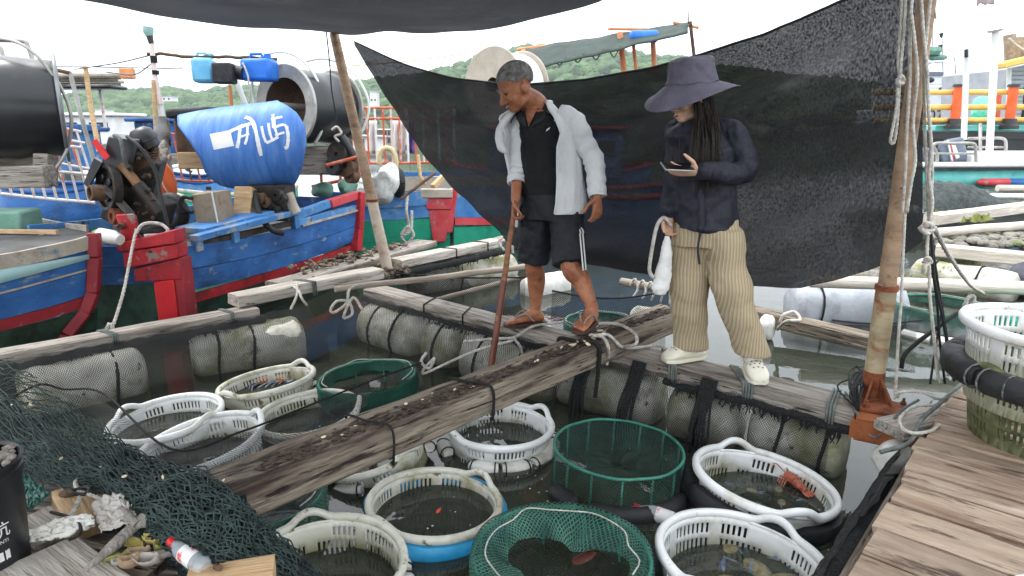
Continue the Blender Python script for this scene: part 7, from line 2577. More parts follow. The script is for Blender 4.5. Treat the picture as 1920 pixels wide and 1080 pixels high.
MB().beam(W(812, 350, 8.6), W(832, 330, 8.8), .06, .06).build('timber_offcut', wood_tan, None, 'short tan timber leaning by the black cloth edge', 'timber')
MB().tube([W(784, 290, 8.8), W(788, 330, 8.7), W(798, 345, 8.7)], .022, 8).build('bent_post', wood_tan, None, 'bent wooden post behind the black cloth edge', 'post')
for k, (x, mat_) in enumerate([(757, white_cotton), (770, mk('purple_cloth', S(86, 76, 140), S(110, 98, 160), rough=.9)), (742, white_cotton), (700, white_cotton)]):
  m = MB()
  m.grid(lambda u, v, x=x: W(x + (u - .5) * 16 + 3 * nz(v * 3, x), 226 + v * 62, 9.75) + V((0, .05 * sin(u * 9 + x), 0)), 12, 8)
  m.build('hanging_cloth', mat_, None, ['white cloth hanging on the rust striped railing next to the purple one', 'purple cloth hanging on the rust striped railing', 'white cloth hanging left of its twin on the rust striped railing', 'leftmost white cloth on the rust striped railing'][k], 'cloth', 'washing on the rust striped railing', ang=180, solid=.006)
rope('mooring_rope', [W(764, 368, 8.2), W(762, 395, 8.1), W(766, 425, 8.1), W(760, 440, 8.05)], .018, rope_white, label='pale mooring rope hanging on the green boat side', strands=3)
rope('rope_knot', [W(752, 440, 8.0), W(765, 425, 8.0), W(775, 440, 8.0), W(764, 456, 8.0), W(754, 444, 8.0), W(770, 432, 8.0), W(772, 395, 8.05)], .018, rope_white, label='knotted pale rope bunch on the green boat side', strands=3)

# awning boat behind the black cloth
aw = root('awning', 'dark green awning on orange poles seen above the black cloth', 'awning', W(1160, 150, 15))
m = MB()
m.grid(lambda u, v: W(lerp(985, 1290, u), lerp(lerp(92, 42, u), lerp(134, 62, u), v) + 4 * nz(u * 8, v * 3), 14 + v * -1.2), 24, 6)
m.build('sheet', roof_dark, aw, ang=180, solid=.02)
for k in range(5):
  MB().tube([W(970 + k * 8, 93 + k * 3, 14.5 - k * .2), W(1170, 66 + k * 3, 14.3 - k * .2)], .03, 6).build('roof_pole', orange_pole, aw)
MB().tube([W(1140, 54, 14), W(1270, 56, 14)], .03, 6).build('roof_pole', orange_pole, aw)
for x0, y0, x1, y1, r in ((1162, 60, 1172, 150, .055), (1187, 78, 1194, 140, .035), (1224, 75, 1228, 140, .05), (1294, 40, 1302, 110, .035)):
  MB().tube([W(x0, y0, 13.6), W(x1, y1, 13.6)], r, 8).build('post', orange_pole if x0 < 1290 else brown_metal, aw)
MB().tube([W(1262, 42, 14), W(1310, 52, 14)], .03, 6).build('arm', orange_pole, aw)
m = MB()
m.tube([W(1180, 69, 13.4), W(1184, 69, 13.4), W(1230, 68, 13.4), W(1234, 68, 13.4)], [.08, .115, .115, .08], 14)
m.build('blue_keg', jerry_blue if False else jerry_deep, None, 'blue plastic keg tied under the awning poles', 'keg')
MB().tube([W(1290, 20, 13.6), W(1291, 45, 13.6)], .012, 6).build('aerial', drum_black, None, 'thin aerial at the end of the awning', 'aerial')
for k in range(4):
  rope('cord', [W(1040 + k * 34, 112 - k * 6, 13), W(1050 + k * 34, 122 - k * 5, 13), W(1062 + k * 34, 104 - k * 7, 13)], .012, cord_grey, label=['first', 'second', 'third', 'fourth'][k] + ' cord loop from the left hanging under the dark awning', cat='cord', group='cords under the awning')
# ------------------------------------------------------------------ right side: more frame timbers
gT = 'timbers of the neighbouring cage on the right'
pole('log', G(1518, 526, .42), G(2010, 545, .42), .050, .055, wood_white, label='bleached round log lying behind the tall pole', cat='log', group=gT, seg=20, wob=.006)
pole('log', G(1752, 436, .42), G(1990, 417, .42), .052, .058, wood_white, label='upper bleached round log at the right edge', cat='log', group=gT, seg=14, wob=.006)
plank('board', G(1758, 458, .42), G(1985, 480, .42), .20, .12, wood_white, label='thick pale squared board above the crusted float on the right', cat='board', group=gT)
plank('board', G(1748, 402, .46), G(1990, 372, .46), .22, .14, wood_white, label='farthest pale squared beam on the right below the dark net heap', cat='board', group=gT)
MB().tube([W(1858, 367, 11.4), W(1990, 369, 11.4)], .045, 10).build('pvc_pipe', white_paint, None, 'white plastic pipe lying on the dark net heap at the right', 'pipe')
MB().tube([W(1870, 353, 11.8), W(1990, 354, 11.8)], .06, 10).build('log', wood_white, None, 'thin pale log behind the white plastic pipe', 'log')
dk = plank('board', G(1404, 574, .22), G(1650, 632, .16), .16, .11, wood_beam, label='dark half sunk plank in the water behind the woman', cat='board', group=gT, seg=16)
rope('rope_knot', [G(1462, 604, .20), G(1470, 590, .26), G(1490, 585, .27), G(1500, 600, .25), G(1476, 602, .25), G(1462, 612, .15), G(1458, 618, .10)], .012, rope_white, label='pale rope tied round the dark half sunk plank')
pole('log', G(1165, 528, .36), G(1262, 545, .36), .035, .035, bamboo, label='short pole with white ties under the black cloth right of the man', cat='log', group=gT)
for k in range(5):
  p = G(1190 + k * 15, 533 + k * 3, .37)
  rope('tie', [p + V((-.03, .03, -.02)), p + V((0, 0, .045)), p + V((.02, -.04, -.03)), p + V((.01 * k - .02, -.05, -.10))], .010, rope_white, label=['first', 'second', 'third', 'fourth', 'fifth'][k] + ' white tie from the left on the short pole under the black cloth', cat='tie', group='white ties on the short pole')
foam_float('white netted block just behind the woman\'s right clog', G(1425, 612, .10), G(1452, 616, .10), .10, foam_white, seed=50)
foam_float('pale netted float behind the beam end and the woman', G(1185, 600, .02), G(1225, 606, .02), .13, foam, seed=52)
def sag_net(label, a, b, sag, drop, seed):
  a, b = V(a), V(b)
  m = MB()
  m.grid(lambda u, v: a.lerp(b, u) + V((0, .05 * sin(u * 6 + v * 3), -sag * sin(pi * u) - drop * v)), 24, 10, lambda u, v: (u * (b - a).length, v * drop))
  m.build('cage_net', black_net, None, label, 'net', 'black nets hung in the cage', ang=180)
  rope('cord', [a.lerp(b, t / 6) + V((0, 0, -sag * sin(pi * t / 6))) for t in range(7)], .008, cord_black, label='black top cord of the ' + label, cat='cord')
sag_net('net hung between the man and the beam end', W(1035, 545, 4.9), W(1255, 545, 4.9), .06, .45, 1)
sag_net('net hung behind the walkway on the left of the man', W(742, 512, 5.8), W(985, 520, 5.2), .02, .45, 2)
sag_net('net hung from the log behind the tall pole', W(1560, 600, 4.9), W(1730, 600, 4.9), .03, .25, 3)

# rubble and moss between the far right timbers
rnd = random.Random(17)
m = MB()
for i in range(120):
  p = G(rnd.uniform(1760, 1960), rnd.uniform(440, 462), .30)
  s = rnd.uniform(.03, .09)
  m.ell(p + V((0, 0, rnd.uniform(-.02, .04))), (s * 1.3, s, s * .6), 7, 5, Mx.Rotation(rnd.uniform(0, 3), 3, 'Z'))
m.build('rubble', stone_mat, None, 'heap of shells and rubble between the far right boards', 'rubble', kind='stuff', ang=50)
m = MB()
for i in range(160):
  p = G(rnd.uniform(1750, 1850), rnd.uniform(408, 420), .30) + V((0, 0, rnd.uniform(0, .05)))
  m.add([p, p + V((rnd.gauss(0, .05), .02, .09)), p + V((rnd.gauss(0, .06), -.02, .02))], [(0, 1, 2)])
m.build('weeds', mk('yellow_weed', S(120, 128, 60), S(160, 162, 96), rough=.9), None, 'yellow green weed growing along the far right beam', 'weed', kind='stuff', flat=True)
# dark net heap
m = MB()
def heap(u, v):
  px = lerp(1700, 1880, u)
  h = .36 * sin(pi * min(1, max(0, u)) ** .9) * (1 - .35 * u) + .05 * nz(u * 6, v * 4)
  d_ = lerp(-.5, .6, v)
  p = W(px, 382, 11.2)
  return V((p.x, 11.2 + d_, .30 + (h + .12) * max(0, sin(pi * v)) ** .5 * 1.05 + .05 * nz(u * 13, v * 9, 3)))
m.grid(heap, 40, 16)
m.build('net_heap', mk('dark_net_heap', S(48, 54, 54), S(80, 86, 84), rough=.95, scale=12, dirt=(S(40, 44, 80), 3, .6, .68), bump=1.0, bscale=40), None, 'dark grey heap of nets on the far right beam', 'net', ang=180)
# bright green bundle at the right edge
m = MB()
m.ell(G(1905, 600, .22), (.22, .14, .10), 30, 18)
m.v = [p + V((nz(p.x * 14, p.y * 14, p.z * 14), nz(p.x * 14 + 5, p.y * 14, p.z * 14), nz(p.x * 14, p.y * 14 + 5, p.z * 14))) * .07 for p in m.v]
m.build('green_bundle', mk('bright_green_net', S(16, 128, 100), S(40, 168, 134), rough=.8, scale=20, bump=1.0, bscale=50), None, 'bright green crumpled net bundle behind the deck baskets', 'net', ang=25)
foam_float('rough driftwood coloured float behind the green bundle', G(1895, 585, .2), G(2000, 580, .2), .07, mk('bark', S(120, 108, 96), S(160, 150, 138), rough=.95, scale=9, bump=.8), seed=55)

# ------------------------------------------------------------------ speedboat, barrier, cabin boat, house
sbY = 13.0
sbt = root('speedboat', 'white speedboat with teal hull, steel rails and grey outboard', 'boat', W(1850, 345, sbY))
m = MB()
strip(m, [W(1690, 318, sbY), W(1760, 319, sbY), W(2060, 318, sbY)], [W(1700, 352, sbY + .05), W(1760, 354, sbY + .05), W(2060, 352, sbY + .05)])
m.build('hull', teal_paint, sbt, solid=.06)
MB().beam(W(1685, 309, sbY), W(2060, 308, sbY), .3, .09).build('gunwale', white_paint, sbt, bev=.03)
MB().beam(W(1685, 317, sbY - .12), W(2060, 316, sbY - .12), .06, .035).build('rub_rail', black_rubber, sbt)
MB().box(W(1900, 295, sbY + .7), (2.4, 1.2, .22)).build('deck_moulding', white_paint, sbt, bev=.06)
m = MB()
m.tube([W(1832, 342, sbY - .1), W(1842, 342, sbY - .1), W(1890, 342, sbY - .1)], [.03, .075, .075], 14).build('red_fender', paint_red_faded, sbt)
m = MB()
m.tube([W(1890, 342, sbY - .1), W(2040, 342, sbY - .1)], [.075, .075], 14).build('blue_fender', paint_blue, sbt)
def bentrail(pts, r=.03):
  MB().tube(spline(pts, 5), r, 8).build('steel_rail', metal_grey, sbt, ang=180)
bentrail([W(1757, 306, sbY - .05), W(1757, 290, sbY - .05), W(1752, 270, sbY - .05), W(1790, 269, sbY - .05), W(1822, 269, sbY - .05), W(1829, 276, sbY - .05), W(1830, 306, sbY - .05)])
bentrail([W(1748, 288, sbY - .05), W(1790, 288, sbY - .05), W(1828, 288, sbY - .05)], .022)
bentrail([W(1815, 260, sbY + .8), W(1860, 259, sbY + .8), W(1880, 260, sbY + .8), W(1886, 268, sbY + .8), W(1885, 295, sbY + .8)])
bentrail([W(1815, 276, sbY + .8), W(1850, 276, sbY + .8), W(1884, 276, sbY + .8)], .022)
bentrail([W(1892, 300, sbY + .2), W(1900, 288, sbY + .2), W(1925, 287, sbY + .2), W(1990, 287, sbY + .2)])
om = root('outboard_motor', 'grey blue covered outboard motor on the speedboat', 'outboard', W(1790, 305, sbY + .5))
m = MB()
m.add([W(x, y, yy) for yy in (sbY + .3, sbY + .8) for x, y in ((1758, 272), (1772, 262), (1806, 256), (1818, 305), (1766, 306))], [(0, 4, 3, 2, 1), (5, 6, 7, 8, 9), (0, 1, 6, 5), (1, 2, 7, 6), (2, 3, 8, 7), (3, 4, 9, 8), (4, 0, 5, 9)])
m.build('cowl', mk('outboard_grey', S(96, 106, 124), S(118, 128, 144), rough=.5, scale=4), om, bev=.05)
for k, (x, mt_) in enumerate([(1780, paint_red_faded), (1777, white_paint)]):
  MB().beam(W(x, 264, sbY + .27), W(x + 8, 302, sbY + .27), .03, .03).build('stripe', mt_, om)
MB().beam(W(1785, 268, sbY + .27), W(1796, 297, sbY + .27), .03, .08, V((1, 0, .2))).build('badge', white_paint, om, bev=.01)
MB().box(W(1735, 292, sbY + .6), (.5, .5, .3)).build('cushion', mk('slate_cover', S(70, 80, 92), S(90, 100, 112), rough=.7), None, 'slate grey cover beside the outboard motor', 'cover', bev=.08)
for k, (x0, y0, x1, y1, Yp) in enumerate([(1813, 92, 1807, 262, 14.2), (1867, 60, 1855, 286, 13.4)]):
  o = root('white_pole', ['white pole with a dark light, left one beside the barrier', 'tall white pole with a flat white top by the barrier'][k], 'pole', W(x1, y1, Yp), 'white poles on the speedboat')
  MB().tube([W(x1, y1, Yp), W(x0, y0, Yp)], .055 if k == 0 else .065, 12).build('shaft', white_paint, o)
  if k == 0:
    MB().tube([W(1812, 108, Yp - .1), W(1812, 92, Yp - .1)], .035, 10).build('light', drum_black, o)
  else:
    MB().tube([W(1866, 60, Yp), W(1866, 56, Yp)], [.10, .16], 20).build('flat_top', white_paint, o)
MB().tube([W(1838, 232, 13.6), W(1838, 303, 13.2)], .03, 8).build('grey_pole', metal_grey, None, 'thin grey pole on the speedboat between the white poles', 'pole')

pf = root('pontoon', 'teal pontoon platform with dark underside on the right', 'pontoon', W(1850, 262, 16.5))
MB().box(W(1890, 240, 17.2) + V((1.5, 0, 0)), (7.5, 1.4, .14)).build('deck_top', teal_paint, pf, bev=.02)
MB().box(W(1890, 254, 17.0) + V((1.5, 0, 0)), (7.4, .6, .16)).build('kerb', drum_black, pf)
MB().box(W(1890, 275, 17.4) + V((1.5, 0, 0)), (7.4, .8, .42)).build('under_frame', drum_black, pf)
MB().box(W(1890, 300, 17.4) + V((1.5, 0, 0)), (7.4, 1.0, .40)).build('float_row', mk('pontoon_float', S(60, 66, 74), S(84, 90, 98), rough=.6), pf)
br_ = root('barrier', 'orange posts with three yellow pipes on the teal pontoon', 'barrier', W(1850, 240, 16.4))
for y in (173, 201, 225):
  MB().tube([W(1640, y + 1, 16.4), W(2080, y - 1, 16.4)], .062 if y != 201 else .07, 12).build('yellow_rail', yellow_pipe, br_)
for x in (1794, 1897, 2000):
  p0, p1 = W(x - 5, 234, 16.25), W(x + 4, 163, 16.25)
  MB().tube([p0, p1], .105, 16).build('orange_post', orange_plastic, br_)
  MB().tube([p1, p1 + V((0, 0, .06))], [.14, .13], 16).build('post_cap', drum_black, br_)
  MB().lathe([(.001, -.10), (.20, -.10), (.2, -.02), (.15, .02), (.14, .14), (.001, .14)], 18, Mx.Translation(p0)).build('post_base', drum_black, br_)
for x in (1781 + 85, 1720):
  MB().tube([W(x, 225, 18.5), W(x + 3, 178, 18.5)], .11, 12).build('rear_post', mk('red_post', S(196, 70, 50), S(210, 90, 66), rough=.5), br_)
m = MB()
m.ell(W(1842, 203, 17.6), (.30, .2, .27), 22, 14)
m.v = [p + V((nz(p.x * 5, p.y * 5, p.z * 5), 0, nz(p.x * 5, p.y * 5 + 5, p.z * 5))) * .10 for p in m.v]
m.build('green_net_bag', mk('pale_green_net', S(96, 176, 152), S(140, 200, 180), rough=.8, scale=8, bump=.6), None, 'pale green net bag hanging behind the yellow rails', 'net bag', ang=40)

# white cabin boat
cb = root('cabin_boat', 'white cabin cruiser with radar and aerials behind the yellow rails', 'boat', W(1740, 235, 24))
cY = 24
def cpoly(name, pts, Y0, dep, mat, bev=.05):
  m = MB()
  n = len(pts)
  a = [W(x, y, Y0) for x, y in pts]
  b_ = [p + V((0, dep, 0)) for p in a]
  m.add(a + b_, [tuple(reversed(range(n))), tuple(range(n, 2 * n))] + [(i, (i + 1) % n, (i + 1) % n + n, i + n) for i in range(n)])
  return m.build(name, mat, cb, bev=bev)
wp_ = mk('gelcoat', S(216, 220, 224), S(228, 231, 234), rough=.35, scale=3)
cpoly('hull', [(1690, 232), (1785, 232), (1800, 205), (1690, 203)], cY, 3.2, wp_)
cpoly('cabin', [(1700, 205), (1788, 205), (1786, 182), (1770, 160), (1700, 160)], cY + .3, 2.4, wp_)
cpoly('flybridge', [(1705, 160), (1782, 160), (1786, 140), (1760, 132), (1705, 132)], cY + .5, 2.0, wp_)
cpoly('windscreen', [(1736, 141), (1768, 142), (1770, 135), (1736, 134)], cY + .42, .1, mk('tinted_glass', S(96, 104, 116), S(112, 120, 132), rough=.15), .0)
cpoly('top_frame', [(1725, 114), (1780, 112), (1781, 116), (1725, 118)], cY + .6, 1.6, wp_, .02)
for x in (1728, 1748, 1770, 1780):
  MB().tube([W(x, 134, cY + .6), W(x + 1, 114, cY + .6)], .05, 8).build('strut', wp_, cb)
for x, y in ((1744, 150), (1768, 168), (1776, 170), (1782, 170)):
  MB().ell(W(x, y, cY + .25), (.16, .06, .1), 12, 6).build('porthole', drum_black, cb)
MB().lathe([(.001, .0), (.34, 0), (.40, .12), (.36, .26), (.001, .3)], 20, Mx.Translation(W(1740, 104, cY + .8))).build('radar_dome', green_tarp, cb)
MB().ell(W(1758, 108, cY + .8), (.34, .2, .12), 14, 8).build('canvas_roll', green_tarp, cb)
for x, y in ((1766, 60), (1748, 40), (1790, 106)):
  MB().tube([W(x + 2, 140, cY + .8), W(x, y, cY + .8)], .025, 6).build('aerial', metal_grey, cb)
for x, y in ((1765, 66), (1763, 88)):
  MB().tube([W(x, y + 5, cY + .7), W(x, y - 4, cY + .7)], [.03, .08], 8).build('horn', drum_black, cb)
cpoly('red_stripe', [(1748, 232), (1760, 232), (1768, 222), (1756, 222)], cY - .03, .02, paint_red, 0)
cpoly('black_stripe', [(1762, 232), (1778, 232), (1780, 220), (1768, 220)], cY - .03, .02, drum_black, 0)
cpoly('orange_stripe', [(1764, 222), (1776, 222), (1774, 212), (1762, 214)], cY - .03, .02, orange_plastic, 0)
me = text_mesh('1-07', .55)
me.materials.append(drum_black)
o = bpy.data.objects.new('hull_number', me)
C.objects.link(o)
o.parent = cb
o.location = W(1742, 218, cY - .05) - WL[cb]
o.rotation_euler = (pi / 2, 0, 0)

# grey clapboard house with yellow eave
hs_ = root('boat_house', 'grey clapboard shed with yellow eave at the right edge', 'shed', W(1920, 232, 20))
m = MB()
a = [W(1884, 228, 20), W(2060, 228, 20), W(2060, 92, 20), W(1889, 130, 20)]
b_ = [p + V((0, 3, 0)) for p in a]
m.add(a + b_, [(3, 2, 1, 0), (4, 5, 6, 7), (0, 1, 5, 4), (1, 2, 6, 5), (2, 3, 7, 6), (3, 0, 4, 7)])
m.build('wall', mk('grey_clapboard', S(150, 154, 160), S(172, 176, 182), rough=.7, scale=3), hs_)
for k in range(13):
  y = 226 - k * 8
  xl = lerp(1884, 1889, (228 - y) / 98)
  if y < 128: continue
  MB().beam(W(xl, y, 19.97), W(2055, y, 19.97), .03, .085).build('clapboard', MATS['grey_clapboard'], hs_)
MB().tube([W(1890, 228, 19.9), W(1892, 128, 19.9)], .06, 8).build('corner_post', white_paint, hs_)
MB().beam(W(1872, 124, 19.6), W(2060, 78, 19.6), .5, .16).build('eave', yellow_pipe, hs_, bev=.03)
rnd = random.Random(9)
for k in range(7):
  x = 1894 + k * 9 + rnd.uniform(-2, 2)
  MB().tube([W(x, 116, 20.2), W(x + rnd.uniform(-3, 3), rnd.uniform(62, 80), 20.2)], [.14, .16], 10).build('stump', mk('stump_wood', S(140, 124, 108), S(176, 160, 142), rough=.9, scale=8, bump=.6), None, ['leftmost', 'second', 'third', 'fourth', 'fifth', 'sixth', 'seventh'][k] + ' weathered post from the left on the shed roof', 'post', 'old posts standing on the shed roof')
rope('line', [W(1892, 72, 19.9), W(1905, 84, 19.9), W(1930, 100, 19.9)], .03, rope_white, label='pale rope sagging between the old posts on the shed roof', cat='rope')
# a person at the right edge, standing on the pontoon
pp = root('person', 'person in dark clothes at the right edge behind the yellow rails', 'person', W(1918, 230, 18.2))
b_ = MB()
pb = W(1920, 228, 18.2)
hz = W(1920, 150, 18.2)
S_ = (hz.z - pb.z) / 1.6
q = lambda x, y, z: pb + V((x, y, z)) * S_
b_.ell(q(0, 0, 1.58), (.08 * S_, .095 * S_, .115 * S_), 12, 8)
limb(b_, [q(0, 0, 1.52), q(0, 0, 1.40)], [.05 * S_, .055 * S_])
loft(b_, [(q(0, 0, 1.42), V((.15 * S_, 0, 0)), V((0, .08 * S_, 0))), (q(0, 0, 1.25), V((.18 * S_, 0, 0)), V((0, .11 * S_, 0))), (q(0, 0, .9), V((.16 * S_, 0, 0)), V((0, .1 * S_, 0)))])
for s in (-1, 1):
  limb(b_, [q(s * .18, 0, 1.38), q(s * .22, -.02, 1.1), q(s * .12, -.18, .95)], [.05 * S_, .042 * S_, .03 * S_])
  limb(b_, [q(s * .09, 0, .9), q(s * .09, -.02, .5), q(s * .09, 0, .06)], [.085 * S_, .06 * S_, .045 * S_])
  hand(b_, q(s * .12, -.18, .95), V((-s, -.5, -.2)), V((0, 0, 1)), V((0, -1, 0)), sc=S_)
fuse(b_, 'body', skin, pp, .02, 2)
t_ = MB()
loft(t_, [(q(0, 0, 1.44), V((.12 * S_, 0, 0)), V((0, .08 * S_, 0))), (q(0, 0, 1.30), V((.21 * S_, 0, 0)), V((0, .13 * S_, 0))), (q(0, 0, .85), V((.19 * S_, 0, 0)), V((0, .13 * S_, 0)))])
for s in (-1, 1):
  limb(t_, [q(s * .18, 0, 1.38), q(s * .21, -.01, 1.18)], [.07 * S_, .062 * S_])
fuse(t_, 'shirt', mk('dark_green_shirt', S(36, 48, 44), S(50, 62, 58), rough=.85), pp, .02, 2)
t_ = MB()
for s in (-1, 1):
  limb(t_, [q(s * .09, 0, .92), q(s * .09, -.02, .5), q(s * .09, 0, .08)], [.10 * S_, .08 * S_, .065 * S_])
fuse(t_, 'trousers', cloth_short, pp, .02, 2)
m = MB()
m.ell(q(0, .01, 1.61), (.086 * S_, .1 * S_, .105 * S_), 12, 8)
m.build('hair', hair_black, pp)
# rag on a line high at the right
m = MB()
m.grid(lambda u, v: W(lerp(1832, 1866, u), lerp(-8, 8 + 6 * nz(u * 6, 1), v), 6.0) + V((0, .02 * sin(u * 9), 0)), 12, 5)
m.build('hanging_rag', mk('pinkish_rag', S(150, 128, 128), S(178, 160, 158), rough=.9), None, 'pinkish rag hanging in from the top edge on the right', 'rag', ang=180, solid=.006)
rope('line', [PT + V((0, 0, -.05)), W(1850, -12, 6.0), W(2100, -40, 6.5)], .006, cord_grey, label='thin line that carries the pinkish rag', cat='line')

# ------------------------------------------------------------------ ropes on the tall pole
def R3(*p): return [W(x, y, Y) for x, y, Y in p]
gR = 'white ropes hanging on the tall pole'
rope('rope', R3((1692, -30, 2.95), (1689, 40, 2.95), (1684, 110, 2.95), (1687, 145, 2.95)), .0065, rope_white, label='left strand of the hanging rope loop above its knot', group=gR, strands=3)
rope('rope', R3((1699, -30, 2.94), (1695, 50, 2.94), (1690, 110, 2.94), (1688, 145, 2.94)), .0065, rope_white, label='right strand of the hanging rope loop above its knot', group=gR, strands=3)
rope('rope_knot', R3((1682, 152, 2.93), (1690, 144, 2.92), (1694, 152, 2.93), (1686, 158, 2.92), (1683, 148, 2.93)), .010, rope_white, label='knot of the rope loop hanging left of the tall pole', strands=3)
rope('rope', R3((1683, 156, 2.94), (1681, 200, 2.94), (1671, 255, 2.94), (1670, 266, 2.94), (1676, 267, 2.94), (1681, 240, 2.94), (1684, 200, 2.94), (1686, 158, 2.94)), .0065, rope_white, label='long narrow loop of rope hanging left of the tall pole', group=gR, strands=3)
rope('rope', R3((1712, -30, 2.92), (1706, 60, 2.92), (1706, 150, 2.92), (1700, 250, 2.91), (1697, 330, 2.91), (1692, 400, 2.91)), .0070, rope_white, label='straight rope along the left side of the tall pole', group=gR, strands=3)
rope('rope', R3((1708, 20, 2.90), (1716, 90, 2.90), (1720, 150, 2.90), (1712, 230, 2.90), (1716, 300, 2.90), (1708, 345, 2.90), (1700, 398, 2.90)), .0070, rope_white, label='twisting rope in front of the tall pole', group=gR, strands=3)
rope('rope', R3((1726, -30, 2.95), (1731, 60, 2.95), (1738, 130, 2.95), (1742, 220, 2.95), (1748, 300, 2.95), (1746, 360, 2.95), (1740, 425, 2.95)), .0070, rope_white, label='first rope of the bundle right of the tall pole', group=gR, strands=3)
rope('rope', R3((1748, -30, 2.97), (1738, 60, 2.97), (1733, 120, 2.97), (1734, 250, 2.97), (1738, 330, 2.97), (1742, 420, 2.97)), .0070, rope_white, label='second rope of the bundle right of the tall pole', group=gR, strands=3)
rope('rope', R3((1738, 120, 2.93), (1741, 200, 2.93), (1746, 280, 2.93), (1742, 330, 2.93), (1748, 380, 2.93), (1742, 428, 2.93)), .0070, rope_white, label='third rope of the bundle, right of the tall pole', group=gR, strands=3)
rope('rope', R3((1745, -20, 3.0), (1753, 20, 3.0), (1755, 36, 3.0)), .004, rope_white, label='frayed thin string at the top of the tall pole')
rope('rope_knot', R3((1730, 430, 2.92), (1738, 420, 2.9), (1748, 428, 2.92), (1736, 436, 2.9), (1726, 424, 2.92)), .014, rope_white, label='fluffy knot where the rope bundle ends right of the tall pole', strands=3)
rope('rope', R3((1740, 430, 2.9), (1738, 480, 2.9), (1742, 500, 2.9), (1744, 560, 2.88), (1752, 640, 2.86), (1758, 700, 2.84), (1764, 718, 2.82)), .0070, rope_white, label='rope running from the fluffy knot down to the deck corner', group=gR, strands=3)
rope('rope_knot', R3((1732, 492, 2.88), (1740, 484, 2.86), (1744, 492, 2.88), (1734, 498, 2.87), (1732, 512, 2.88)), .010, rope_white, label='lower knot on the rope right of the tall pole', strands=3)
rope('rope', R3((1697, 402, 2.9), (1693, 480, 2.9), (1690, 560, 2.9), (1684, 640, 2.9), (1681, 700, 2.9), (1678, 748, 2.9)), .0065, rope_white, label='long thin rope hanging from the pole to its rusty foot', group=gR, strands=3)
rope('rope', [W(1752, 428, 2.98), W(1780, 480, 3.6), W(1820, 535, 4.6), W(1848, 552, 5.15)], .012, rope_white, label='rope stretched from the knot to the bleached log', group=gR, strands=3)
rope('rope_knot', [W(1800, 546, 5.2), W(1812, 540, 5.15), W(1822, 560, 5.12), (W(1818, 585, 5.12)), W(1806, 590, 5.12), W(1814, 560, 5.1), W(1826, 556, 5.1), W(1824, 578, 5.1)], .016, rope_white, label='thick rope loop tied on the bleached log', strands=3)
for k, pts in enumerate([R3((1746, 432, 2.97), (1752, 520, 2.95), (1768, 600, 2.92), (1782, 690, 2.88), (1790, 715, 2.85)), R3((1744, 430, 2.98), (1760, 540, 2.96), (1772, 610, 2.93), (1786, 700, 2.88)), R3((1742, 470, 2.99), (1756, 560, 2.96), (1762, 640, 2.92), (1772, 720, 2.86)), R3((1770, 560, 3.1), (1756, 640, 3.0), (1744, 720, 2.9))]):
  rope('cord', pts, .0055, cord_black, label=['first', 'second', 'third', 'fourth'][k] + ' black cord from the left stretched from the knot to the deck', cat='cord', group='black cords at the deck corner')
rope('cord', [W(1796, 586, 3.0), W(1760, 612, 2.95), W(1700, 660, 2.9), W(1690, 690, 2.9)], .010, cord_black, label='black cord crossing behind the ropes to the pole', cat='cord')
# rope coil over the deck corner
dz = .44
rope('rope', [G(1682, 745, .43), G(1692, 735, .47), G(1730, 736, .48), G(1760, 748, .46), G(1790, 738, .45), G(1806, 722, .45)], .0065, rope_white, label='curved rope lying behind the deck corner', group='ropes on the deck corner', strands=3)
rope('rope', [G(1752, 760, .45), G(1718, 762, .46), G(1690, 780, .45), G(1690, 800, .44), G(1712, 812, .43), G(1745, 808, .43), G(1762, 796, .43)], .0070, rope_white, label='open loop of pale rope over the board end at the deck corner', group='ropes on the deck corner', strands=3)
rope('strap', [G(1808, 716, .46), G(1760, 758, .45), G(1725, 790, .44), G(1705, 830, .40), G(1650, 848, .36)], .0095, cord_grey, label='grey green strap from the deck corner to the black net', cat='strap')
rope('cord', [G(1585, 735, .42), G(1600, 760, .40), G(1607, 775, .38), G(1640, 820, .30), G(1690, 770, .43), G(1722, 750, .45)], .006, cord_grey, label='thin grey cord round the rusty foot', cat='cord')
m = MB()
for j in range(26):
  a_ = G(1600 + random.gauss(0, 10), 720 + random.gauss(0, 14), .45)
  b_ = G(1655 + random.gauss(0, 8), 640 + random.gauss(0, 10), .45)
  m.tube(spline([G(1610, 770, .40), a_, G(1625 + random.gauss(0, 6), 700 + random.gauss(0, 10), .42)], 4), .004, 4)
m.build('net_tuft', MATS['bunched_net'], None, 'dark net tuft bunched behind the rusty foot', 'net', ang=180)
# ------------------------------------------------------------------ near left corner: raft end with net pile, bucket and litter
def K(px, py, z=.45): return G(px, py, z)
gK = 'loose boards on the near raft corner'
corner = root('raft_corner', 'old boards of the near raft corner under the green net', 'raft', K(150, 1000, .30))
for k in range(5):
  a = K(-120 + k * 10, 915 + k * 52, .385)
  b = K(300 + k * 45, 940 + k * 52, .385)
  plank('plank', a, b, .17, .06, wood_grey, corner, seg=8)
plank('board', K(150, 905, .47), K(190, 965, .47), .17, .06, wood_tan, label='tan chunky board end with a cord and ring at the near corner', cat='board', group=gK)
plank('board', K(55, 965, .45), K(108, 1005, .44), .13, .05, wood_pale, label='small pale board beside the black bucket', cat='board', group=gK)
plank('board', K(60, 1040, .47), K(165, 1130, .47), .24, .06, wood_pale, label='wide pale board at the bottom left corner', cat='board', group=gK)
plank('board', K(345, 1095, .50), K(512, 1068, .50), .16, .10, wood_tan, label='tan squared timber end at the bottom edge beside the bottle', cat='board', group=gK)
MB().tube([K(405, 1062, .505), K(412, 1065, .515)], .009, 8).build('knot', brown_metal, None, 'brown bolt stub on the tan timber at the bottom edge', 'bolt')
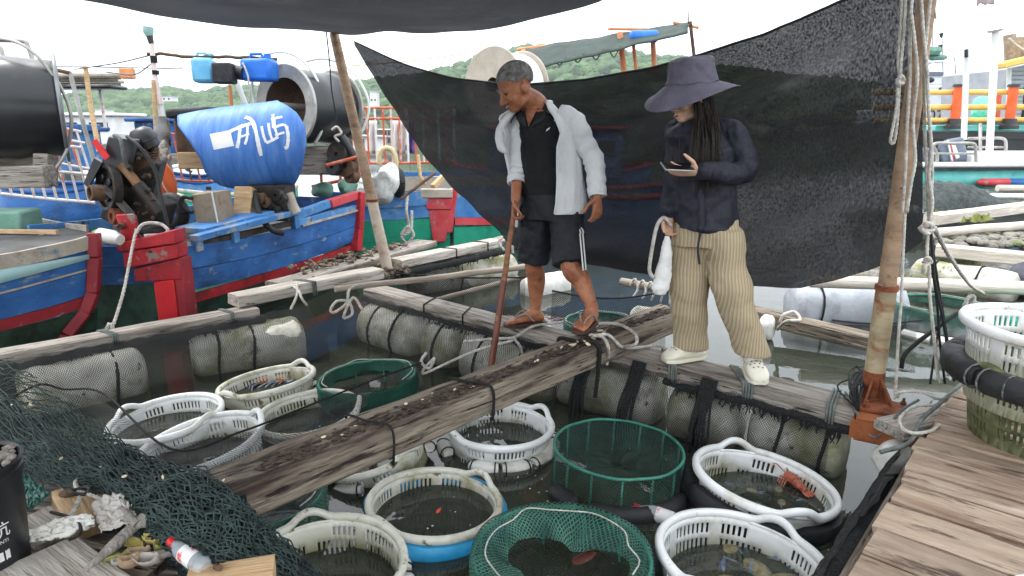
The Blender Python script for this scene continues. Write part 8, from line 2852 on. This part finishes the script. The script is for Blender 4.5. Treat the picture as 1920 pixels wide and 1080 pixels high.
lg = plank('log', K(120, 1012, .46), K(300, 1050, .44), .10, .08, wood_beam, label='dark rotten log lying behind the driftwood', cat='log', wob=.02, cham=.025)
# driftwood
pts = [K(160, 1068, .49), K(205, 1030, .50), K(248, 990, .51), K(262, 980, .52), K(282, 970, .52)]
o = MB().tube(spline(pts, 5), [interp([(0, .006), (.3, .018), (.7, .016), (.85, .024), (1, .008)], i / 20) for i in range(21)], 10)
o.tube(spline([K(258, 984, .52), K(240, 965, .54), K(228, 950, .545)], 4), [.018, .015, .012, .012, .010, .008, .006, .005, .004], 8)
o.build('driftwood', mk('grey_driftwood', S(124, 118, 110), S(160, 154, 146), rough=.9, scale=8, stretch=(4, 4, 1), bump=.6), None, 'grey forked driftwood branch at the near corner', 'driftwood', ang=50)
# crumpled sheets
def crumple(name, label, ctrl, mat, seed, cat, th=.003, amp=.02):
  rows, cols = len(ctrl), len(ctrl[0])
  def fn(u, v):
    x, y = u * (rows - 1), v * (cols - 1)
    i, j = min(int(x), rows - 2), min(int(y), cols - 2)
    p = lerp(lerp(V(ctrl[i][j]), V(ctrl[i + 1][j]), x - i), lerp(V(ctrl[i][j + 1]), V(ctrl[i + 1][j + 1]), x - i), y - j)
    return p + V((.3 * nz(u * 9, v * 9, seed), .3 * nz(u * 9, v * 9, seed + 7), abs(nz(u * 6, v * 6, seed + 3)) + .5 * nz(u * 14, v * 14, seed))) * amp
  m = MB()
  m.grid(fn, 26, 20)
  return m.build(name, mat, None, label, cat, ang=30, solid=th)
crumple('plastic_sheet', 'crumpled grey white plastic sheet on the near corner', [[K(170, 945, .50), K(190, 1000, .49)], [K(225, 925, .53), K(240, 985, .51)], [K(252, 960, .51), K(262, 985, .51)]], mk('dirty_sheet', S(172, 166, 158), S(204, 198, 190), rough=.6, scale=9, dirt=(S(140, 110, 92), 7, .56, .7)), 1, 'sheet', amp=.022)
crumple('foam_scrap', 'torn white foam scrap beside the black bucket', [[K(52, 1000, .49), K(58, 1018, .48)], [K(110, 975, .51), K(120, 1008, .49)], [K(172, 968, .51), K(178, 985, .50)]], foam_white, 4, 'scrap', .012, .016)
crumple('green_sheet', 'torn green plastic sheet behind the black bucket', [[K(30, 880, .46), K(40, 960, .45)], [K(95, 925, .47), K(60, 955, .455)]], mk('green_plastic_film', S(36, 84, 72), S(60, 112, 98), rough=.4, scale=6), 6, 'sheet', .003, .015)
# cord with ring on the tan board
rope('rope', [K(120, 980, .49), K(140, 955, .50), K(150, 930, .505), K(142, 905, .50), K(160, 895, .50)], .0075, rope_white, label='pale twisted cord tied on the tan board end', strands=3)
rope('rope', [K(150, 922, .505), K(175, 930, .51), K(200, 940, .51), K(208, 945, .50)], .006, rope_white, label='short pale cord end across the tan board', strands=3)
rope('cord', [K(95, 960, .49), K(130, 970, .50), K(150, 985, .51), K(148, 1003, .51), K(130, 1012, .50)], .005, cord_black, label='black cord curl over the white foam scrap', cat='cord')
MB().tube([K(150, 920, .515) + V((.03 * cos(k * .5), .02 * sin(k * .5), .004 * sin(k))) for k in range(14)], .006, 6).build('shackle', dark_metal, None, 'small dark iron shackle on the tan board end', 'shackle')
MB().ell(K(128, 925, .475), (.03, .022, .012), 12, 7).build('wood_knot', brown_metal, None, 'dark rusty bolt head sunk in the tan board', 'bolt')
# dead leaves
rnd = random.Random(2)
def leaf(label, c, ln, w_, rz, curl, mat):
  R = Mx.Rotation(rz, 3, 'Z') @ Mx.Rotation(rnd.uniform(-.4, .4), 3, 'X')
  m = MB()
  m.grid(lambda u, v: V(c) + R @ V(((u - .5) * ln, (v - .5) * w_ * sin(pi * (.06 + .9 * u)) ** .7, curl * ((v - .5) ** 2 * 3 + (u - .5) ** 2) + .006 * nz(u * 6, v * 6))), 8, 6)
  return m.build('leaf', mat, None, label, 'leaf', 'dead leaves at the near corner', ang=180, solid=.0015)
lf = [mk('leaf_yellow', S(166, 152, 82), S(196, 184, 120), rough=.7, scale=12), mk('leaf_brown', S(128, 104, 80), S(168, 146, 120), rough=.8, scale=12), mk('leaf_grey', S(140, 132, 124), S(174, 166, 158), rough=.8, scale=12), mk('leaf_olive', S(124, 118, 62), S(152, 146, 88), rough=.7, scale=12)]
LN = ['yellow leaf nearest the driftwood fork', 'yellow curled leaf left of the red bottle cap', 'brown curled leaf in the middle of the litter', 'grey rolled leaf under the bottle neck', 'grey leaf right of the driftwood tip', 'olive leaf under the driftwood', 'brown leaf at the bottom edge', 'olive leaf behind the red cap', 'grey leaf beside the brown one']
for k, (x, y) in enumerate([(252, 1022), (292, 1020), (262, 1040), (300, 1050), (225, 1060), (215, 1050), (245, 1066), (305, 1030), (280, 1060)]):
  leaf(LN[k], K(x, y, .475), rnd.uniform(.04, .075), rnd.uniform(.02, .036), rnd.uniform(-.5, 1.2), rnd.uniform(.01, .05), lf[[0, 0, 1, 2, 2, 3, 1, 3, 2][k]])
# bottle with red cap
bottle('plastic_bottle', K(388, 1066, .50), (-.62, .36, .14), .16, .027, 'clear drink bottle with red cap and white label lying at the near corner', red_plastic, clear_pl, mk('white_red_label', S(226, 224, 222), S(206, 90, 92), rough=.45, scale=22, ramp=(.55, .62)))

# black bucket with white print
bk = K(-32, 1075, .42)
bu = root('bucket', 'black plastic bucket of shells with white printed writing, at the left edge', 'bucket', bk)
BRad0, BRad1, BH = .115, .135, .34
T = Mx.Translation(bk)
MB().lathe([(.001, .002), (BRad0 - .006, 0), (BRad0, .008), (lerp(BRad0, BRad1, .86), BH * .86), (BRad1 + .004, BH * .87), (BRad1 + .005, BH * .93), (BRad1, BH * .94), (BRad1 + .002, BH * .985), (BRad1 + .008, BH), (BRad1 + .002, BH + .004), (BRad1 - .006, BH - .004), (BRad0 - .002, .02)], 48, T).build('shell', black_plastic, bu)
m = MB()
rnd = random.Random(6)
for i in range(90):
  r_, a = BRad1 * .9 * sqrt(rnd.random()), rnd.uniform(0, 6.28)
  m.ell(bk + V((r_ * cos(a), r_ * sin(a), BH - .01 + .03 * (1 - r_ / BRad1) + rnd.uniform(-.01, .01))), (rnd.uniform(.01, .02), rnd.uniform(.008, .016), rnd.uniform(.006, .012)), 7, 5, Mx.Rotation(rnd.uniform(0, 3), 3, 'Z'))
m.build('shell_fill', mk('shell_mix', S(120, 112, 104), S(168, 160, 150), rough=.9, scale=60, bump=.6), bu, kind='stuff', ang=60)
print_w = mk('print_white', S(196, 196, 192), S(214, 214, 210), rough=.6, scale=30)
def wrap_text(s, size, zc, ac):
  me = text_mesh(s, size, 0)
  for v_ in me.vertices:
    z = zc + v_.co.y
    r_ = lerp(BRad0, BRad1, z / BH) + .0012
    a = ac + v_.co.x / r_
    v_.co = V((r_ * cos(a), r_ * sin(a), z))
  me.materials.append(print_w)
  o = bpy.data.objects.new('printed_text', me)
  C.objects.link(o)
  o.parent = bu
AC = radians(-22)
wrap_text('抗', .050, .165, AC)
wrap_text('ANTI', .014, .132, AC)
for z, hgt, spans in ((.09, .026, ((-.95, -.78), (-.70, -.50), (-.40, -.30), (-.22, -.02), (.02, .12))), (.052, .018, ((-.98, -.84), (-.56, -.40), (-.38, -.22)))):
  for a0, a1 in spans:          # rubbed, unreadable print
    m = MB()
    m.grid(lambda u, v: V(((lerp(BRad0, BRad1, z / BH) + .0014) * cos(AC + lerp(a0, a1, u)), (lerp(BRad0, BRad1, z / BH) + .0014) * sin(AC + lerp(a0, a1, u)), z + (v - .5) * hgt * (1 + .5 * nz(u * 4, a0 * 9)))) + bk, 6, 3)
    m.build('print_block', print_w, bu)

# ------------------------------------------------------------------ heap of knotted green netting
ctrl = [
  [K(-90, 655, .42), K(-90, 720, .47), K(-90, 800, .50), K(-90, 900, .48)],
  [K(20, 672, .43), K(10, 740, .50), K(20, 810, .56), K(30, 880, .50)],
  [K(100, 735, .42), K(90, 790, .52), K(100, 850, .56), K(110, 905, .50)],
  [K(190, 800, .40), K(170, 840, .50), K(180, 880, .55), K(200, 915, .50)],
  [K(290, 858, .38), K(262, 880, .53), K(250, 920, .56), K(235, 960, .50)],
  [K(390, 880, .52), K(350, 900, .60), K(300, 945, .60), K(262, 985, .50)],
  [K(455, 925, .48), K(430, 950, .58), K(370, 1000, .60), K(300, 1020, .49)],
  [K(500, 985, .34), K(480, 1010, .46), K(420, 1045, .52), K(345, 1055, .47)],
  [K(600, 1060, .16), K(560, 1080, .24), K(480, 1100, .36), K(430, 1095, .44)]]
rows, cols = len(ctrl), len(ctrl[0])
def net_surf(u, v, seed, lift):
  x, y = min(max(u, 0), 1) * (rows - 1), min(max(v, 0), 1) * (cols - 1)
  i, j = min(int(x), rows - 2), min(int(y), cols - 2)
  fx, fy = x - i, y - j
  fx2, fy2 = fx * fx * (3 - 2 * fx), fy * fy * (3 - 2 * fy)
  p = lerp(lerp(ctrl[i][j], ctrl[i + 1][j], fx), lerp(ctrl[i][j + 1], ctrl[i + 1][j + 1], fx), fy)
  q = V((p.x * 7, p.y * 7, seed))
  return p + V((.018 * nz(u * 30 + seed, v * 12), .018 * nz(u * 30, v * 12 + 9 + seed), lift + .035 * mnoise.noise(q) + .014 * nz(u * 40, v * 18, seed)))
def knotted_net(name_, nu, nv, seed, lift, rr, jitter=0.0, vr=(0, 1), ur=(0, 1)):
  """diamond meshes: two families of crossing twines"""
  m = MB()
  def node(i, j):
    return net_surf(lerp(ur[0], ur[1], i / nu), lerp(vr[0], vr[1], (j + (0.5 if i % 2 else 0)) / nv), seed, lift) + V((nz(i * 3.1, j * 2.7, seed), nz(i * 2.3, j * 3.7, seed + 5), nz(i * 2.9, j * 3.3, seed + 9))) * jitter
  sides = 4
  for i in range(nu):
    for j in range(nv):
      a = node(i, j)
      for dj in ((0, -1) if i % 2 == 0 else (0, 1)):
        jj = j + dj
        if jj < 0 or jj > nv: continue
        b = node(i + 1, jj)
        if (b - a).length > .09: continue
        mid = (a + b) / 2 
        m.tube([a, b], rr, sides, caps=False)
  return m
gn = root('green_net_pile', 'heap of dark green knotted fishing net draped over the near corner', 'net', K(250, 930, .40))
knotted_net('n', 88, 24, 3, -.005, .0026, .007).build('top_net', twine_net, gn, ang=180)
knotted_net('n', 84, 22, 9, -.02, .0025, .009).build('under_net', twine_net, gn, ang=180)
knotted_net('n', 50, 22, 15, -.03, .0028, .010, ur=(.42, 1)).build('under_net', mk('dark_twine', S(18, 30, 30), S(36, 52, 50), rough=.9, scale=14), gn, ang=180)
# matted bottom layer of the heap
m = MB()
m.grid(lambda u, v: net_surf(.42 + .58 * u, v, 21, -.035), 50, 24)
m.build('matted_layer', mk('matted_net', S(14, 22, 22), S(34, 46, 44), rough=1, scale=70, bump=1.0, bscale=90), gn, ang=180)
rnd = random.Random(12)
m = MB()
for i in range(14):
  p = net_surf(rnd.random(), rnd.uniform(.1, .9), 3, .024)
  s = rnd.uniform(.003, .009)
  m.ell(p, (s * 1.5, s, s * .5), 6, 4, Quaternion(V((rnd.gauss(0, .5), rnd.gauss(0, .5), 1)).normalized(), rnd.uniform(0, 3)).to_matrix())
m.build('shell_bits', MATS['shell_flake'], None, 'small shell bits caught in the green net heap', 'debris', kind='stuff', ang=60)
# hanging curtain of black net at the bottom of the heap
drape('black net tail hanging from the green heap to the bottom basket', [[K(455, 1000, .40), K(520, 1050, .30), K(560, 1110, .2)], [K(500, 985, .36), K(560, 1030, .25), K(620, 1100, .15)]], (20, 16), 8, name='net_tail')
# ties on the far boards
rope('rope_knot', [K(548, 535, .49), K(560, 545, .50), K(566, 560, .47), K(575, 572, .40)], .009, rope_white, label='frayed white cord ends on the pale upper board', strands=3)
rope('rope_knot', [K(556, 530, .49), K(558, 548, .49), K(552, 566, .45), K(545, 580, .40)], .009, rope_white, label='second frayed white cord end on the pale upper board', strands=3)
tk = K(655, 552, .46)
rope('rope_knot', [tk + V((.05, .05, .06)), tk + V((0, 0, .03)), tk + V((-.02, -.02, -.06)), tk + V((-.10, -.05, -.12)), tk + V((-.13, -.05, -.10)), tk + V((-.08, -.04, -.04)), tk + V((.0, -.03, -.05)), tk + V((.02, -.03, -.14)), tk + V((-.04, -.05, -.16)), tk + V((.03, -.02, -.02)), tk + V((.10, -.05, -.10))], .010, rope_white, label='big white rope knot at the corner of the cage frame', strands=3)
tk = W(800, 675, 4.0)
rope('rope_knot', [tk + V((.0, 0, .05)), tk + V((-.03, -.03, .0)), tk + V((.02, -.04, -.04)), tk + V((.05, -.02, .02)), tk + V((-.02, -.03, -.08)), tk + V((.3, -.1, .09)), tk + V((.55, -.12, .17))], .009, rope_white, label='white rope knot over the netted float under the walkway', strands=3)
rope('rope', [G(870, 640, .30), G(930, 635, .36), G(965, 632, .40), G(1000, 612, .40), G(1055, 604, .40)], .009, rope_white, label='white rope across the walkway under the man\'s rear foot', strands=3)
rope('rope', [G(962, 632, .40), G(975, 650, .34), G(980, 668, .25)], .009, rope_white, label='white rope end hanging at the walkway front below the man', strands=3)
rope('rope', [G(1120, 606, .53), G(1160, 608, .53), G(1190, 625, .53), G(1192, 645, .50), G(1165, 650, .44), G(1150, 652, .42)], .009, rope_white, label='white rope curled over the beam right of the man\'s front foot', strands=3)
rope('rope', [G(1105, 628, .53), G(1130, 632, .53), G(1140, 650, .50), G(1140, 672, .40), G(1137, 684, .36)], .009, rope_white, label='white rope hanging down the beam side by the man', strands=3)
rope('rope', [G(1112, 630, .535), G(1140, 628, .535), G(1165, 650, .46), G(1190, 652, .41), G(1230, 648, .40), G(1250, 655, .40)], .009, rope_white, label='white rope from the beam along the walkway to the woman', strands=3)
rope('rope', [W(946, 470, 6.4), W(935, 455, 6.4), W(945, 445, 6.4), W(958, 452, 6.4), W(962, 475, 6.4)], .012, rope_white, label='white rope loop on the boards left of the man\'s shorts', strands=3)
# board under the litter behind the pale upper board
plank('board', G(520, 530, .44), G(800, 450, .44), .26, .06, wood_grey, label='wide grey littered board behind the pale upper board', cat='board', group=gA, seg=12)
